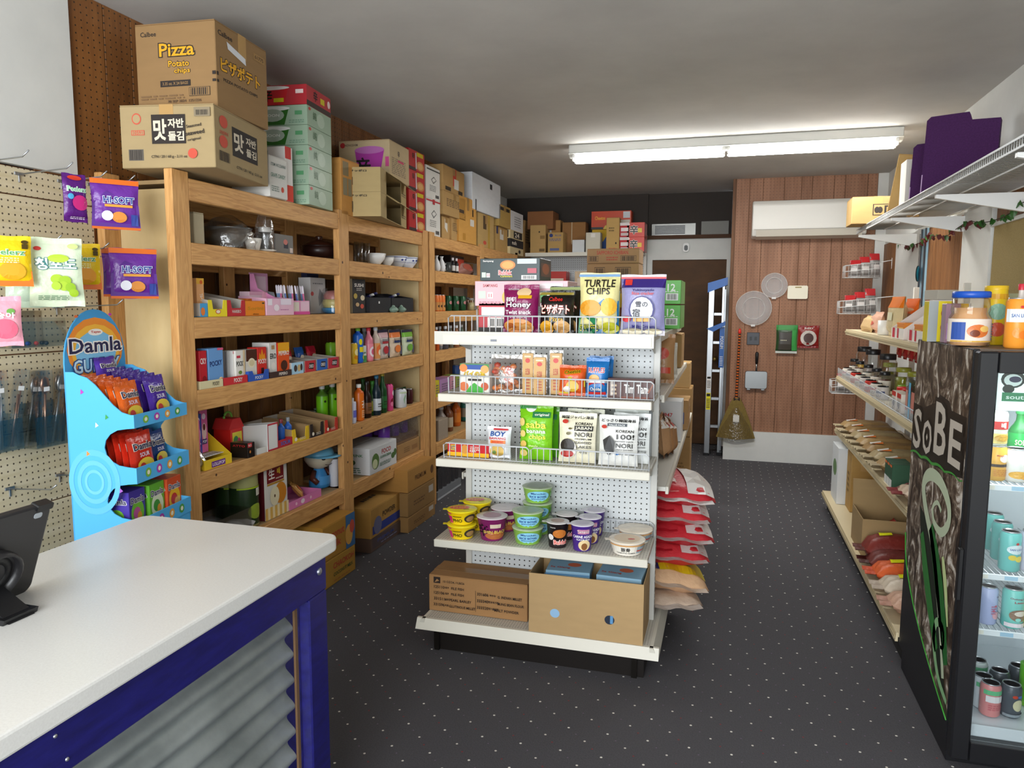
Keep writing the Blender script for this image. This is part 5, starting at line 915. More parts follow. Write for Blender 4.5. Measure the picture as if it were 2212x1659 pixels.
P = TF(2050, 3.2); pbox((P[0], .05, .05, .05, .15), 'snack_box', 'narrow lilac and brown snack box on the fridge', '#9a7a8a', {'front': [('r', .1, .1, .9, .5, '#b08ac0')]}, kind='gloss')
P = TF(2066, 3.25); pbox((P[0], .05, .05, .06, .15), 'snack_box', 'yellow snack box with dark curl behind the snack jar', '#e2b41c', {'front': [('e', .5, .3, .4, .1, '#3a2a10'), ('r', .2, .5, .8, .9, '#c8781c')]}, kind='gloss')
P = TF(2168, 3.3); pbox((P[0], .0, .07, .06, .19), 'snack_box', 'khaki green box between tube and orange can', '#a8a884', {'front': [('e', .5, .2, .4, .12, '#6a8a3a')]})
# ================================================================ wall shelving on the right, cream steel
RY0, RY1 = 3.56, 6.24; RS = [(1.431, .90), (1.065, .85), (.655, .86), (.14, .79)]
CRM = M('#d8c8a4', 'plastic'); rs = empty('steel_shelving', 'cream steel wall shelving running behind the fridge', 'shelf', (1.1, 4.9, 0))
def RB(name, m, *b, bev=.001, par=None):
    mb = MB(); mb.box(b[0]-1.1, b[1]-4.9, b[2], b[3]-1.1, b[4]-4.9, b[5], m, bev); return mb.build(name, par or rs)
for z, x in RS:
    s_ = RB('shelf', CRM, x+.012, RY0, z-.02, 1.33, RY1, z-.001); mb = MB(); mb.prism([(x-1.1, z-.04), (x+.012-1.1, z-.04), (x+.012-1.1, z+.001), (x+.004-1.1, z+.001)], RY0-4.9, RY1-4.9, 'y', CRM); mb.build('shelf_lip', s_)
    RB('price_channel', M('#c4b48e', 'plastic'), x-.004, RY0, z-.026, x, RY1, z-.012, par=s_)
for y in (3.7, 4.9, 6.1): RB('upright', M('#e2e0d8', 'plastic'), 1.331, y-.015, 0, 1.365, y+.015, 1.75)
RB('plinth', M('#1c1a18'), .83, RY0, 0, 1.3, RY1-.02, .119)
mb = MB(); z, x = 1.067, .862
mb.tube([(x-1.1, RY0-4.9, z+.06), (x-1.1, RY1-4.9, z+.06)], .0025, WIRE); mb.tube([(x-1.1, RY0-4.9, z+.005), (x-1.1, RY1-4.9, z+.005)], .0025, WIRE)
for k in range(90): y = RY0+(RY1-RY0)*k/89-4.9; mb.tube([(x-1.1, y, z+.003), (x-1.1, y, z+.06)], .0014, WIRE, 4)
mb.build('wire_fence', rs)
def RR(row, pl, prr, pt, d, sb):
    z, x = RS[row]; x += sb+.014; z += .0005; y1, y0 = ysol(pl, x, z), ysol(prr, x, z); ym = min((y0+y1)/2, RY1-.06); return ((x+d/2, ym, z), -math.pi/2, abs(y1-y0), d, max(.02, zsol(pt, x, ym)-z))
# row 1
pouch(RR(0, 1850, 1872, 680, .06, .02), 'snack_bag', 'tan paper snack bag at the far end of upper cream shelf', '#c9a878', None, lean=20, kind='sack'); pouch(RR(0, 1868, 1884, 672, .06, .04), 'snack_bag', 'pink and tan snack bag beside the white mug', '#d8a890', [('e', .5, .4, .3, .1, '#c85a4a')], lean=15)
P = RR(0, 1884, 1905, 692, .08, .01); mb = MB(); r_ = .038; h_ = P[4]; mb.lathe([(r_*.9, 0), (r_, .004), (r_, h_), (r_*.9, h_), (r_*.88, .01), (.001, .01)], M('#eceae4', 'gloss'), 20); mg = mb.build('mug', None, P[0]); tag(mg, 'plain white mug on the upper cream shelf', 'mug'); mb = MB(); mb.tube([(-r_*.9, 0, h_*.75)]+[(-r_-.022*math.sin(a*.4), 0, h_*(.78-.07*a)) for a in range(1, 8)]+[(-r_*.9, 0, h_*.25)], .005, M('#eceae4', 'gloss')); mb.build('handle', mg, rot=(0, 0, 2.2))
pouch(RR(0, 1906, 1932, 641, .07, .03), 'noodle_bag', 'clear noodle bag with orange top on the upper cream shelf', '#dcc89a', [('r', 0, .72, 1, 1, '#e0741c'), ('r', .3, .4, .7, .6, '#e8e4c0')], lean=3); pouch(RR(0, 1940, 1966, 645, .06, .12), 'noodle_bag', 'orange-topped bag standing behind the red-striped boxes', '#d8b08a', [('r', 0, .6, 1, 1, '#e0641c')], lean=3)
STR = [('r', 0, 0, .12, 1, '#c8283c'), ('r', .2, .2, .35, 1, '#c8283c'), ('r', .0, .45, .6, .6, '#c8283c')]
for k, (a, b, lb) in enumerate(((1926, 1952, 'farther'), (1962, 1992, 'nearer'))): tray(RR(0, a, b, 655, .2, .015), 'display_tray', 'white and red striped display carton, %s of two on upper cream shelf' % lb, '#e6e0da', .06, [('r', .1, .1, .3, 1, '#c8283c'), ('r', .5, .1, .62, 1, '#c8283c')], side='#d9d2cc', group='red striped display cartons'); 
for k, (a, b, lb) in enumerate(((1928, 1950, 'farther'), (1964, 1990, 'nearer'))):
    P = RR(0, a, b, 690, .16, .03); pbox(((P[0][0], P[0][1], P[0][2]+.0035), P[1], P[2]*.7, .14, .085), 'snack_box', 'orange snack box inside the %s striped carton' % lb, '#d8802c', {'front': [('r', .1, .2, .9, .7, '#f0c05a')]})
pbox(RR(0, 1996, 2010, 648, .1, .1), 'snack_box', 'white box with salmon end behind the fridge top', '#dedad6', {'front': [('r', 0, 0, .5, 1, '#d89078')]}); P = RR(0, 1996, 2010, 648, .1, .1); pbox(((P[0][0], P[0][1], P[0][2]+P[4]+.001), P[1]+.2, P[2]*1.1, .1, .05), 'paper_box', 'flat grey box lying tilted on the white salmon-ended box', '#b5b0a4', None)
# row 2: jars and packets behind the fence
rnd = random.Random(11)
for k, (px, lid, fill, lb) in enumerate(((1836, '#16161a', '#d8a82c', 'clear jar with black lid and yellow contents, farthest on the shelf'), (1870, '#16161a', '#a89890', 'clear black-lidded jar with pale contents, second in the back row'), (1900, '#16161a', '#8a8468', 'clear black-lidded jar, third in the back row'))):
    P = RR(1, px-6, px+6, 748, .08, .13); jar((P[0], 0, 0, 0, 0), 'spice_jar', lb, lid, fill, .058, .235, 'large jars in the back row', fillh=.55)
for k, (px, fill) in enumerate(((1908, '#8a8a1c'), (1936, '#84861c'), (1960, '#7e8420'))):
    P = RR(1, px-6, px+6, 790, .07, .17); jar((P[0], 0, 0, 0, 0), 'pickle_jar', 'jar of olive-green pickles, %s in its row' % ('farthest', 'middle', 'nearest')[k], '#8a8a2c', fill, .05, .17, 'olive-green pickle jars')
for k in range(5):
    px = 1830+k*17; P = RR(1, px-5, px+5, 780, .06, .075); jar((P[0], 0, 0, 0, 0), 'sauce_jar', 'small dark jar with black lid in the middle row, number %s from the far end' % ('one', 'two', 'three', 'four', 'five')[k], '#141418', ('#3a2418', '#5a2c20', '#2c2a20')[k % 3], .036, .14, 'small dark jars', labc='#d8d0c4')
for k in range(8):
    y = 6.1-.19*k; can(((RS[1][1]+.06, y, RS[1][0]+.0005), -1.2, 0, 0, 0), 'food_tin', 'small black-lidded tin behind the wire fence, %s from the far end' % ('first', 'second', 'third', 'fourth', 'fifth', 'sixth', 'seventh', 'eighth')[k], ('#d8cfc4', '#c9c0ba', '#b8352c')[k % 3], [('r', 0, .5, 1, .75, ('#b8352c', '#2a3a6a', '#e8dccc')[k % 3]), ('n', .2, .1, .8, .4, '#5a4a44', 3)], .036, .075, 'small tins behind the wire fence', '#1a1a1c', 'tin')
jar(((RS[1][1]+.1, 4.42, RS[1][0]+.0005), 0, 0, 0, 0), 'peanut_jar', 'jar with bright red lid and tan contents near the fridge', '#c8201c', '#c9964a', .045, .11, None, labc='#d8b87a'); jar(((RS[1][1]+.14, 4.62, RS[1][0]+.0005), 0, 0, 0, 0), 'sauce_jar', 'jar with lime green lid near the red-lidded jar', '#6a9a1c', '#4a4a20', .042, .1, None)
jar(((RS[1][1]+.22, 4.2, RS[1][0]+.0005), 0, 0, 0, 0), 'paste_tub', 'grey tub with black lid close to the fridge side', '#17171a', '#5a6068', .055, .15, None, labc='#8a9298')
for k, y in enumerate((4.3, 4.18)): pbox(((RS[1][1]+.05, y, RS[1][0]+.0005), -math.pi/2, .09, .05, .10), 'seasoning_box', 'red-topped seasoning packet by the clear bin, %s one' % ('farther', 'nearer')[k], '#d8cdc0', {'front': [('r', 0, .75, 1, 1, '#c8281c'), ('e', .5, .4, .3, .2, '#3a2a30'), ('n', .2, .05, .8, .2, '#6a5a50', 2)]}, kind='gloss')
cb = opened(((RS[1][1]+.09, 3.92, RS[1][0]+.0005), -math.pi/2, .2, .14, .2), 'plastic_bin', 'clear plastic bin with blue stripe beside the fridge', '#cfd6d8', A={'front': [('r', .3, 0, .5, .9, '#5aa8d0'), ('r', .6, .2, .9, .7, '#c87a6a'), ('r', .05, .2, .25, .7, '#c88a7a')]}, kind='glass')
# red packets hanging behind the jars
for k in range(5): pouch(((1.22, 5.9-.17*k, 1.24), -math.pi/2, .1, .04, .13), 'snack_packet', 'shiny red snack packet behind the jars, %s from the far end' % ('first', 'second', 'third', 'fourth', 'fifth')[k], '#b02428', [('e', .5, .5, .3, .2, '#d85a3a')], 'packet', 'red snack packets behind the jars', lean=8)
# row 3: brown paper-like bags, green boxes
for k in range(7):
    y = 6.05-.24*k; sack((RS[2][1]+.19, y, RS[2][0]+.002), .22, .34, .09, 'dried_food_bag', 'clear bag of tan dried food on the third cream shelf, %s from far end' % ('first', 'second', 'third', 'fourth', 'fifth', 'sixth', 'seventh')[k], (('#a98a5c', '#97784c', '#a5926c')[k % 3], '#b8a888'), (R(0), R(-4), -math.pi/2), 'bags of tan dried food', [('r', .3, .1, .6, .3, '#e6e2da'), ('r', .62, .12, .8, .3, '#d8702c')])
for k in range(3): pbox(((RS[2][1]+.06, 4.36-.062*k, RS[2][0]+.0005), -math.pi/2, .058, .1, .13), 'seasoning_box', 'dark green and white seasoning box, %s of three by the fridge' % ('farthest', 'middle', 'nearest')[k], '#2a5038', {'front': [('r', 0, 0, 1, .35, '#d8d8d4'), ('r', .1, .85, .9, .95, '#d86a2c')]}, 'box', 'green seasoning boxes')
sack((RS[2][1]+.16, 4.0, RS[2][0]+.002), .24, .3, .07, 'meat_pack', 'plastic pack with dark red edge next to the fridge', ('#cdb49a', '#8a2a2c'), (0, R(-3), -math.pi/2), None, [('r', .0, .0, .2, 1, '#7a2a2c')])
# base: boxes and bags
pbox(((RS[3][1]+.12, 5.98, .1405), -math.pi/2, .30, .14, .42), 'white_box', 'tall white box with green mark at the far end of bottom shelf', '#d9dcde', {'front': [('e', .5, .6, .3, .15, '#6a8a5a')], 'right': [('r', .7, .05, .9, .12, '#3a8a4a')]})
for k, (y, w2, h2, x_) in enumerate(((5.72, .2, .42, .2), (5.5, .2, .5, .32), (5.42, .22, .34, .14), (5.25, .12, .48, .34), (5.12, .12, .46, .34))): carton(((RS[3][1]+x_, y, .1405), -math.pi/2, w2, .18, h2), 'cardboard_box', ('yellow-brown carton next to the white box on the bottom cream shelf', 'tall ochre carton at the back of bottom cream shelf', 'short kraft carton in front on the bottom cream shelf', 'narrow ochre carton, farther of two at the back', 'narrow ochre carton, nearer of two at the back')[k], ('#b08a4c', '#b58a3c', '#a8804c', '#b8903c', '#b48a3a')[k], {'front': [('n', .2, .3, .6, .7, '#8a6a34', 4)]}) if y != 5.42 else None
opened(((RS[3][1]+.21, 4.83, .1405), -math.pi/2, .36, .36, .22), 'cardboard_box', 'open tan carton with a raised flap on the bottom cream shelf', '#a3875c', flaps=(('left', 12, .16), ('back', 10, .1)))
pouch(((RS[3][1]+.2, 4.86, .146), -math.pi/2, .26, .1, .16), 'snack_bag', 'red and clear snack bag inside the open tan carton', '#b8a090', [('r', 0, .8, 1, 1, '#b82a2c')], lean=25)
for k, (y, c1, cc, lb, z_) in enumerate(((4.52, '#7a2a22', '#5a2018', 'bag of red-brown dried beans with yellow tag', .17), (4.38, '#6a2c26', '#4a1c18', 'bag of dark red beans behind the orange bag', .12), (4.20, '#d8602c', '#c8502c', 'bright orange bag with yellow tag on the bottom cream shelf', .12), (4.0, '#cbbca8', '#b8a898', 'clear bag of pale beans with yellow tag', .11), (3.8, '#c9a088', '#b88a78', 'clear bag of pinkish dried food nearest the fridge', .1))):
    sack((RS[3][1]+.20, y, .142), .2, .36, z_, 'bean_bag', lb, (c1, cc), (R(0), R(-3), -math.pi/2), 'bags of dried beans', [('r', .3, .22, .6, .42, '#e6e61c')] if k != 1 and k != 4 else None)
# ================================================================ wire shelf high on the right wall
ws = empty('wire_shelf', 'white wire shelf mounted high on the right wall', 'shelf', (1.2, 4.6, 2.2)); WWH = M('#e4e4e2', 'plastic')
WX, WZ, WY0, WY1 = 1.0, 2.225, 2.7, 6.62
mb = MB(); K = int((WY1-WY0)/.026)
for k in range(K+1):
    y = WY0+(WY1-WY0)*k/K-4.6; mb.tube([(1.44-1.2, y, WZ-2.2), (WX-1.2, y, WZ-2.2), (WX-1.2, y, WZ-.035-2.2)], .0022, WWH, 4)
o = mb.build('deck_wires', ws); o['kind'] = 'stuff'
mb = MB()
for x, z in ((WX, WZ), (WX, WZ-.036), (1.2, WZ-.004), (1.43, WZ-.004)): mb.tube([(x-1.2, WY0-4.6, z-2.2), (x-1.2, WY1-4.6, z-2.2)], .004, WWH, 6)
mb.build('long_wires', ws)
for y in (6.58, 5.35, 4.3, 3.2):
    mb = MB(); mb.prism([(WX+.01-1.2, WZ-.045-2.2), (1.455-1.2, WZ-.045-2.2), (1.455-1.2, WZ-.14-2.2), (1.40-1.2, WZ-.14-2.2), (WX+.01-1.2, WZ-.062-2.2)], y-.012-4.6, y+.012-4.6, 'y', WWH); mb.build('bracket', ws)
def WS(pl, prr, pt, x, d, rz=-math.pi/2, z=WZ+.003):
    y1, y0 = ysol(pl, x, z), ysol(prr, x, z); return ((x+d/2, (y0+y1)/2, z), rz, abs(y1-y0), d, max(.02, zsol(pt, x, (y0+y1)/2)-z))
b1 = carton(((1.07, 6.3, WZ+.003), 0, .36, .26, .20), 'cardboard_box', 'tan carton with black logo at the far end of wire shelf', '#ad8c58', {'front': [('r', .4, .3, .95, .72, '#2a221c'), ('r', .42, .33, .93, .69, '#ad8c58'), ('e', .48, .5, .05, .12, '#2a221c'), ('e', .54, .5, .05, .12, '#2a221c'), ('r', .62, .35, .92, .66, '#2a221c'), ('r', .66, .42, .86, .6, '#ad8c58')]}, seam='y')
carton(((1.15, 5.72, WZ+.003), .0, .2, .16, .40), 'cardboard_box', 'tall tilted tan carton on the wire shelf', '#b8955c', None, tape=None).rotation_euler = (0, R(8), R(-12))
pbox(((1.2, 5.38, WZ+.003), 0, .26, .16, .31), 'white_box', 'white box with red label behind the purple boards', '#dcd8d0', {'front': [('r', .1, .6, .4, .8, '#c8a8a0'), ('n', .1, .3, .8, .5, '#a8a49c', 3)]})
PUR = surf('purple_fabric', '#4a2058', '#3c1848', 120, rough=.95, bump=.2)
for k, (y, h_, w_, x_, tl_, lb) in enumerate(((5.02, .36, .34, 1.21, 8, 'purple fabric display board, farther and shorter of two on wire shelf'), (4.74, .46, .36, 1.22, 8, 'purple fabric display board, nearer and taller of two on wire shelf'))):
    mb = MB(); mb.prism([(-w_/2, 0), (w_/2, 0), (w_/2, h_*.88), (w_*.12, h_*.90), (w_*.08, h_), (-w_/2+.02, h_), (-w_/2, h_-.02)], -.025, .025, 'y', PUR); r_ = mb.build('display_board', None, (x_, y, WZ+.005)); r_.rotation_euler = (R(-tl_), 0, R(-24)); tag(r_, lb, 'display board', 'purple display boards')
    q = MB(); q.box(-w_/2-.001, -.0255, .0, -w_/2+.004, .0255, h_*.28, M('#c8a8d0')); q.build('edge_strip', r_)
mb = MB(); mb.lathe([(.001, 0), (.05, .01), (.06, .04), (.04, .05)], M('#c9ccd0', 'metal'), 16); o = mb.build('metal_lamp', None, (1.2, 3.35, WZ+.003)); tag(o, 'silver clamp lamp head on the near end of wire shelf', 'lamp'); mb = MB(); mb.tube([(0, 0, .05), (.02, -.1, .12), (.0, -.2, .13)], .007, M('#c9ccd0', 'metal')); mb.build('arm', o)
# wire baskets with snack bags at the wall end
def basket(x, y, z, label):
    b_ = empty('wire_basket', label, 'basket', (x, y, z), 0, 'white wire baskets'); mb = MB(); w2, d2, h2 = .30, .16, .11
    for zz in (0, h2*.5, h2): mb.tube([(-w2/2, -d2/2, zz), (w2/2, -d2/2, zz+.03*(zz > 0)), (w2/2, d2/2, zz+.03*(zz > 0)), (-w2/2, d2/2, zz)], .0028, WWH, 5, True)
    for k in range(7):
        x_ = -w2/2+w2*k/6; mb.tube([(x_, -d2/2, h2+.03*k/6), (x_, -d2/2, 0), (x_, d2/2, 0), (x_, d2/2, h2+.03*k/6)], .002, WWH, 4)
    for k in range(1, 4): y_ = -d2/2+d2*k/4; mb.tube([(-w2/2, y_, h2), (-w2/2, y_, 0), (w2/2, y_, 0), (w2/2, y_, h2+.03)], .002, WWH, 4)
    mb.build('wire_frame', b_); mb = MB(); mb.tube([(w2/2, 0, h2+.03), (XR-.003-x, 0, h2+.05)], .004, WWH, 5); mb.tube([(XR-.006-x, 0, h2-.03), (XR-.006-x, 0, h2+.07)], .006, WWH, 5); mb.build('wall_hook', b_)
    for k in range(3): pouch(((x-.06+.09*k, y+.0, z+.006), .4*(k-1), .1, .05, .16+.03*k), 'snack_bag', 'grey and red snack bag, %s in the %s' % (('left', 'middle', 'right')[k], label.split(' with')[0].replace('white ', '')), '#8a8480', [('r', 0, .7, 1, 1, '#b8282c'), ('r', .2, .3, .8, .5, '#d8d0cc')], 'bag', 'snack bags in the wire baskets', lean=10)
basket(1.20, 7.55, 1.87, 'white wire basket higher up the far wall with snack bags'); basket(1.12, 7.2, 1.54, 'white wire basket lower down the far wall with snack bags'); basket(1.05, 6.9, .86, 'white wire basket below the jars with snack bags')
# round teal glass ornament in the narrow window, ivy garland
mb = MB(); mb.lathe([(.001, -.004), (.07, -.004), (.07, .004), (.001, .004)], M('#1f93a8', 'gloss'), 24, sx=1, sy=.8); o = mb.build('glass_ornament', None, (XR-.05, 6.37, 1.86), rot=(R(90), 0, R(68))); tag(o, 'round teal glass ornament hanging in the narrow window', 'ornament'); mb = MB(); mb.tube([(.072*math.cos(a*.2618), .058*math.sin(a*.2618), 0) for a in range(24)], .004, M('#20242a', 'metal'), 6, True); mb.build('rim', o); mb = MB(); mb.tube([(0, .058, 0), (0, .3, 0)], .002, M('#20242a')); mb.build('hanging_wire', o)
gl = empty('ivy_garland', 'thin garland of dark red and green leaves along the pilasters', 'garland', (XR-.12, 5.5, 2.1)); rnd = random.Random(8)
gp_ = [(XR-.07+.01*math.sin(k), 6.9-.09*k, 2.13-.05*abs(math.sin(k*.32))) for k in range(34)]; mb = MB(); mb.tube([(x-XR+.12, y-5.5, z-2.1) for x, y, z in gp_], .0025, M('#3a2a1c'), 5); mb.build('stem', gl)
lf = MB(); lf.add([(0, 0, 0), (.018, .006, -.012), (.012, .0, -.03), (0, -.004, -.042), (-.012, 0, -.03), (-.018, .006, -.012)], [(0, 1, 2), (0, 2, 3), (0, 3, 4), (0, 4, 5)], M('#5a1c20', 'plastic')); lm = [lf.mesh('leaf')]; lm.append(lm[0].copy()); lm[1].materials[0] = M('#2f5a24', 'plastic')
for k, (x, y, z) in enumerate(gp_*2):
    o = bpy.data.objects.new('leaf', lm[1 if y < 4.9 else (k % 3 == 0)]); COL.objects.link(o); o.parent = gl; o.location = (x-XR+.12+rnd.uniform(-.02, .02), y-5.5+rnd.uniform(-.03, .03), z-2.1+rnd.uniform(-.01, .02)); o.rotation_euler = (rnd.uniform(-.5, .5), rnd.uniform(-.5, .5), rnd.uniform(0, 6.2))
# ================================================================ back wall: air conditioner, pans, bags, broom, ladder
YW = 7.966
ac = empty('air_conditioner', 'long white wall-mounted air conditioner on brown panelling', 'air conditioner', (.74, YW, 2.3)); WHT = M('#e2dfd8', 'plastic')
mb = MB(); mb.prism([(0, .0), (0, .33), (-.19, .33), (-.225, .29), (-.225, .05), (-.19, -.01), (-.06, -.03)], -.52, .52, 'x', WHT); o = mb.build('housing', ac); bv = o.modifiers.new('edge', 'BEVEL'); bv.width = .012; bv.segments = 2; bv.limit_method = 'ANGLE'
mb = MB(); mb.prism([(-.226, .045), (-.20, -.012), (-.10, -.034), (-.10, -.038), (-.205, -.016), (-.23, .045)], -.48, .48, 'x', M('#cfc8ba', 'plastic')); mb.build('louvre', ac); mb = MB(); mb.box(-.5, -.2275, .048, .5, -.2255, .052, M('#9a948a')); mb.build('panel_seam', ac)
def glassplate(x, z, r, label):
    mb = MB(); mb.lathe([(.001, 0), (r*.55, 0), (r*.62, .008), (r*.7, .01), (r, .022), (r, .026), (r*.68, .014), (r*.55, .005), (.001, .005)], M('#f4f0ec', 'painted_sheen'), 36); o = mb.build('glass_plate', None, (x, YW-.002, z), rot=(R(90), 0, 0)); tag(o, label, 'plate', 'clear plates on the panelled wall')
    for rr_ in (r*.62, r*.985):
        q = MB(); q.tube([(rr_*math.cos(a*.2094), rr_*math.sin(a*.2094), .012 if rr_ < r*.9 else .026) for a in range(30)], .0025, M('#dcd8d4', 'gloss'), 5, True); q.build('rim', o)
    q = MB(); q.box(-.02, -r-.01, .0, .02, -r+.01, .03, M('#d8d4d0', 'plastic')); q.build('clip', o)
glassplate(.272, 1.58, .176, 'large clear glass plate hung on the brown panelling'); glassplate(.462, 1.81, .126, 'smaller clear glass plate hung higher on the brown panelling')
mb = MB(); mb.prism(rr(.59, 1.676, .78, 1.808, .015), YW-.03, YW, 'y', M('#efe7d2', 'gloss')); o = mb.build('wall_panel_box'); tag(o, 'glossy cream rectangular box on the brown panelling', 'wall box'); q = MB(); q.box(.66, YW-.032, 1.785, .72, YW-.0305, 1.797, M('#a89868')); q.build('logo', o)
mb = MB(); mb.box(.218, YW-.008, 1.206, .341, YW, 1.333, M('#3a3a3c', 'metal'), .003); o = mb.build('outlet_plate'); tag(o, 'square steel outlet plate on the brown panelling', 'outlet'); q = MB()
for x in (.255, .305): q.box(x-.012, YW-.010, 1.25, x+.012, YW-.0082, 1.29, M('#17171a', 'plastic'))
q.build('sockets', o)
pn = empty('grill_pan', 'rectangular grey grill pan with black handle hanging on the wall', 'pan', (.322, YW-.03, .76)); mb = MB(); mb.prism(rr(-.105, .0, .105, .175, .02), -.018, .018, 'y', M('#8a8c8c', 'metal')); mb.build('pan_body', pn); mb = MB(); mb.prism(rr(-.108, -.004, .108, .179, .022), .0, .012, 'y', M('#2a1a14', 'plastic')); mb.build('pan_rim', pn)
mb = MB(); mb.tube([(0, 0, .18), (0, 0, .26)], .009, M('#8a8c8c', 'metal'), 8); mb.build('handle_shaft', pn); mb = MB(); mb.tube([(0, 0, .255), (0, 0, .36), (0, 0, .375)], [.014, .018, .01], M('#1c1a1a', 'plastic'), 10); mb.build('handle_grip', pn)
for x in (-.07, .07): mb = MB(); mb.box(x-.018, -.012, -.02, x+.018, .012, -.001, M('#8a8c8c', 'metal'), .003); mb.build('hinge', pn)
pouch(((.60, YW-.03, 1.128), 0, .205, .04, .285), 'seaweed_packet', 'dark green seaweed packet pinned to the brown panelling', '#2f4a2c', [('r', 0, .82, 1, 1, '#2f8a3a'), ('r', .75, .1, 1, .82, '#3f9a4a'), ('r', .12, .12, .72, .75, '#3a3228'), ('r', 0, 0, 1, .08, '#d8dcd4'), ('n', .2, .45, .5, .5, '#c8c0a0', 1)], 'packet'); pouch(((.805, YW-.03, 1.185), 0, .2, .04, .225), 'snack_packet', 'red and silver snack packet pinned beside the green one', '#8a2420', [('e', .5, .45, .4, .34, '#c8beb4'), ('e', .5, .45, .25, .22, '#4a2a24'), ('t', 'RED', .5, .88, .08, '#e8d8d0', .4)], 'packet')
br = empty('straw_broom', 'long straw broom with orange-and-black wound handle, head in plastic', 'broom', (.14, YW-.05, .22)); mb = MB(); n_ = 46
for k in range(n_): mb.tube([(.01*k/n_-.005, 0, .43+.67*k/n_), (.01*(k+1)/n_-.005, 0, .43+.67*(k+1)/n_)], .014-.003*k/n_, M(('#d8641c', '#2a1a14')[k % 2], 'gloss'), 8)
mb.build('handle', br); mb = MB(); mb.lathe([(.012, 0), (.016, .02), (.010, .05), (.001, .052)], M('#d8281c', 'plastic'), 10, z=1.1, cx=.005); mb.build('tip', br)
STW = surf('broom_straw', '#8a7434', '#5f4c1e', 40, (8, 8, .4), .8)
mb = MB()
for sg in (-1, 1): mb.grid(lambda i, j: ((2*i-1)*(.03+.165*(1-j)**.8), sg*(.02+.012*(1-j))*(1-(2*i-1)**2*.7), .02*abs(2*i-1)+.44*j*(1-.05*abs(2*i-1))), 24, 8, STW)
mb.build('straw_head', br); mb = MB()
for sg in (-1, 1): mb.grid(lambda i, j: ((2*i-1)*(.035+.16*(1-j)**.8), sg*(.028+.012*(1-j))*(1-(2*i-1)**2*.6), -.02+.36*j), 12, 6, M('#f0e8d0', 'film'))
mb.build('plastic_wrap', br); mb = MB(); mb.tube([(-.03, 0, .42), (.03, 0, .42)], .022, M('#3a2a30', 'plastic'), 8); mb.build('binding', br); mb = MB(); mb.box(-.03, -.046, .19, .03, -.044, .26, M('#d8d4cc')); mb.build('price_sticker', br)
ld = empty('step_ladder', 'folded aluminium stepladder with blue top leaning by the door', 'ladder', (-.09, 8.1, 0)); AL = M('#b8bcc0', 'metal'); LB = M('#1f5fb0', 'plastic'); LH = 1.84
for x, y, nm, h_ in ((-.075, 0, 'front_rail', LH), (.06, .06, 'front_rail', LH), (-.055, .12, 'rear_rail', LH-.06), (.075, .17, 'rear_rail', LH-.06)):
    mb = MB(); mb.box(x-.012 if 'front' in nm else x-.01, y-.035 if 'front' in nm else y-.018, .02, x+.045 if x < 0 and y == 0 else x+.015, y+.03, h_, AL, .003); rl = mb.build(nm, ld); mb = MB(); mb.box(x-.018, y-.04, 0, x+.04, y+.032, .03, M('#17171a', 'plastic'), .003); mb.build('rubber_foot', rl)
for k in range(5): mb = MB(); mb.box(-.03, .0, .3+.3*k, .05, .05, .33+.3*k, AL, .002); mb.build('step', ld)
mb = MB(); mb.prism([(-.1, LH), (.10, LH+.06), (.10, LH-.02), (-.1, LH-.10)], -.05, .2, 'y', LB); mb.build('top_cap', ld); mb = MB(); mb.prism([(-.1, 1.36), (.09, 1.44), (.09, 1.40), (-.03, 1.33)], -.04, .1, 'y', LB); mb.build('spreader_plate', ld)
mb = MB(); mb.box(.035, -.005, .95, .085, .005, 1.38, LB, .002); lb_ = mb.build('blue_label', ld); q = MB(); art(q, [('t', 'PODIUM', .5, .62, .075, '#dfe6ee', 2.6, None, -90), ('n', .2, .05, .8, .3, '#dfe6ee', 6)], .05, .43, lambda u, v, l: (u+.06, -.0055-l, .95+v)); q.build('lettering', lb_)
for z0, z1, cc in ((.72, .86, '#e8e4e0'), (.5, .68, '#e6d81c')): mb = MB(); mb.box(-.08, -.0365, z0, -.035, -.0355, z1, M(cc)); lb_ = mb.build('warning_label', ld); q = MB(); art(q, [('r', .1, .8, .9, .95, '#1a1a1a'), ('n', .1, .1, .9, .7, '#3a3a3a', 6)], .045, z1-z0, lambda u, v, l: (u-.0575, -.0368-l, z0+v)); q.build('print', lb_)
cm = empty('security_camera', 'small white security camera above the brown door', 'camera', (-.46, YB-.004, 2.26)); mb = MB(); mb.prism(rr(-.035, -.05, .035, .05, .03), -.04, 0, 'y', M('#e6e6e4', 'plastic')); mb.build('housing', cm); mb = MB(); mb.prism(rr(-.02, -.035, .02, .025, .018), -.045, -.041, 'y', M('#17171a', 'gloss')); mb.build('lens', cm)
vt = empty('vent_unit', 'dusty grey ventilation unit in the gap above the door', 'vent', (-.6, YB+.05, 2.4)); mb = MB(); mb.box(-.26, -.02, .0, .24, .0, .14, M('#6a6a68', 'metal'), .004); mb.build('housing', vt)
for k in range(6): mb = MB(); mb.box(-.22, -.026, .02+.017*k, .12, -.0205, .030+.017*k, M('#2a2a2c', 'metal')); mb.build('slat', vt)
mb = MB(); mb.box(-.3, YB-.02, 2.401, .0, YB+.04, 2.55, M('#8a8a86'), .004); o = mb.build('grey_panel'); tag(o, 'pale grey panel beside the vent above the door', 'panel')
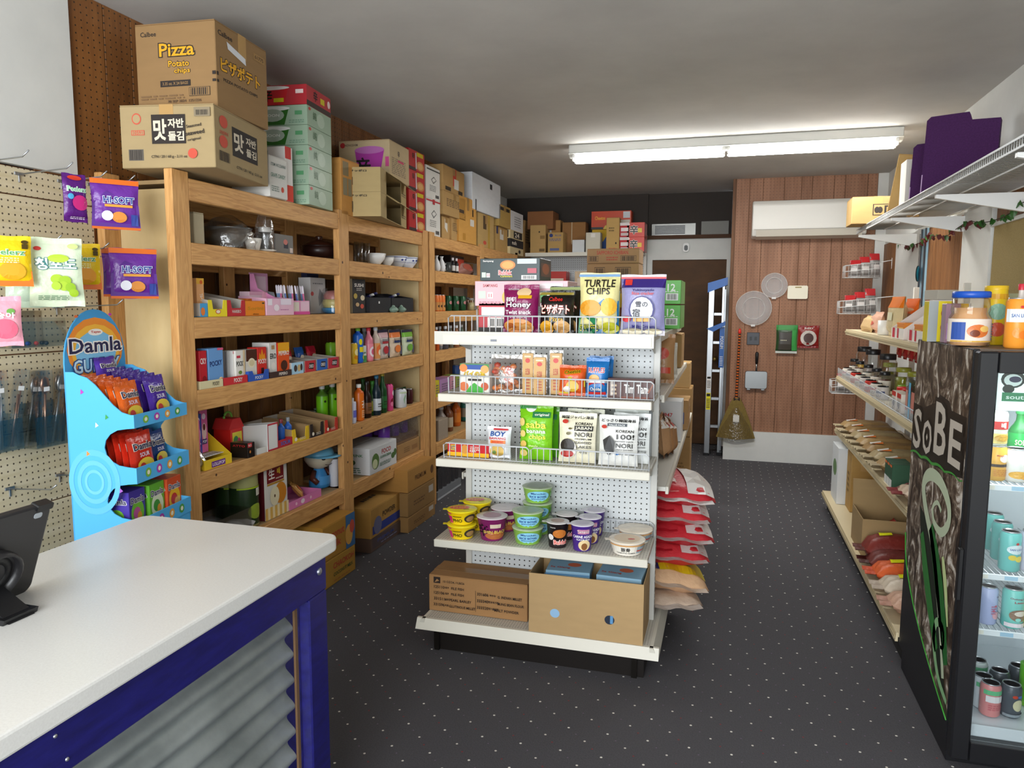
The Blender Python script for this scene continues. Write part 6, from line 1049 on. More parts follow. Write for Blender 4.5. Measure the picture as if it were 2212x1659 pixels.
# ================================================================ boxes on top of the pine shelving
def at_z(px, py, z):
    d = AR*((px-1106)/F_PX)+AU*((829.5-py)/F_PX)+AF; t = (z-CAM_H)/d.z; return CAMLOC+d*t
def corner(C, Lp, Rp, z0, pt, dmax=None):
    """box from its near bottom corner, the left and right ends of its two visible bottom edges, and the top row above the corner"""
    c, l, r = at_z(*C, z0), at_z(*Lp, z0), at_z(*Rp, z0); v = r-c; v.z = 0; w_ = v.length; ang = math.atan2(v.y, v.x); n = Vector((-math.sin(ang), math.cos(ang), 0)); d_ = dmax or min(abs((l-c).dot(n)), .45)
    h_ = zsol(pt, c.x, c.y)-z0; m_ = c+v/2+n*d_/2; return ((m_.x, m_.y, z0), ang, w_, d_, h_)
BK, RDP = '#2a221e', '#c8503c'
P1 = corner((466, 361), (262, 371), (580, 403), 2.168, 223, .405)
SW1 = [('r', .08, .12, .24, .3, '#6a6258'), ('bar', .085, .13, .235, .29, BK), ('e', .18, .78, .05, .09, RDP), ('e', .18, .78, .04, .07, '#a8926a'), ('r', .12, .52, .26, .6, RDP), ('r', .128, .53, .252, .59, '#a8926a'), ('t', '10591', .19, .56, .055, RDP, .1), ('r', .34, .38, .70, .84, BK), ('t', '맛', .43, .6, .34, '#d8cdb8', .14), ('t', '자반', .60, .70, .15, '#d8cdb8', .17), ('t', '돌김', .60, .5, .15, '#d8cdb8', .17), ('t', 'Seasoned', .79, .66, .05, BK, .16, None, 8), ('t', 'seaweed', .80, .55, .07, BK, .2, None, 8), ('t', 'original', .79, .44, .05, BK, .14, None, 8), ('e', .77, .22, .05, .08, RDP), ('t', 'CTN / 20 / 60 g - 2.11 oz', .52, .17, .055, BK, .38), ('r', .8, .8, .97, .94, '#8a7c64'), ('bar', .82, .82, .95, .9, BK)]
carton(P1, 'cardboard_box', 'wide pale carton with black seaweed lettering, lowest on the shelf corner', '#a8926a', {'left': SW1, 'front': [('r', .3, .3, .78, .78, BK), ('t', '맛', .42, .55, .32, '#d8cdb8', .18), ('t', '자반', .65, .64, .14, '#d8cdb8', .2), ('t', '돌김', .65, .45, .14, '#d8cdb8', .2), ('e', .15, .78, .07, .1, RDP), ('e', .14, .46, .07, .1, RDP), ('t', '10591', .15, .6, .06, RDP, .14), ('bar', .06, .14, .24, .3, BK), ('t', 'CTN / 20 / 60 g - 2.11 oz', .6, .12, .06, BK, .5)]}, seam='x')
P2 = corner((470, 233), (290, 232), (580, 281), 2.168+P1[4]+.003, 40, .375)
PZ = [('t', 'Calbee', .17, .88, .055, BK, .2), ('t', 'Pizza', .52, .69, .15, '#e0a31c', .44, BK), ('t', 'Potato', .54, .53, .07, '#e0a31c', .26, BK), ('t', 'chips', .58, .44, .07, '#e0a31c', .2, BK), ('r', .3, .27, .68, .34, BK), ('t', '3.35 oz. X 24 BAGS', .49, .305, .035, '#94734a', .32), ('r', .66, .15, .92, .25, BK), ('r', .665, .155, .915, .245, '#94734a'), ('bar', .68, .16, .9, .24, BK), ('t', '30 SEP 2024  1251226', .6, .1, .03, '#5a4430', .42), ('n', .05, .13, .6, .19, '#7a5c3c', 2), ('r', .96, .38, 1, .42, BK), ('r', .96, .3, 1, .33, BK)]
carton(P2, 'cardboard_box', 'tall brown carton with yellow pizza chip lettering, topmost at the shelf corner', '#94734a', {'left': PZ, 'front': [('t', 'Calbee', .18, .88, .06, BK, .26), ('t', 'ピザポテト', .46, .53, .17, '#e0a31c', .76, BK, 0), ('t', 'PIZZA POTATO CHIPS', .45, .36, .035, BK, .66), ('p', ((.2, .82), (.55, .74), (.56, .66), (.22, .74)), '#d8dade'), ('r', .72, .8, .95, .88, '#a5804e'), ('t', '61775', .83, .84, .045, '#5a4430', .18), ('r', 0, .38, .03, .42, BK), ('r', 0, .3, .03, .33, BK)]}, seam='y')
carton(L(0, 583, 622, 340, .22, -.02), 'candy_carton', 'white grape candy carton beside the big seaweed carton', '#d6d4ce', {'front': [('t', 'ITEM NO.236960', .5, .8, .08, '#6a7a74', .8), ('t', 'GRAPE CANDY', .48, .54, .1, '#6a8a7a', .8), ('e', .7, .22, .08, .07, RDP), ('n', .1, .15, .5, .3, '#7a8a80', 3)]}, seam='x', tape=None, kind='paper')
pbox(L(0, 618, 634, 318, .1, .0), 'snack_box', 'white and red snack box leaning behind the grape candy carton', '#e0dcd8', {'front': [('r', 0, 0, 1, .3, '#d8402c'), ('r', 0, .78, .8, 1, '#c83a34')]})
C4, L4, R4 = (668, 441), (580, 418), (719, 456); ztp = 2.142
GC = [('p', ((.2, .02), (.62, .02), (.7, .86), (.14, .86)), '#2f6a24'), ('e', .42, .84, .3, .12, '#e6e8e4'), ('e', .42, .5, .2, .32, '#a8b8a8'), ('t', '純', .22, .45, .4, '#20301c'), ('t', 'SOON', .42, .5, .14, '#eef2ec', .24), ('r', .8, .5, .92, .7, '#5a9a6a'), ('n', .7, .1, .95, .3, '#7a9a84', 2), ('r', 0, .1, .1, .6, '#3a3a34')]
RC = [('p', ((.2, .02), (.62, .02), (.7, .86), (.14, .86)), '#c8242c'), ('e', .42, .86, .3, .1, '#eae4e0'), ('t', '辛', .34, .48, .6, '#1a1210'), ('r', .45, .15, .62, .35, '#d8c81c'), ('r', .82, .55, .95, .75, '#f0dcd8'), ('r', 0, .1, .1, .6, '#3a1a1a')]
PC = corner(C4, L4, R4, ztp, 408, .34); hh = (zsol(181, at_z(*C4, ztp).x, at_z(*C4, ztp).y)-ztp)/6
for k in range(6):
    P = (PC[0][:2]+(ztp+k*(hh+.0003),), PC[1], PC[2], PC[3], hh-.001); red = k == 5
    r_ = pbox(P, 'noodle_carton', 'red film-wrapped noodle cup carton on top of the green stack' if red else 'pale green film-wrapped noodle cup carton, %s in its stack' % ('lowest', 'second lowest', 'third', 'fourth', 'fifth, under the red one')[k], '#b8323a' if red else '#9cb49c', {'left': RC if red else GC, 'front': ([('r', 0, .0, 1, .25, '#3a2a24'), ('t', '辛', .35, .62, .5, '#1a1210'), ('r', .55, .4, .72, .7, '#d8c81c'), ('e', .9, .6, .06, .2, '#f0dcd8')] if red else [('e', .55, .5, .16, .36, '#b4c8b4'), ('t', '純', .3, .6, .4, '#5a7a5a'), ('e', .1, .85, .05, .08, '#c83a34')])}, 'box', 'film-wrapped noodle cartons', 'gloss')
carton(L(0, 738, 778, 347, .24, .0), 'cardboard_box', 'orange-brown carton with grey stamps between green stack and open cartons', '#c98f48', {'front': [('r', .1, .7, .4, .95, '#8a7a5a'), ('r', .1, .35, .32, .66, '#8a8066'), ('r', .36, .35, .55, .66, '#8a8066'), ('r', .62, .5, .8, .85, '#a5743a'), ('r', .55, .08, .8, .28, '#6a5a44')], 'left': [('t', 'TIO', .4, .55, .06, '#3a2a1c')]}, tape=None, seam='y')
P6 = corner((823, 467), (778, 459), (878, 494), 2.142, 414, .34); h6 = P6[4]
BX = [('r', .05, .28, .5, .6, BK), ('r', .06, .3, .49, .58, '#b39c6c'), ('bar', .08, .32, .47, .56, BK)]
for k in range(2):
    P = (P6[0][:2]+(2.142+k*(h6+.001),), P6[1], P6[2], P6[3], h6); loc, rz, w_, d_, h_ = P; t_ = .004; m_ = M('#b39c6c', 'card')
    mb = MB(); mb.box(-w_/2, -d_/2, 0, w_/2, d_/2, t_, m_); mb.box(-w_/2, d_/2-t_, t_, w_/2, d_/2, h_, m_); mb.box(-w_/2, -d_/2, t_, -w_/2+t_, d_/2, h_-t_, m_); mb.box(w_/2-t_, -d_/2, t_, w_/2, d_/2, h_-t_, m_); mb.box(-w_/2, -d_/2, h_-t_, w_/2, d_/2-t_, h_, m_); mb.box(w_*.28, -d_/2, t_, w_/2-t_, -d_/2+t_, h_-t_, m_); mb.box(-w_/2+t_, -d_/2, t_, -w_*.3, -d_/2+t_, h_-t_, m_)
    r_ = mb.build('cardboard_box', None, loc, rz); tag(r_, 'tan carton torn open at the front, %s of two' % ('lower', 'upper')[k], 'box', 'torn open tan cartons')
    for a0, zz, ln in ((.9, h_-.002, .09), (-.6, .002, .10)):
        q = MB(); q.prism([(-d_/2, zz), (-d_/2, zz+.003), (-d_/2-ln*math.cos(.5), zz-ln*.55+.003), (-d_/2-ln*math.cos(.5), zz-ln*.55)], -w_*.3, w_*.42, 'x', m_); 
        if not (k == 0 and zz < .01): q.build('torn_flap', r_)
    prints(r_, w_, d_, h_, {'left': BX+[('t', 'サッポロ', .6, .85, .1, BK, .3)], 'front': [('n', .8, .4, .97, .6, '#6a5a3c', 2)]})
P7 = corner((842, 384), (738, 352), (884, 402), 2.142+2*h6+.004, 300, .36)
carton(P7, 'cardboard_box', 'large pale noodle carton with purple cup picture, set above the torn cartons', '#c3ad88', {'left': [('e', .08, .88, .05, .07, '#b82a2c'), ('t', 'NONGSHIM', .25, .88, .06, '#6a5a4c', .26), ('p', ((.4, .0), (.8, .0), (.9, .75), (.32, .75)), '#a8329a'), ('e', .61, .74, .29, .1, '#b86ab0'), ('t', '辛', .48, .32, .44, '#1a1018'), ('r', .92, .3, .99, .55, '#c84a8a')], 'front': [('t', '辛', .45, .72, .16, '#3a2a30'), ('n', .1, .15, .8, .6, '#8a7a64', 9), ('r', .4, .5, .7, .56, '#c84a6a')]}, tape=None, seam='x')
PR = corner((884, 496), (868, 492), (918, 504), 2.142, 444, .3); hr = (zsol(318, at_z(884, 496, 2.142).x, at_z(884, 496, 2.142).y)-2.142)/4
for k in range(4): pbox((PR[0][:2]+(2.142+k*(hr+.0003),), PR[1], PR[2], .3, hr-.001), 'noodle_pack', 'shiny red noodle multipack with bowl picture, %s of the stack of four' % ('bottom', 'second lowest', 'second highest', 'top')[k], '#b82c2c', {'front': [('t', '辛', .28, .7, .3, '#1a1210'), ('e', .72, .3, .24, .24, '#c8884a'), ('e', .72, .3, .16, .16, '#d8a86a'), ('r', .5, .75, .9, .95, '#c8b81c'), ('r', 0, 0, .45, .15, '#3a2a2a'), ('p', ((.42, .1), (.5, .1), (.46, .9), (.4, .9)), '#d8c8c8')]}, 'packet', 'stacked red noodle multipacks', 'gloss')
WB = [('p', ((.35, .6), (.55, .72), (.75, .62), (.52, .48)), '#6a6864'), ('p', ((.4, .6), (.55, .68), (.7, .62), (.53, .53)), '#d9d6d0'), ('n', .25, .25, .7, .45, '#8a8884', 4), ('bar', .65, .06, .92, .16, BK), ('r', .05, .88, .98, .92, '#3a3836')]
PW = L(0, 921, 951, 431, .26, .02); pbox(PW, 'white_box', 'white shipping box with red corner tape, lower of the pair', '#d9d6d0', {'front': WB[:-1]+[('r', 0, .93, 1, .97, '#b82a34'), ('r', .45, .86, .6, 1, '#b82a34')]})
PW2 = L(0, 921, 951, 362, .26, .02); pbox((PW[0][:2]+(PW[0][2]+PW[4]+.001,), PW[1], PW[2], .26, PW2[4]-PW[4]), 'white_box', 'white shipping box with black stripe, upper of the pair', '#d9d6d0', {'front': WB})
def stack(items, sb=.02, d=.26, z=2.142):
    """boxes piled at one place: (pl, pr, top row, colour, label, art, sb)"""
    for pl, prr, pt, colr, lb, A, s_ in items:
        P = L(0, pl, prr, pt, d, s_, z); carton(P, 'white_box' if colr[1] == 'd' else 'cardboard_box', lb, colr, A, tape=None if colr[1] == 'd' else '#a8834e', seam='y'); z += P[4]+.001
NA = {'front': [('n', .15, .4, .7, .75, '#6a5034', 5), ('r', .7, .3, .92, .45, '#4a3826')], 'left': [('bar', .3, .3, .8, .5, BK)]}
stack([(955, 974, 468, '#b8935c', 'low carton with white label under the taller kraft carton', {'front': [('p', ((.3, .9), (.6, .7), (.6, .3), (.3, .5)), '#d8d4cc')]}, .04), (957, 1006, 420, '#b8935c', 'kraft carton with printed list, lower of the pair by the white boxes', NA, .0), (957, 1003, 365, '#b58f58', 'kraft carton with red tape and white label, upper of the pair', {'front': [('r', .45, .3, .6, 1, '#c8402c'), ('r', .5, .2, .72, .6, '#d8d6d0'), ('r', .1, .05, .35, .2, '#3a2c1c'), ('r', .7, .05, .9, .2, '#3a2c1c')], 'left': [('bar', .2, .3, .8, .5, BK), ('n', .4, .75, .8, .85, '#5a452c', 1)]}, .0)])
stack([(976, 991, 468, '#b8935c', 'small kraft carton squeezed beside the tall orange carton', NA, .02)], d=.2)
stack([(992, 1029, 428, '#cf9848', 'tall orange-brown carton with arrow mark on the shelving top', {'front': [('r', .75, .62, .82, .78, '#3a2a18'), ('r', .62, .4, .85, .55, '#d8d2c8'), ('r', .2, .05, .35, .2, '#b8822c')]}, .0)])
stack([(1033, 1067, 464, '#bd9c62', 'tall kraft carton with red stamp under the white carton', {'front': [('r', .3, .55, .5, .95, '#5a452c'), ('e', .4, .15, .1, .06, '#c8503c'), ('r', .6, .0, .72, 1, '#b8923c')]}, .02), (1020, 1081, 387, '#d9dce0', 'big plain white carton high on the shelving top', {'front': [('r', .1, .0, .14, .3, '#5a5a5c'), ('r', .6, .75, .68, .9, '#2a2a2c')], 'left': [('r', 0, 0, .01, 1, '#b8bac0')]}, .0)], d=.32)
stack([(1072, 1097, 492, '#bb965a', 'kraft carton with white label, below the small ochre carton', {'front': [('r', .3, .5, .6, .9, '#d8d4cc'), ('r', .0, .7, .15, 1, '#3a3a5a')]}, .03), (1078, 1103, 445, '#b5934e', 'small ochre carton beside the big white carton', {'front': [('r', .1, .75, .4, .9, '#2a221c'), ('r', .6, .75, .9, .9, '#2a221c')]}, .0)])
P24 = L(0, 1102, 1130, 500, .2, .0); pbox(P24, 'drink_carton', 'cream drink carton with black band marked 24', '#cbb98e', {'front': [('r', 0, .3, 1, .64, '#1c1c22'), ('t', 'nsh', .3, .48, .16, '#e6e0d0', .34), ('r', .25, .68, .9, .97, '#1c1c22'), ('t', '24', .5, .82, .2, '#e6e0d0', .34), ('e', .7, .15, .08, .08, BK)], 'left': [('r', 0, .3, 1, .64, '#1c1c22'), ('r', .25, .68, .9, .97, '#1c1c22'), ('t', '24', .5, .82, .2, '#e6e0d0', .34), ('t', 'nsh', .3, .48, .16, '#e6e0d0', .34)]})
P25 = L(0, 1102, 1128, 459, .2, .0); pbox((P24[0][:2]+(P24[0][2]+P24[4]+.001,), P24[1], P24[2]*.95, .2, P25[4]-P24[4]), 'white_box', 'white open-topped carton standing on the box marked 24', '#dcdde0', {'front': [('n', .3, .2, .8, .8, '#8a8a90', 5)]})
stack([(1133, 1146, 478, '#ad8a56', 'narrow kraft carton at the far end of the shelving', NA, .04)], d=.2)
# ================================================================ crockery row
def Q(row, px, r, sb, z=None):
    zz = ZR[row]+.0008 if z is None else z; return ((XF-sb, ysol(px, XF-sb, zz), zz), math.pi/2, 0, 0, 0)
carton(L(1, 421, 443, 459, .2, .05), 'cardboard_box', 'pale carton behind the first post in the crockery row', '#b7ab8e', None, tape=None)
P = Q(1, 486, 0, .15); sb_ = turned(P, 'steel_bowl', 'steel mixing bowl inside a crumpled clear bag', [('bowl', [(.05, .0), (.06, .004), (.13, .07), (.15, .11), (.154, .112), (.146, .108), (.055, .01), (.001, .008)], M('#a5a7a8', 'metal'))], None, 'bowl', None, 24); sb_.scale = (.75, .9, .9)
q = MB(); rnd = random.Random(3)
q.grid(lambda i, j: ((.165+.01*math.sin(7*j*6+i*20))*math.cos(i*6.283)*(1-.55*j**3), (.17+.012*math.sin(5*j*6+i*15))*math.sin(i*6.283)*(1-.6*j**3), .004+.165*j+.012*math.sin(i*12)*j), 24, 8, M('#dcd8d4', 'film')); q.build('clear_bag', sb_)
turned(Q(1, 547, 0, .06), 'white_cup', 'small white cup beside the bagged bowl', [('cup', [(.022, 0), (.03, .004), (.042, .055), (.042, .06), (.039, .058), (.02, .008), (.001, .007)], M('#e6e2da', 'gloss'))], None, 'cup', None, 18)
fp = turned(Q(1, 573, 0, .07), 'soy_dispenser', 'glass dispenser with white lid wrapped in a clear bag', [('saucer', [(.03, 0), (.055, .008), (.056, .012), (.02, .008), (.001, .008)], M('#e6e2da', 'gloss')), ('glass', [(.03, .0095), (.033, .013), (.033, .09), (.028, .1)], M('#c9ced0', 'glass')), ('lid', [(.032, .1), (.034, .105), (.03, .125), (.001, .13)], M('#dcdad6', 'plastic'))], None, 'bottle', None, 18)
q = MB(); q.grid(lambda i, j: ((.046+.004*math.sin(i*31+j*7))*math.cos(i*6.283)*(1-.5*j**4), (.046+.004*math.sin(i*27+j*9))*math.sin(i*6.283)*(1-.5*j**4), .012+.2*j), 22, 8, M('#e6e4e2', 'film')); q.build('clear_bag', fp)
pbox(L(1, 596, 634, 507, .1, .05), 'gift_box', 'grey box with small red and dark stickers in the crockery row', '#7c7874', {'front': [('r', .45, .3, .7, .6, '#3a3a44'), ('e', .55, .62, .12, .14, '#c87a70'), ('r', .78, .1, .95, .35, '#d8c8c0')]})
turned(Q(1, 690, 0, .16), 'clay_pot', 'dark brown glazed lidded pot in the crockery row', [('pot', [(.06, 0), (.085, .012), (.105, .045), (.1, .075), (.095, .08)], M('#2c1612', 'gloss')), ('lid', [(.1, .08), (.098, .088), (.06, .11), (.018, .118), (.016, .125), (.024, .135), (.018, .142), (.001, .144)], M('#35190f', 'gloss')), ('rim', [(.101, .076), (.106, .079), (.106, .083), (.101, .086)], M('#24110d', 'gloss'))], None, 'pot', None, 24)
for k, px in enumerate((775, 783, 790)): turned(Q(1, px, 0, .06+.03*(k % 2)), 'drinking_glass', 'clear tumbler in the crockery row, %s of three' % ('left', 'middle', 'right')[k], [('glass', [(.022, 0), (.026, .003), (.03, .13), (.0285, .13), (.024, .012), (.001, .01)], M('#d6dbe0', 'glass'))], None, 'glass', 'clear tumblers', 16)
def bowl(P, label, r, h, col, A=None, group=None): return turned(P, 'rice_bowl', label, [('bowl', [(r*.45, 0), (r*.5, .006), (r*.85, h*.5), (r, h), (r*.96, h), (r*.8, h*.5), (r*.4, .012), (.001, .01)], M(col, 'gloss'))], A, 'bowl', group, 24, (h*.45, h*.98, r*.83, r, 150))
bowl(Q(1, 810, 0, .08), 'plain white bowl, left of the white and blue bowls', .075, .075, '#e8e6e2'); bowl(Q(1, 836, 0, .08), 'small plain white bowl between white and blue bowls', .05, .06, '#e8e6e2')
BW = [('r', 0, .8, 1, .88, '#2a3a8a'), ('e', .3, .4, .05, .14, '#2a3a8a'), ('e', .5, .45, .07, .16, '#2a3a8a'), ('e', .6, .4, .05, .12, '#2a3a8a'), ('e', .72, .45, .05, .14, '#2a3a8a'), ('r', 0, .05, 1, .09, '#2a3a8a')]
bowl(Q(1, 856, 0, .13), 'white bowl with blue flowers, rear of the pair', .085, .085, '#dfe2ea', BW, 'blue flowered bowls'); bowl(Q(1, 881, 0, .07), 'white bowl with blue flowers, front of the pair', .075, .08, '#dfe2ea', BW, 'blue flowered bowls')
# ================================================================ stationery and sweets row
pbox(L(2, 427, 443, 601, .1, .05), 'snack_box', 'upright peach and orange snack box by the first post', '#e3a56c', {'front': [('r', 0, .85, 1, 1, '#e8b03a'), ('t', 'フルーツ', .6, .5, .12, '#f4ece0', .7, None, -80), ('e', .6, .9, .2, .05, '#d8601c')]})
tray(L(2, 433, 448, 655, .2, .02), 'display_tray', 'blue and orange display tray next to the first post', '#3f9ad0', .06, [('e', .3, .4, .3, .3, '#e07a2c')]); 
tray(L(2, 450, 490, 628, .32, .02), 'display_tray', 'empty yellow display tray with long sloping sides', '#e6d21c', .075, [('e', .5, .3, .14, .14, '#c83a2c'), ('e', .5, .3, .11, .1, '#e8dcc0')], notch=.55); tray(L(2, 491, 529, 628, .32, .02), 'display_tray', 'empty red display tray with yellow rim', '#b8222a', .075, [('t', 'HARIBO', .5, .3, .2, '#d8ccc4', .5)], notch=.5)
pbox(L(2, 531, 573, 650, .06, .02), 'candy_box', 'bright orange candy box in front of pink stationery', '#e8861c', {'front': [('t', 'Sorini', .5, .5, .24, '#c88a1c', .8), ('e', .9, .85, .06, .06, '#3a3a1c'), ('t', 'choco', .5, .12, .1, '#5a3a10', .3)]}, kind='gloss'); pbox(L(2, 533, 548, 645, .05, .1), 'candy_box', 'small orange candy box tucked behind the orange box', '#d8701c', None)
pbox(L(2, 540, 570, 630, .06, .14), 'stationery_box', 'white and pink open stationery box at the back', '#e3c4d0', {'front': [('r', .1, .3, .9, .7, '#eee6ea'), ('r', 0, .85, 1, 1, '#d8a0b8')]})
tray(L(2, 575, 634, 640, .16, .02), 'display_tray', 'pale pink stationery tray with clear tubes', '#e6b8cc', .085, [('n', .5, .3, .8, .4, '#b870a0', 1), ('r', .05, .6, .2, .98, '#eee6ee'), ('r', .5, .62, .9, .98, '#eadcea'), ('e', .35, .45, .1, .2, '#eee0e6')], side='#e3b0c8', inner='#e3b8cc')
for k, (px, cc) in enumerate(((566, '#e0a0b4'), (580, '#8a8f96'))): turned(Q(2, px, 0, .16, ZR[2]+.06), 'hand_mirror', ('round pink hand mirror', 'round grey hand mirror')[k]+' standing in the pink tray', [('disc', [(.001, 0), (.03, .002), (.038, .03), (.03, .06), (.001, .065)], M(cc, 'gloss'))], None, 'mirror', None, 16)
bp_ = empty('pen_display', 'pink pen display with tall backboard', 'display', L(2, 633, 668, 655, .2, .03)[0], math.pi/2); P = L(2, 633, 690, 655, .2, .03)
mb = MB(); mb.prism([(-.09, .0), (.10, .0), (.10, .215), (.07, .215), (.05, .14), (-.09, .075)], -P[2]/2-.04, -P[2]/2-.037, 'x', M('#e090bc')); mb.build('side_panel', bp_); mb = MB(); mb.box(-P[2]/2-.04, .095, 0, -P[2]/2+.12, .1, .222, M('#dba0c4')); bb_ = mb.build('backboard', bp_); q = MB(); q.box(-P[2]/2-.03, .093, .1, -P[2]/2+.1, .0948, .205, M('#e6c8d8')); q.build('picture_panel', bb_); mb = MB(); mb.box(-P[2]/2-.037, -.094, 0, P[2]/2-.04, -.09, .075, M('#e49ac0')); fl_ = mb.build('front_lip', bp_); q = MB(); art(q, [('r', .05, .25, .6, .9, '#ded6c8'), ('r', .65, .25, .98, .95, '#e6c0d2'), ('r', 0, 0, 1, .2, '#d8509a'), ('e', .3, .6, .1, .2, '#b8c8a0')], P[2], .075, lambda u, v, l: (u-.038, -.0945-l, v)); q.build('printed_label', fl_)
mb = MB(); mb.box(-P[2]/2-.037, -.0895, 0, P[2]/2-.04, .0945, .004, M('#d890b8')); mb.build('tray_floor', bp_)
for k in range(14):
    y_ = P[0][1]-P[2]/2+P[2]*(k+.3)/14; o = MB(); cc = ('#d86a9a', '#7a9ad0', '#8ab0d8', '#5a7ab8', '#e6e4f0', '#a870b8')[k % 6]; o.lathe([(.002, 0), (.005, .012), (.005, .125), (.004, .13), (.001, .132)], M(cc, 'plastic'), 8); z0 = ZR[2]+.0055+.02
    oo = o.build('pen', None, (XF-.03-.06-.02*(k % 3), y_-.02, z0), rot=(R(-8+4*(k % 5)), R(-6), 0)); tag(oo, '%s pen standing in the pink display' % {'#d86a9a': 'hot pink', '#7a9ad0': 'blue', '#8ab0d8': 'pale blue', '#5a7ab8': 'dark blue', '#e6e4f0': 'white', '#a870b8': 'purple'}[cc], 'pen', 'pens in the pink display'); q = MB(); q.lathe([(.0055, .09), (.0055, .128), (.003, .135), (.001, .136)], M('#eee6f0', 'plastic'), 8); q.build('cap', oo)
pbox(L(2, 672, 704, 600, .08, .16), 'folding_box', 'white box showing a grey pillow shape, behind the pens', '#c9c6c4', {'front': [('p', ((.55, .2), (.95, .45), (.6, .7), (.5, .45)), '#8a8a8c'), ('e', .1, .55, .1, .06, '#c85a5a'), ('n', .15, .82, .85, .88, '#7a7a7c', 1)]}); pbox(L(2, 665, 690, 588, .04, .24), 'folder', 'dark navy folder at the back behind the white box', '#1a2044', None)
sa = turned(Q(2, 722, 0, .10), 'toy_set', 'clear-lidded toy set with yellow, pink and blue pieces', [('dish', [(.05, 0), (.07, .01), (.075, .03), (.07, .034), (.001, .03)], M('#4f96c8', 'gloss')), ('middle', [(.06, .035), (.07, .06), (.065, .085), (.001, .085)], M('#cdbf7c', 'plastic')), ('upper', [(.06, .086), (.062, .11), (.045, .135), (.001, .14)], M('#b87a74', 'plastic')), ('cover', [(.08, .002), (.082, .1), (.06, .15), (.001, .155)], M('#e8e8ea', 'glass'))], None, 'toy', None, 20)
pbox(L(2, 762, 790, 603, .07, .05), 'sushi_kit_box', 'black sushi kit box with food pictures', '#2c2826', {'front': [('e', .5, .8, .4, .16, '#17161a'), ('t', 'SUSHI', .5, .82, .1, '#e6e0d8', .7), ('n', .3, .66, .7, .76, '#b8b0a8', 2), ('e', .75, .45, .16, .08, '#d8c8a8'), ('e', .35, .25, .14, .06, '#c8a87a'), ('e', .7, .2, .14, .07, '#c8503c'), ('e', .2, .5, .14, .08, '#b8a04a')], 'left': [('r', 0, 0, 1, 1, '#b8a888')]})
for k in range(2):
    P = L(2, 798+48*k, 844+48*k, 634, .24, .03); tray(P, 'display_tray', 'black tray of bagged knives, %s of two' % ('left', 'right')[k], '#17161a', .10, [('r', .4, .6, .46, .75, '#e0e0e0')] if k == 0 else None, inner='#17161a', side='#1c1b1f', group='black trays')
    for j in range(3): o = MB(); o.box(-.012, -.08, 0, .012, .1, .016, M(('#2a2c5a', '#e2e2e0', '#2a2c5a')[j], 'plastic'), .003); oo = o.build('knife_handle', None, (P[0][0]-.0, P[0][1]-.05+.05*j, P[2] if False else ZR[2]+.075+.01*j), rot=(R(-22), 0, math.pi/2)); tag(oo, '%s bagged knife handle in the %s black tray, %s' % (('navy', 'white', 'navy')[j], ('left', 'right')[k], ('near', 'middle', 'far')[j]), 'knife', 'knives in the black trays'); q = MB(); q.box(-.009, .1, .004, .009, .13, .01, M('#b8bcc0', 'metal')); q.build('blade', oo)
for k, px in enumerate((850, 867)): turned(Q(2, px, 0, .012), 'jade_pot', 'small pale jade-green pot, %s of two' % ('left', 'right')[k], [('pot', [(.018, 0), (.034, .012), (.036, .022), (.02, .036), (.01, .04)], M('#7c9484', 'gloss')), ('lid', [(.012, .04), (.011, .045), (.005, .05), (.001, .051)], M('#869c8c', 'gloss'))], None, 'pot', 'jade-green pots', 18)
# ================================================================ biscuit stick row
def PK(cx, cy, colr='#f4eee8', s=.18): return ('t', 'POCKY', cx, cy, s, colr, .8)
tray(L(3, 432, 481, 815, .14, .005), 'display_tray', 'cream biscuit tray beside the first post', '#d8cba0', .035, [('t', 'POCKY', .68, .5, .5, '#5a5040', .3)], side='#cfc298'); z3 = ZR[3]+.004
pbox(L(3, 433, 449, 758, .07, .02, z3), 'biscuit_box', 'red biscuit stick box with white lettering, nearest the post', '#c02430', {'front': [('t', 'CKY', .5, .72, .16, '#f4ece8', .8), ('e', .6, .2, .3, .12, '#8a1a24')]}, kind='gloss'); pbox(L(3, 452, 484, 752, .06, .02, z3), 'biscuit_box', 'light blue biscuit stick box with fruit', '#6a9ad0', {'front': [('t', 'POCKY', .5, .6, .14, '#1c2a6a', .8, None, 4), ('e', .35, .1, .16, .06, '#e07a4a'), ('e', .8, .16, .14, .06, '#e8d0a0'), ('r', .6, .94, 1, 1, '#d85a7a')]}, kind='gloss')
tray(L(3, 484, 534, 812, .15, .005), 'display_tray', 'red biscuit tray holding white boxes', '#c8242a', .036, [('t', 'POCKY', .58, .5, .55, '#f0e6e0', .36)], side='#b8202a'); 
for k in range(3): pbox(L(3, 489+8*k, 506+8*k, 757, .02, .03+.03*(2-k), z3), 'biscuit_box', 'white biscuit stick box with red striped top, %s' % ('rear', 'middle', 'front')[k], '#dcd8d2', {'front': [('r', 0, .9, 1, .98, '#c87a80'), ('n', .2, .1, .8, .2, '#8a8680', 2)]}, 'box', 'white biscuit boxes', 'gloss')
pbox(L(3, 511, 530, 757, .05, .02, z3), 'biscuit_box', 'white biscuit stick box with black lettering and green fruit', '#e6e2da', {'front': [('t', 'POCKY', .5, .58, .16, '#221c18', .9), ('r', .1, .76, .5, .84, '#c83a4a'), ('e', .45, .3, .2, .06, '#6a8a3a'), ('r', .8, 0, 1, 1, '#d8c098')]}, kind='gloss')
tray(L(3, 537, 580, 805, .15, .005), 'display_tray', 'blue biscuit tray holding brown and red boxes', '#2452b0', .05, [('t', 'POCKY', .5, .3, .3, '#e0e6f0', .4)], side='#2452b0', notch=.4)
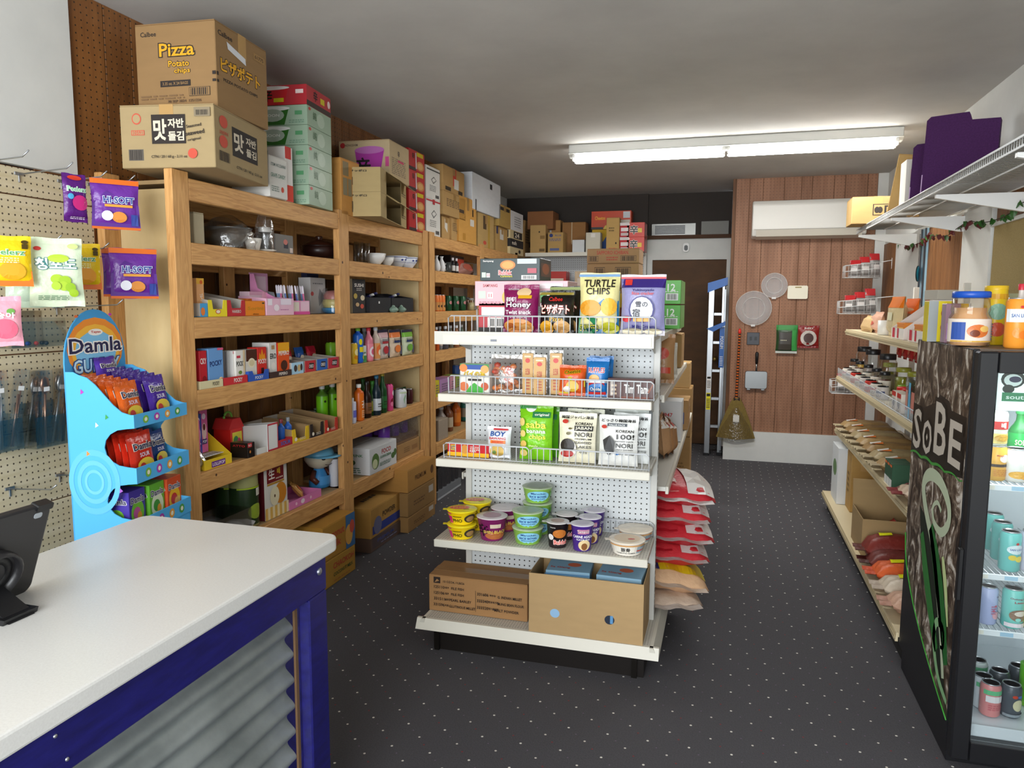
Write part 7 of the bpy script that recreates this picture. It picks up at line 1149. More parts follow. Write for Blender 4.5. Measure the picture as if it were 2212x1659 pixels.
pbox(L(3, 533, 556, 755, .06, .022, z3), 'biscuit_box', 'brown and cream biscuit box with round emblem', '#dcd6cc', {'front': [('r', 0, .62, 1, 1, '#4a2418'), ('e', .5, .56, .34, .16, '#e8dcc0'), ('e', .5, .56, .24, .1, '#d8c8a0')]}, kind='gloss'); pbox(L(3, 558, 577, 750, .06, .022, z3), 'biscuit_box', 'red biscuit stick box with flame picture', '#d02c24', {'front': [('p', ((.15, .62), (.85, .62), (.8, .82), (.65, .74), (.5, .96), (.35, .74), (.2, .84)), '#e8921c'), ('t', 'POCKY', .5, .55, .15, '#f4ece4', .92), ('r', .35, .0, .65, .34, '#3a1a14')]}, kind='gloss')
tray(L(3, 583, 629, 803, .15, .005), 'display_tray', 'dark brown biscuit tray under white and orange boxes', '#3a2018', .03, [('t', 'PEPERO', .6, .5, .5, '#e6dcd0', .4)], side='#3a2018')
pbox(L(3, 583, 599, 740, .1, .025, z3), 'biscuit_box', 'white biscuit box with black lettering behind the red one', '#d8d6d0', {'front': [('t', 'ERO', .5, .6, .16, '#1c1a18', .8), ('e', .5, .3, .3, .12, '#e6e0d8'), ('r', .3, .8, .7, .92, '#b08a5a')]}, kind='gloss'); pbox(L(3, 602, 626, 740, .08, .02, z3), 'biscuit_box', 'orange and yellow biscuit stick box with chocolate picture', '#e0541c', {'front': [('r', 0, .7, 1, 1, '#e8a41c'), ('t', 'PEPERO', .5, .68, .13, '#f4ece4', .92), ('e', .5, .3, .3, .16, '#4a2414'), ('r', .1, .02, .35, .1, '#f0e6e0')], 'left': [('r', 0, 0, 1, 1, '#d0301c'), ('r', .2, .02, .6, .1, '#f0e6e0')]}, kind='gloss')
for k, (a, b, cc, lb) in enumerate(((630, 655, '#a8cfe6', 'pale blue cookie tray with biscuit pictures'), (659, 681, '#c0242c', 'red cookie tray, left of the blue one'), (685, 706, '#1f5cb0', 'royal blue cookie tray'), (709, 731, '#b81e34', 'crimson cookie tray by the second post'))):
    tray(L(3, a, b, 778-4*k, .22, .01), 'display_tray', lb, cc, .062, [('e', .3, .5, .14, .3, '#3a2a24'), ('e', .6, .5, .14, .3, '#c8a870'), ('e', .8, .55, .1, .3, '#3a2a24')] if k == 0 else [('p', ((.3, .3), (.75, .2), (.85, .75), (.4, .8)), '#2a1c1a'), ('t', 'OREO', .56, .5, .3, '#e6e2e0', .44)], side='#a8a096')
    if k: pouch((lambda P: ((P[0][0]-.03, P[0][1], P[0][2]+.006), P[1], P[2]*.8, .03, .12))(L(3, a, b, 760, .2, .03)), 'cookie_bag', ('red cookie bag in the red tray', 'blue cookie bag in the royal blue tray', 'crimson cookie bag in the crimson tray')[k-1], cc, [('r', 0, .7, 1, 1, cc), ('e', .5, .4, .3, .2, '#d8c8b0')], lean=14)
pouch((lambda P: ((P[0][0]-.04, P[0][1], P[0][2]+.006), P[1], P[2], .03, .14))(L(3, 630, 655, 760, .2, .03)), 'cookie_bag', 'blue-topped cookie bag in the pale blue tray', '#2a5cb0', None, lean=10)
for k, px in enumerate((716, 733)): can(Q(3, px, 0, .22), 'drink_can', 'lime green drink can behind the cookie trays, %s' % ('left', 'right')[k], '#7fb82c', [('e', .6, .6, .1, .08, '#b82a1c'), ('e', .4, .3, .2, .12, '#4a8a1c')], .036, .13, 'lime green cans', '#8fbf3a')
# second bay drinks and pouches
can(Q(3, 762, 0, .05), 'drink_can', 'yellow drink can beside the blue sports bottle', '#e0b82c', [('e', .5, .6, .25, .2, '#f0e0a0'), ('e', .4, .3, .2, .12, '#d8881c')], .032, .13)
bottle(Q(3, 774, 0, .05), 'sports_bottle', 'blue bottle with lemons and green cap', '#2a6ac0', '#1f5cc0', '#7ab83a', '#2468c8', [('e', .3, .75, .14, .12, '#e6d81c'), ('r', .2, .35, .9, .55, '#e6d01c'), ('e', .6, .15, .14, .1, '#e6d81c')], r=.032, h=.225, lz=(.06, .78), neck=.2)
pbox(L(3, 783, 792, 747, .05, .03), 'drink_carton', 'slim green and white drink carton', '#e0e8e0', {'front': [('r', 0, 0, 1, .4, '#4a9a5a'), ('t', 'Lux', .5, .6, .14, '#2a7a4a', .8)]}, kind='gloss')
bottle(Q(3, 797, 0, .05), 'soda_bottle', 'pink soda bottle with red cap', '#e08a98', '#d87a8a', '#c82a3a', '#e88a9a', [('e', .5, .5, .36, .34, '#f0e0e4'), ('e', .5, .5, .2, .2, '#d85a78')], r=.03, h=.22, kind='gloss', lz=(.05, .52)); bottle(Q(3, 812, 0, .05), 'soda_bottle', 'clear orange-labelled soda bottle with silver cap', '#d8d0c8', '#c9b8a8', '#d0d4d8', '#e09a5a', [('e', .5, .55, .36, .36, '#e8703a'), ('e', .5, .4, .2, .2, '#f4e0c0')], r=.03, h=.22, kind='gloss', lz=(.05, .52))
bottle(Q(3, 788, 0, .17), 'soda_bottle', 'clear soda bottle with silver cap in the back row', '#b8c0c4', '#9aa4a8', '#d0d4d8', '#6a8a9a', None, r=.03, h=.21, kind='gloss')
for k, (a, b, c1, c2, lb) in enumerate(((822, 844, '#d8a8ac', '#b8343c', 'pink drink pouch with navy striped top'), (847, 870, '#e0884a', '#e8803a', 'orange drink pouch with navy striped top'), (874, 896, '#8fb86a', '#6aa83a', 'green drink pouch with navy striped top'))):
    for j in (1, 0): pouch(L(3, a-3*j, b-3*j, 712, .04, .04+.05*j), 'drink_pouch', lb+(', front one', ', rear one')[j], '#ddd6d2' if k == 0 else ('#e2cdb4' if k == 1 else '#cdd8bc'), [('r', 0, .72, 1, .9, ('#d8b0b4', '#e0783a', '#6fae3a')[k]), ('r', 0, .9, 1, 1, '#2a2c4a'), ('r', .2, .52, .8, .6, ('#b8343c', '#2a3a6a', '#2a3a6a')[k]), ('e', .5, .3, .26, .14, c2), ('r', .75, .08, .95, .4, '#3a4a7a'), ('n', .15, .6, .85, .7, '#5a5a6a', 2)], 'bag', 'striped-top drink pouches', lean=2, gusset=True)
# ================================================================ novelty sweets row
P = L(4, 441, 500, 985, .24, .02); ps = tray((P[0], P[1], P[2], P[3], .20), 'lollipop_display', 'yellow sloping display for pink musical lollipops', '#e6c21c', .045, [('r', .25, .1, .75, .7, '#6a2a8a'), ('t', 'LOLLIPOP', .5, .4, .34, '#f0e6f0', .44)], side='#e6c21c', inner='#6a2a8a')
mb = MB(); mb.prism([(-P[2]/2, .2), (P[2]/2, .2), (P[2]/2, .27), (P[2]*.2, .28), (P[2]*.1, .31), (-P[2]*.3, .31), (-P[2]*.42, .28), (-P[2]/2, .27)], .115, .12, 'y', M('#5a2a80')); hd_ = mb.build('header', ps); q = MB(); art(q, [('r', 0, .7, 1, 1, '#e0c02c'), ('t', 'Music', .4, .75, .2, '#f0ece0', .4, '#3a3a4a'), ('t', 'Lollipop', .45, .42, .26, '#d8d4e0', .66, '#2a1a4a')], P[2], .1, lambda u, v, l: (u, .1145-l, .2+v)); q.build('printed_sign', hd_)
q = MB(); q.box(-P[2]/2, -.08, .046, P[2]/2, -.02, .05, M('#e6e2da'));
for k in range(9): q.box(-P[2]/2+P[2]*(k+.7)/10, -.08, .0501, -P[2]/2+P[2]*(k+.95)/10, -.045, .0505, M('#1a1a1c'))
q.build('keyboard_print', ps)
for k, (u, v, cc, hh_, lb) in enumerate(((-.085, -.055, '#d8649c', .17, 'pink lollipop box at the front left of the display'), (-.03, -.02, '#3a4aa0', .19, 'blue lollipop box in the middle of the display'), (.035, .0, '#d8649c', .2, 'pink lollipop box at the back right of the display'), (-.06, .06, '#3a4aa0', .2, 'blue lollipop box half hidden at the back'))):
    pbox(((P[0][0]-v, P[0][1]+u, ZR[4]+.0545 if v < -.01 else ZR[4]+.0545), math.pi/2, .052, .045, hh_), 'lollipop_box', lb, cc, {'front': [('e', .5, .85, .25, .07, '#f0d8e6'), ('e', .5, .5, .3, .2, '#e8c8c0'), ('e', .5, .6, .16, .08, '#6a2a2a'), ('r', .2, .2, .8, .32, '#3a2a6a'), ('t', 'POP', .5, .26, .07, '#f4eef4', .5)], 'left': [('r', .1, .75, .9, .85, '#6a3a6a')]}, 'box', 'lollipop boxes', 'gloss')
q = MB(); q.tube([(XF-.05, ysol(474, XF-.05, .87), ZR[4]+.001), (XF-.05, ysol(474, XF-.05, .87), ZR[4]+.21)], .002, M('#4a4a4c')); 
pouch(L(4, 441, 462, 950, .05, .0), 'candy_bag', 'clear bag of dark sweets lying before the lollipop display', '#6a6058', None, kind='film', lean=35)
hb = pbox(L(4, 500, 526, 925, .1, .14), 'toy_house_box', 'red house-shaped toy box with rainbow handle', '#c82420', {'front': [('r', .12, .1, .9, .85, '#d8c83a'), ('e', .4, .5, .2, .2, '#3a8a4a'), ('e', .65, .4, .16, .2, '#c83a6a')]}, kind='gloss'); q = MB(); hw = .06
q.prism([(-hw, 0), (hw, 0), (.03, .05), (-.03, .05)], -.05, .05, 'y', M('#b81e1e')); q.build('roof', hb, (0, 0, L(4, 500, 526, 925, .1, .14)[4])); q = MB(); q.tube([(.03*math.cos(a*.314), 0, .03*math.sin(a*.314)) for a in range(11)], .006, M('#6a9a3a', 'plastic')); q.build('handle', hb, (0, 0, L(4, 500, 526, 925, .1, .14)[4]+.05))
pbox(L(4, 536, 551, 956, .1, .0), 'candy_box', 'black box with red lettering before the white tray', '#1c1614', {'front': [('r', 0, .7, .6, 1, '#b8242c'), ('t', 'RO', .3, .84, .16, '#e6dcd4', .4), ('e', .3, .4, .12, .1, '#c87a3a')], 'left': [('t', 'ATTO', .5, .8, .14, '#b8242c', .7)]}, kind='gloss')
tray(L(4, 578, 600, 925, .28, .005), 'display_tray', 'large white tray with dark red border', '#dcdad6', .14, [('r', 0, 0, 1, .06, '#b82434'), ('r', 0, .94, 1, 1, '#b82434'), ('r', 0, 0, .06, 1, '#b82434'), ('r', .94, 0, 1, 1, '#b82434')], side='#c4c2be'); tray(L(4, 555, 577, 950, .26, .01), 'display_tray', 'low empty white tray left of the bordered one', '#d4d2cc', .03, None, side='#bdbbb6')
bt = tray(L(4, 601, 631, 950, .12, .005), 'candy_tray', 'red and blue tray holding two candy bottles', '#b8242c', .04, [('t', 'SOUR', .5, .5, .5, '#3a6ac0', .7)], side='#b8242c')
for k, px in enumerate((608, 623)): bottle(Q(4, px, 0, .06, ZR[4]+.005), 'candy_bottle', ('small blue candy bottle with red top', 'small blue candy bottle with clear top')[k], '#3a6ac0', '#2f66c0', ('#8a2a34', '#8a8e92')[k], None, None, r=.02, h=.13, kind='gloss')
for k, (a, b, cc, lb) in enumerate(((631, 667, '#e6bc1c', 'yellow cardboard tray in the novelty sweets row'), (670, 698, '#2a1c16', 'dark brown cardboard tray in the novelty sweets row'), (702, 729, '#c8301c', 'red cardboard tray by the second post'))): tray(L(4, a, b, 915-12*k, .3, .005), 'display_tray', lb, cc, .075, [('e', .2, .25, .08, .14, '#f0e6d0'), ('t', 'CHOCO', .6, .2, .2, '#e8d8c0', .34)], side='#9a7c54', notch=.75)
for k, (px, sb) in enumerate(((697, .22), (719, .22), (708, .31), (726, .31))):
    bottle(Q(4, px, 0, sb), 'tea_bottle', 'bright green tea bottle with white cap, %s' % ('front left', 'front right', 'rear left', 'rear right')[k], '#7ac82c', '#5a8a2c', '#ecebe6', '#79c81e', [('e', .3, .8, .08, .05, '#2a3a1c'), ('e', .7, .5, .12, .06, '#2a5a1c'), ('r', .6, .15, .7, .45, '#2a4a1c')], r=.036, h=.235, group='green tea bottles', lz=(.04, .72), neck=.25)
for k, px in enumerate((668, 693)): cup(Q(4, px, 0, .30), 'snack_cup', 'green snack cup with clear lid in the back row, %s' % ('left', 'right')[k], '#3a8a4a', '#c9d2ca', [('e', .6, .5, .2, .3, '#e6e8e4')], .042, .036, .07, 'green snack cups', None, 'cup', False)
# drinks in the second bay
bottle(Q(4, 761, 0, .03), 'milk_bottle', 'white and violet drink bottle by the second post', '#dcdce6', '#d0d0dc', '#d8d8dc', '#cfcfe0', [('r', .2, .2, .8, .6, '#6a6ac0')], r=.026, h=.16, lz=(.1, .8), neck=.15)
bottle(Q(4, 776, 0, .04), 'tea_bottle', 'orange tea bottle with white cap', '#e0741c', '#d8641c', '#ecebe6', '#e0701c', [('t', '茶', .6, .6, .3, '#f4e4d0'), ('n', .3, .1, .8, .4, '#f0c89a', 4)], r=.032, h=.235, lz=(.03, .74), neck=.22)
def beer(px, sb, h, col, lab, cap, label, kind='gloss'): return bottle(Q(4, px, 0, sb), 'beer_bottle', label, col, col, cap, lab, [('n', .2, .3, .8, .7, '#3a3a2a', 2)], r=.03, h=h, group='beer bottles', kind=kind, lz=(.12, .42), neck=.42)
beer(793, .05, .24, '#2a140c', '#8a5a34', '#1a1a1c', 'brown beer bottle with tan label'); beer(805, .07, .23, '#2f6a1c', '#c8c82c', '#3a8a2c', 'green beer bottle with yellow label'); beer(814, .04, .27, '#1a2a34', '#c8ccd0', '#2a6a8a', 'tall dark bottle with silver label'); beer(827, .05, .275, '#1c4a24', '#2a6a34', '#b8a02c', 'tall dark green bottle with gold cap'); beer(785, .16, .24, '#2a5a24', '#5a8a2c', '#2a6a2c', 'green beer bottle in the back row')
can(Q(4, 841, 0, .05), 'drink_can', 'tall pink drink can with fruit picture', '#d84a84', [('e', .6, .72, .2, .12, '#f4e8ec'), ('e', .5, .35, .3, .16, '#8a1a34'), ('e', .35, .25, .14, .1, '#e07a9a')], .029, .185, None, '#d84a84'); can(Q(4, 853, 0, .10), 'drink_can', 'small gold-topped can behind the pink can', '#4a4640', [('r', .2, .3, .8, .6, '#d8d0c0')], .026, .13, None, '#d8b03a')
can(Q(4, 866, 0, .04), 'food_tin', 'silver tin with pale green label', '#d0d4d4', [('p', ((.3, .2), (.6, .5), (.4, .8), (.25, .5)), '#8ab08a'), ('r', .0, .85, 1, .95, '#b8c8a0')], .042, .135, None, cat='tin'); can(Q(4, 884, 0, .07), 'food_tin', 'small dark red tin beside the green bag', '#4a2024', None, .028, .11, None, cat='tin')
pouch(L(4, 858, 904, 836, .06, .12), 'powder_bag', 'dark green powder bag at the end of the drinks row', '#1f6a44', [('p', ((.5, 0), (1, 0), (1, .8), (.75, .6)), '#b8ccc4'), ('t', 'MILO', .35, .7, .14, '#d8e6dc', .4)], lean=4)
# ================================================================ bottom shelf
for k, (px, sb) in enumerate(((500, .12), (527, .05), (558, .09))): bottle(Q(5, px, 0, sb+.06), 'juice_jug', 'big clear jug with dark green label, %s' % ('rear left', 'front', 'right')[k], '#b8b88a', '#a8a66c', '#e6e6e0', '#24381c', [('e', .5, .35, .25, .2, '#9ab03a'), ('r', .5, .75, .9, .95, '#d8d4c4'), ('r', 0, .96, 1, 1, '#a8c02c')], r=.075, h=.35, group='clear jugs with green labels', kind='gloss', lz=(.05, .6), neck=.2)
opened((lambda P: (P[0], P[1], P[2], P[3], .13))(L(5, 452, 545, 1090, .16, .0)), 'acrylic_bin', 'clear acrylic bin in front of the green jugs', '#c9ced0', kind='glass'); o = MB(); o.lathe([(.001, 0), (.05, .01), (.06, .03), (.03, .05), (.001, .055)], M('#c9c9cc', 'plastic'), 9, sx=1.3, smooth=False); oo = o.build('plastic_wad', None, (XF-.09, ysol(520, XF-.09, .5), ZR[5]+.006)); tag(oo, 'crumpled white plastic inside the clear acrylic bin', 'wrapper')
pbox(L(5, 573, 622, 1000, .06, .05), 'juice_box', 'white pear juice carton with orange pear picture', '#dcd8d0', {'front': [('r', .12, .66, .85, .94, '#7a1c22'), ('t', '生', .32, .82, .18, '#f0e6dc'), ('t', '배', .62, .84, .12, '#e0b83a'), ('n', .5, .7, .8, .75, '#d8c8b8', 1), ('r', .12, .62, .85, .655, '#b8862c'), ('e', .68, .42, .26, .2, '#d08428'), ('e', .42, .4, .2, .18, '#e8dcb8'), ('e', .42, .4, .03, .03, '#5a3a1c'), ('r', 0, 0, 1, .22, '#e0b45a')]+[('r', .1+.2*k, 0, .2+.2*k, .22, '#f0dcae') for k in range(5)], 'left': [('r', 0, 0, 1, 1, '#5a1a20')]}, kind='gloss')
P = L(5, 626, 694, 1068, .2, .04); opened((P[0], P[1], P[2], P[3], .045), 'pink_tray', 'shallow pink cardboard tray with white dots', '#d87ab0', A={'front': [('e', .4, .5, .06, .3, '#f0e0ea'), ('e', .2, .5, .03, .2, '#f0c0d8'), ('e', .65, .5, .03, .2, '#f0c0d8')], 'left': [('e', .5, .5, .1, .3, '#f0e0ea'), ('e', .25, .5, .04, .2, '#f0c0d8'), ('e', .75, .5, .04, .2, '#f0c0d8')]}, kind='paper')
pouch(((P[0][0]+.02, P[0][1]+.1, P[0][2]+.007), math.pi/2+.5, .07, .03, .11), 'candy_bag', 'orange cellophane candy twist lying in the pink tray', '#d8a058', [('e', .5, .5, .3, .2, '#e8782c')], lean=40)
# toy figure container with cap, plain generic features
P = Q(5, 690, 0, .16); fg_ = empty('toy_figure', 'plastic toy figure with round head and light blue cap', 'toy', P[0], math.pi/2-.25); fg_.scale = (.88, .88, .88)
mb = MB(); mb.lathe([(.05, 0), (.072, .01), (.07, .05), (.05, .1), (.036, .13), (.03, .14)], M('#3a8ac8', 'gloss'), 22); mb.build('body', fg_); mb = MB(); mb.lathe([(.03, .0), (.07, .02), (.098, .06), (.1, .09), (.085, .125), (.05, .15), (.001, .158)], M('#cfc6ae', 'gloss'), 26, z=.135); hd_ = mb.build('head', fg_)
mb = MB(); mb.lathe([(.104, .0), (.106, .012), (.098, .04), (.07, .07), (.03, .085), (.001, .088)], M('#6fb2d0', 'gloss'), 26, z=.225); mb.lathe([(.06, .0), (.11, .004), (.115, .01), (.06, .012)], M('#64a8c8', 'gloss'), 20, 0, -.06, .225); mb.build('cap', fg_); q = MB()
for s_ in (-1, 1): q.lathe([(.001, -.008), (.012, -.004), (.014, .004), (.001, .01)], M('#17171a', 'gloss'), 12, s_*.042, -.088, .215)
q.tube([(-.03, -.092, .176), (-.012, -.096, .17), (.012, -.096, .17), (.03, -.092, .176)], .002, M('#3a2018')); q.build('face_features', hd_)
for s_ in (-1, 1): mb = MB(); mb.tube([(s_*.045, 0, .12), (s_*.085, -.02, .08), (s_*.075, -.06, .05)], [.018, .022, .018], M('#5a2c22', 'gloss'), 10); mb.build('arm', fg_)
mb = MB(); mb.grid(lambda i, j: (.074*math.sin((i-.5)*1.5), -.074*math.cos((i-.5)*1.5), .03+.06*j), 8, 3, M('#4f9ad8', 'gloss')); mb.build('front_label', fg_)
for k, px in enumerate((722, 735)): cup(Q(5, px, 0, .09), 'foam_cup_stack', 'tall stack of white foam cups, %s' % ('left', 'right')[k], '#dcdce2', '#dcdce2', [('t', 'M', .5, .7, .12, '#3a4a9a', .5)] if k else None, .032, .026, .17, 'foam cup stacks', None, 'cups', False)
P = L(5, 799, 857, 958, .32, .0); carton(P, 'drink_carton', 'white coconut drink carton with green fruit pictures', '#d4d4d4', {'front': [('t', 'FOCO', .6, .72, .18, '#b8342c', .34), ('t', 'GUAVA DRINK', .58, .52, .1, '#3a7a4a', .42), ('e', .2, .45, .13, .3, '#5a7a3a'), ('e', .18, .36, .09, .18, '#cfd4a8'), ('e', .85, .4, .07, .12, '#4a6a34'), ('e', .93, .5, .05, .14, '#4a6a34'), ('n', .35, .2, .75, .35, '#5a7a64', 3)], 'left': [('t', 'GUAVA DRINK', .5, .72, .1, '#3a7a4a', .7), ('e', .3, .45, .08, .1, '#3a5a3a'), ('e', .6, .45, .08, .1, '#3a5a3a'), ('n', .2, .08, .8, .3, '#5a7a64', 3)]}, tape=None, kind='paper')
P = L(5, 858, 906, 952, .3, .03); carton(P, 'cardboard_box', 'brown carton under the clear-wrapped purple bottles', '#a07a4a', {'front': [('r', .65, .3, .9, .6, '#8a6238'), ('n', .3, .3, .55, .7, '#7a5a34', 3)]}); zt = P[0][2]+P[4]+.002
wp = empty('wrapped_bottle_tray', 'film-wrapped cardboard tray of purple bottles on the brown carton', 'tray', (P[0][0], P[0][1]-.06, zt), math.pi/2); mb = MB(); mb.box(-.26, -.15, 0, .22, .15, .05, M('#7a5c40', 'card'), .002); mb.build('tray', wp)
for i in range(3):
    for j in range(2): mb = MB(); mb.lathe([(.04, 0), (.045, .01), (.045, .1), (.03, .12), (.028, .14), (.001, .142)], M('#6a3a9a', 'gloss'), 14, -.18+.15*i, -.07+.14*j, .051); mb.lathe([(.03, 0), (.033, .02), (.001, .022)], M('#d8d8d0', 'plastic'), 12, -.18+.15*i, -.07+.14*j, .17); mb.build('bottle', wp)
mb = MB(); mb.grid(lambda i, j: (-.02+.255*(1-.25*j**3)*(2*i-1)*(1 if abs(2*i-1) < .99 else 1), -.155+.31*0, .02+.18*j), 8, 6, M('#e0dce0', 'film')); mb.grid(lambda i, j: (-.265+.49*i, -.15+.3*j, .195-.02*math.sin(i*9)*math.sin(j*7)), 10, 8, M('#e0dce0', 'film')); mb.build('shrink_film', wp); mb = MB(); mb.box(.1, -.12, .2, .18, -.06, .203, M('#d8d8d4')); mb.build('price_card', wp)
# ================================================================ cartons on the floor under the shelving
def FL(pl, prr, pt, d, x, z=.001): y0, y1 = ysol(pl, x, z), ysol(prr, x, z); return ((x-d/2, (y0+y1)/2, z), math.pi/2, y1-y0, d, zsol(pt, x, (y0+y1)/2)-z)
PF = FL(700, 768, 1196, .36, -2.12); CH = {'front': [('t', 'CHAOKOH', .62, .68, .22, '#b8402c', .66), ('t', 'COCONUT MILK', .6, .36, .14, '#4a5a2c', .62), ('n', .3, .1, .8, .2, '#a86a2c', 1)]}
carton(PF, 'coconut_milk_carton', 'yellow-brown coconut milk carton on the floor, lower one', '#b5872f', CH, tape=None); P = FL(700, 768, 1122, .36, -2.12); carton((PF[0][:2]+(PF[4]+.003,), PF[1], PF[2], .36, P[4]-PF[4]-.002), 'coconut_milk_carton', 'yellow-brown coconut milk carton with blue picture, upper one', '#b5822c', {'front': [('t', 'Coconut', .35, .68, .22, '#b8402c', .6), ('t', 'Milk', .35, .38, .2, '#b8402c', .4), ('r', .7, 0, 1, 1, '#3a6a9a'), ('e', .8, .4, .12, .3, '#d8a04a'), ('e', .9, .6, .08, .2, '#c8503c')], 'top': [('n', .3, .3, .7, .5, '#8a4a2c', 2)]}, tape=None)
PF = FL(801, 870, 1142, .42, -2.16); pbox(PF, 'wrapped_can_tray', 'film-wrapped tray of cans on the floor under the drink carton', '#6a5448', {'front': [('r', .05, .2, .95, .95, '#5a4c4c'), ('t', 'PREMIUM', .45, .62, .24, '#4a5a9a', .5), ('n', .3, .3, .8, .42, '#8a90b0', 1)]}, kind='gloss')
P = FL(801, 872, 1080, .42, -2.16); carton((PF[0][:2]+(PF[4]+.003,), PF[1]+.02, PF[2]*1.03, .42, P[4]-PF[4]), 'cardboard_box', 'brown powder carton with blue band on the film-wrapped tray', '#b3863f', {'front': [('r', .05, .1, 1, .38, '#2a3a8a'), ('t', 'POWDER', .55, .62, .18, '#3a2a1c', .4), ('e', .2, .35, .12, .3, '#6a6a8a')], 'top': [('n', .3, .3, .7, .45, '#3a2a1c', 1)]}, tape=None)
zz = .001
for k, (pt, lb) in enumerate(((1098, 'bottom'), (1048, 'middle'), (1000, 'top'))):
    P = FL(882, 940, pt, .44, -2.10, .001); hh_ = .001+P[4]-zz; carton((P[0][:2]+(zz,), P[1], P[2], .44, hh_-.002), 'cardboard_box', 'brown carton in the floor stack beside the gondola, %s of three' % lb, ('#96703e', '#94703f', '#b07f3c')[k], {'front': [('n', .2, .35, .6, .6, '#6a4a28', 2), ('r', .75, .5, .92, .8, '#b8b0a4')] if k < 2 else [('t', 'PREMIUM', .45, .5, .22, '#6a4420', .4), ('e', .88, .5, .06, .2, '#6a4420')]}, tape=None, seam='x'); zz += hh_+.001
# ================================================================ far bays seen beside the gondola
for k, px in enumerate((943, 954)): turned(Q(1, px, 0, .05), 'sake_bottle', 'small white ceramic flask in the far bay, %s' % ('left', 'right')[k], [('flask', [(.02, 0), (.03, .01), (.034, .04), (.025, .075), (.011, .1), (.011, .115), (.018, .125), (.014, .125), (.008, .11)], M('#d8d8d8', 'gloss'))], None, 'flask', 'white ceramic flasks', 18)
mg = turned(Q(1, 966, 0, .05), 'mug', 'dark mug with pale handle beside the white flasks', [('cup', [(.034, 0), (.037, .004), (.037, .085), (.034, .085), (.03, .012), (.001, .01)], M('#3a3c3a', 'gloss'))], None, 'mug', None, 18); q = MB(); q.tube([(-.035, 0, .07), (-.06, 0, .065), (-.062, 0, .03), (-.035, 0, .015)], .006, M('#dcdcd8', 'gloss')); q.build('handle', mg)
pbox(L(1, 974, 1002, 553, .14, .12), 'lacquer_box', 'black and red lacquer box in the far bay', '#1c1414', {'front': [('r', .45, .1, 1, .85, '#b8301c'), ('r', .1, .1, .3, .4, '#d8d4d0')]}, kind='gloss'); pouch(L(1, 1004, 1034, 562, .1, .06), 'snack_bag', 'clear bag of reddish snacks in the far bay', '#a87a70', [('e', .5, .4, .34, .25, '#b05a4a')], lean=30); bottle(Q(1, 978, 0, .05), 'sauce_bottle', 'black sauce bottle with white label, left of two', '#1a1618', '#1a1618', '#e0d8d8', '#d8d4d0', None, r=.02, h=.13, kind='gloss'); bottle(Q(1, 986, 0, .05), 'sauce_bottle', 'black sauce bottle with white label, right of two', '#1a1618', '#1a1618', '#e0d8d8', '#d8d4d0', None, r=.02, h=.13, kind='gloss')
for k, px in enumerate((941, 947, 954)): can(Q(2, px, 0, .04), 'drink_can', 'orange drink can in the far bay, %s' % ('left', 'middle', 'right')[k], '#d8702c', [('r', 0, 0, 1, .6, '#c88a4a'), ('e', .5, .3, .2, .1, '#3a2a1c')], .031, .13, 'orange drink cans')
for k, px in enumerate((967, 983, 998)): can(Q(2, px, 0, .05), 'drink_can', 'dark green drink can in the far bay, %s' % ('left', 'middle', 'right')[k], '#1a4a2a', [('e', .4, .6, .2, .14, '#b87a7a'), ('r', .6, .1, .66, .95, '#7ab88a')], .034, .125, 'dark green drink cans', '#1f5a34')
jar(Q(2, 1017, 0, .06), 'honey_jar', 'cream jar with grey lid in the far bay', '#8a8a88', '#b8a878', .035, .11); jar(Q(2, 1008, 0, .15), 'honey_jar', 'dark jar behind the cream jar in the far bay', '#2a2a2c', '#3a2a20', .035, .12)
for k, (px, cc, cp) in enumerate(((942, '#b8501c', '#d8d8d8'), (950, '#8a8a90', '#c8c8cc'), (962, '#4a4a50', '#c9ccd0'), (973, '#6a6a60', '#c9ccd0'), (986, '#8a5a3a', '#c9ccd0'), (997, '#5a6a5a', '#d8d8d8'))): bottle(Q(3, px, 0, .05+.04*(k % 2)), 'sauce_bottle', ('orange sauce bottle', 'grey-labelled bottle', 'dark glass bottle', 'olive glass bottle', 'brown sauce bottle', 'green glass bottle')[k]+' in the far bay above the boxes', cc, cc, cp, ('#d8c8b8' if k % 2 else None), None, r=.028, h=.19, kind='gloss')
for k, (a, b, cc, lb) in enumerate(((940, 949, '#c9b81c', 'yellow tea box in the far bay'), (950, 972, '#a87aa8', 'lilac tea box in the far bay'), (973, 984, '#c88a9a', 'pink tea box in the far bay'), (985, 996, '#8a9a3a', 'olive tea box in the far bay'))): pbox(L(4, a, b, 822-4*k, .12, .01), 'tea_box', lb, cc, {'front': [('n', .2, .2, .8, .8, '#6a5a6a', 4)]}, kind='gloss')
can(Q(4, 985, 0, .2), 'drink_can', 'blue and silver can behind the tea boxes', '#3a5a9a', None, .034, .18)
for k, (px, cc, lb) in enumerate(((953, '#8a7c74', 'bagged brown bottle low in the far bay, left'), (968, '#7a4a30', 'brown juice bottle low in the far bay'), (985, '#c8601c', 'orange juice bottle with white cap low in the far bay'), (1004, '#3a8a7a', 'teal bottle low in the far bay by the gondola'))): bottle(Q(5, px, 0, .1+.03*k), 'juice_bottle', lb, cc, cc, '#dcdcd8', ('#b8a890' if k != 2 else '#d87a2c'), None, r=.045, h=.25, kind='gloss')
carton(L(5, 948, 968, 905, .12, .02), 'cardboard_box', 'small pale carton before the bagged bottle in the far bay', '#9a8a78', None, tape=None)
P = FL(946, 996, 1022, .26, -2.22); wt = empty('bottle_case', 'film-wrapped case of dark bottles on a white tray, on the floor', 'case', P[0], math.pi/2); mb = MB(); mb.box(-P[2]/2, -.13, 0, P[2]/2, .13, .07, M('#b8bcc0', 'paper'), .002); mb.build('tray', wt)
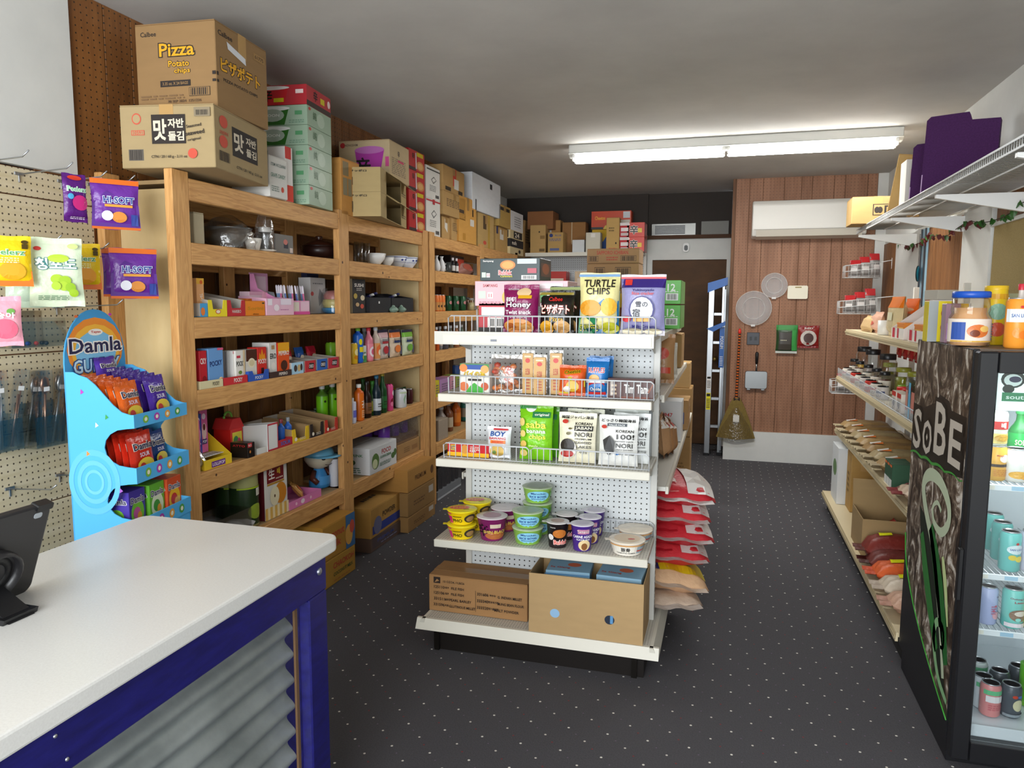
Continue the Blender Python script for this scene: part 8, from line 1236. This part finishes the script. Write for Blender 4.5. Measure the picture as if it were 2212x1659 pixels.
for i in range(6):
    for j in range(3): mb = MB(); mb.lathe([(.03, 0), (.033, .01), (.033, .13), (.02, .17), (.014, .19), (.014, .22), (.001, .222)], M('#15151a', 'gloss'), 10, -P[2]/2+.04+(P[2]-.08)*i/5, -.085+.085*j, .071); mb.build('bottle', wt)
mb = MB(); mb.grid(lambda i, j: (-P[2]/2-.002+(P[2]+.004)*i, -.132, .02+.25*j), 6, 3, M('#c8ccd0', 'film')); mb.grid(lambda i, j: (-P[2]/2-.002, -.132+.264*i, .02+.25*j), 4, 3, M('#c8ccd0', 'film')); mb.build('shrink_film', wt)
# ================================================================ steel shelving with pegboard on the rear wall
bs = empty('rear_shelving', 'white steel shelving with pegboard against the rear wall', 'shelf', (-1.5, 8.4, 0))
def BS(name, m, *b, bev=.001): mb = MB(); mb.box(b[0]+1.5, b[1]-8.4, b[2], b[3]+1.5, b[4]-8.4, b[5], m, bev); return mb.build(name, bs)
BS('pegboard', m_gpeg, -2.2, 8.60, .1, -.9, 8.612, 2.4); BS('upright', STEEL2, -.92, 8.58, 0, -.89, 8.63, 2.4); BS('upright', STEEL2, -2.2, 8.58, 0, -2.17, 8.63, 2.4)
BZ = 2.185
for z in (.2, .75, 1.25, 1.72): BS('shelf', STEEL, -2.2, 8.2, z-.02, -.9, 8.598, z); BS('shelf_lip', LIP, -2.2, 8.185, z-.035, -.9, 8.199, z+.001)
BS('shelf', STEEL, -2.2, 8.15, BZ-.025, -.9, 8.598, BZ); BS('shelf_lip', LIP, -2.2, 8.135, BZ-.04, -.9, 8.149, BZ+.001)
def BP(pl, prr, pt, d, y, z=BZ+.001): x0, x1 = xsol(pl, y, z), xsol(prr, y, z); return (((x0+x1)/2, y+d/2, z), 0, x1-x0, d, zsol(pt, (x0+x1)/2, y)-z)
def bcart(pl, prr, pt, d, y, colr, lb, A=None, z=BZ+.001, **k): P = BP(pl, prr, pt, d, y, z); carton(P, k.pop('name', 'cardboard_box'), lb, colr, A, tape=k.pop('tape', None), **k); return P
pA = bcart(1145, 1178, 486, .2, 8.17, '#b8945c', 'tan carton with stamp, farthest left on the rear shelving', {'front': [('r', .65, .5, .95, .62, '#8a6a3a'), ('r', .6, .05, .95, .15, '#6a5230'), ('e', .6, .75, .05, .03, BK)]})
bcart(1183, 1216, 502, .2, 8.16, '#b39158', 'tan carton with blue circle on the rear shelving', {'front': [('e', .22, .85, .12, .09, '#2a3a7a'), ('t', 'BLUE', .68, .85, .07, '#4a5a8a', .4), ('n', .1, .58, .85, .72, '#4a5a8a', 2), ('r', .15, .1, .75, .22, '#5a6490')]}, tape='#a8834e')
pB = bcart(1162, 1210, 476, .18, 8.40, '#a87c48', 'brown carton with white sticker behind the tan ones', {'front': [('r', .4, .5, .6, 1, '#c8c4bc')]}); bcart(1214, 1264, 480, .2, 8.38, '#94693c', 'brown taped carton in the middle of the rear shelving', {'front': [('r', .4, .3, .43, 1, '#c8b898')]})
bcart(1236, 1262, 518, .12, 8.2, '#cfd2d4', 'small white box low on the rear shelving', None, name='white_box', kind='paper'); bcart(1265, 1296, 502, .14, 8.17, '#c9c4b4', 'pale grey-cream box on the rear shelving', {'front': [('r', .35, .75, .65, .95, '#e0dcd4')]}, name='white_box', kind='paper')
bcart(1309, 1337, 470, .12, 8.15, '#bd9a5e', 'tall tan carton before the orange one on the rear shelving', {'front': [('n', .2, .6, .6, .75, '#5a4a2c', 2), ('e', .75, .25, .06, .03, BK), ('n', .2, .08, .8, .14, '#c8503c', 1)]})
pN = BP(1340, 1362, 482, .1, 8.16)
for k in range(2):
    hN = .155; pbox(((xsol(1372, 8.16, BZ), 8.30, BZ+.001+k*(hN+.001)), 0, .19, .26, hN), 'noodle_carton', 'bright red noodle carton with black character, %s of two at the rear' % ('lower', 'upper')[k], '#c8301c', {'front': [('t', '辛', .4, .5, .6, '#1a1210', None, '#e6d8d0'), ('r', .62, .3, .85, .6, '#d8b81c'), ('e', .12, .88, .05, .06, '#f0dcd4')], 'right': [('r', 0, 0, 1, 1, '#a8281c')]}, 'box', 'red noodle cartons at the rear', 'gloss')
    pbox(((xsol(1348, 8.16, BZ), 8.25, BZ+.001+k*(hN+.001)), 0, .1, .16, hN), 'noodle_carton', 'red and white noodle carton end, %s of two at the rear' % ('lower', 'upper')[k], '#b82c34', {'front': [('r', 0, .8, 1, 1, '#d8d0d0'), ('r', .1, .4, .9, .65, '#e6dcdc'), ('r', .1, .1, .9, .3, '#c8b8b8')]}, 'box', 'red and white noodle cartons')
pO = BP(1290, 1305, 488, .1, 8.42); pbox(((xsol(1318, 8.45, BZ), 8.52, BZ+.001), 0, .42, .14, .27), 'snack_carton', 'blue and yellow snack carton behind the tall tan one', '#3a5a9a', {'front': [('p', ((0, 1), (.5, 1), (.3, .5), (0, .6)), '#d8b02c'), ('r', .7, .8, 1, 1, '#8ab0d8')]}); pbox(((xsol(1318, 8.4, BZ), 8.51, BZ+.273), 0, .45, .16, .2), 'snack_carton', 'orange cheese snack carton topmost on the rear shelving', '#c8441c', {'front': [('t', 'Cheetos', .22, .62, .2, '#e6b02c', .26), ('r', .8, .6, .97, .95, '#c8ccd0'), ('r', .6, .1, .97, .5, '#c9c0b0'), ('p', ((.3, 0), (.6, 0), (.5, .3), (.35, .2)), '#e6c84a'), ('r', 0, 0, .3, .12, '#2a2a2c')]}, kind='gloss')
carton(((-2.11, 8.46, BZ+.001), 0, .16, .2, .27), 'cardboard_box', 'dark brown carton in the corner of the rear shelving, underneath', '#7a5430', None, tape=None); carton(((-2.06, 8.41, BZ+.273), 0, .30, .3, .20), 'cardboard_box', 'dark brown carton high in the rear left corner', '#8a5a34', None, tape=None)
# two cartons stacked on the gondola's far top, seen above the chips
zq = 1.477; P = (((xsol(1326, 4.9, zq)), 5.02, zq), 0, 0, .26, 0); x0, x1 = xsol(1268, 4.9, 1.9), xsol(1380, 4.9, 1.9); zA, zB, zC = zsol(622, -.6, 4.9), zsol(568, -.6, 4.9), zsol(536, -.6, 4.9)
for k, (za, zb, lb) in enumerate(((zq, zA-.002, 'lowest'), (zA, zB-.002, 'middle'), (zB, zC, 'top'))): carton((((x0+x1)/2, 5.03, za), 0, x1-x0, .26, zb-za), 'noodle_carton', 'brown carton with red lettering, %s of the stack on the gondola' % lb, '#a5805a', {'front': ([('t', 'SAPPORO ICHIBAN.', .5, .72, .26, '#b5483c', .62), ('r', .03, .12, .22, .5, BK), ('r', .035, .14, .215, .48, '#a5805a'), ('bar', .05, .16, .2, .46, BK), ('r', .65, .12, .95, .5, BK), ('r', .655, .14, .945, .48, '#a5805a'), ('bar', .67, .16, .93, .46, BK), ('n', .38, .2, .6, .5, '#b5483c', 2)] if k == 2 else [('r', .15, .35, .35, .85, BK), ('r', .155, .37, .345, .83, '#a5805a'), ('bar', .17, .4, .33, .8, BK), ('r', .55, .35, .85, .85, BK), ('r', .555, .37, .845, .83, '#a5805a'), ('bar', .57, .4, .83, .8, BK)])}, tape=None, seam='x')
pbox(((-.70, 8.35, 1.722), 0, .1, .1, .1), 'noodle_pack', 'unused', '#b82a2c') if False else None
for k, (x, cc) in enumerate(((-1.9, '#b8342c'), (-1.5, '#c9b090'), (-1.15, '#a82a2c'))): pbox(((x, 8.35, 1.721), 0, .3, .2, .26), 'noodle_carton', ('red noodle carton under the rear top shelf, left', 'cream noodle carton under the rear top shelf', 'red noodle carton under the rear top shelf, right')[k], cc, {'front': [('r', .1, .4, .9, .7, '#d8c8b8')]}, kind='gloss')
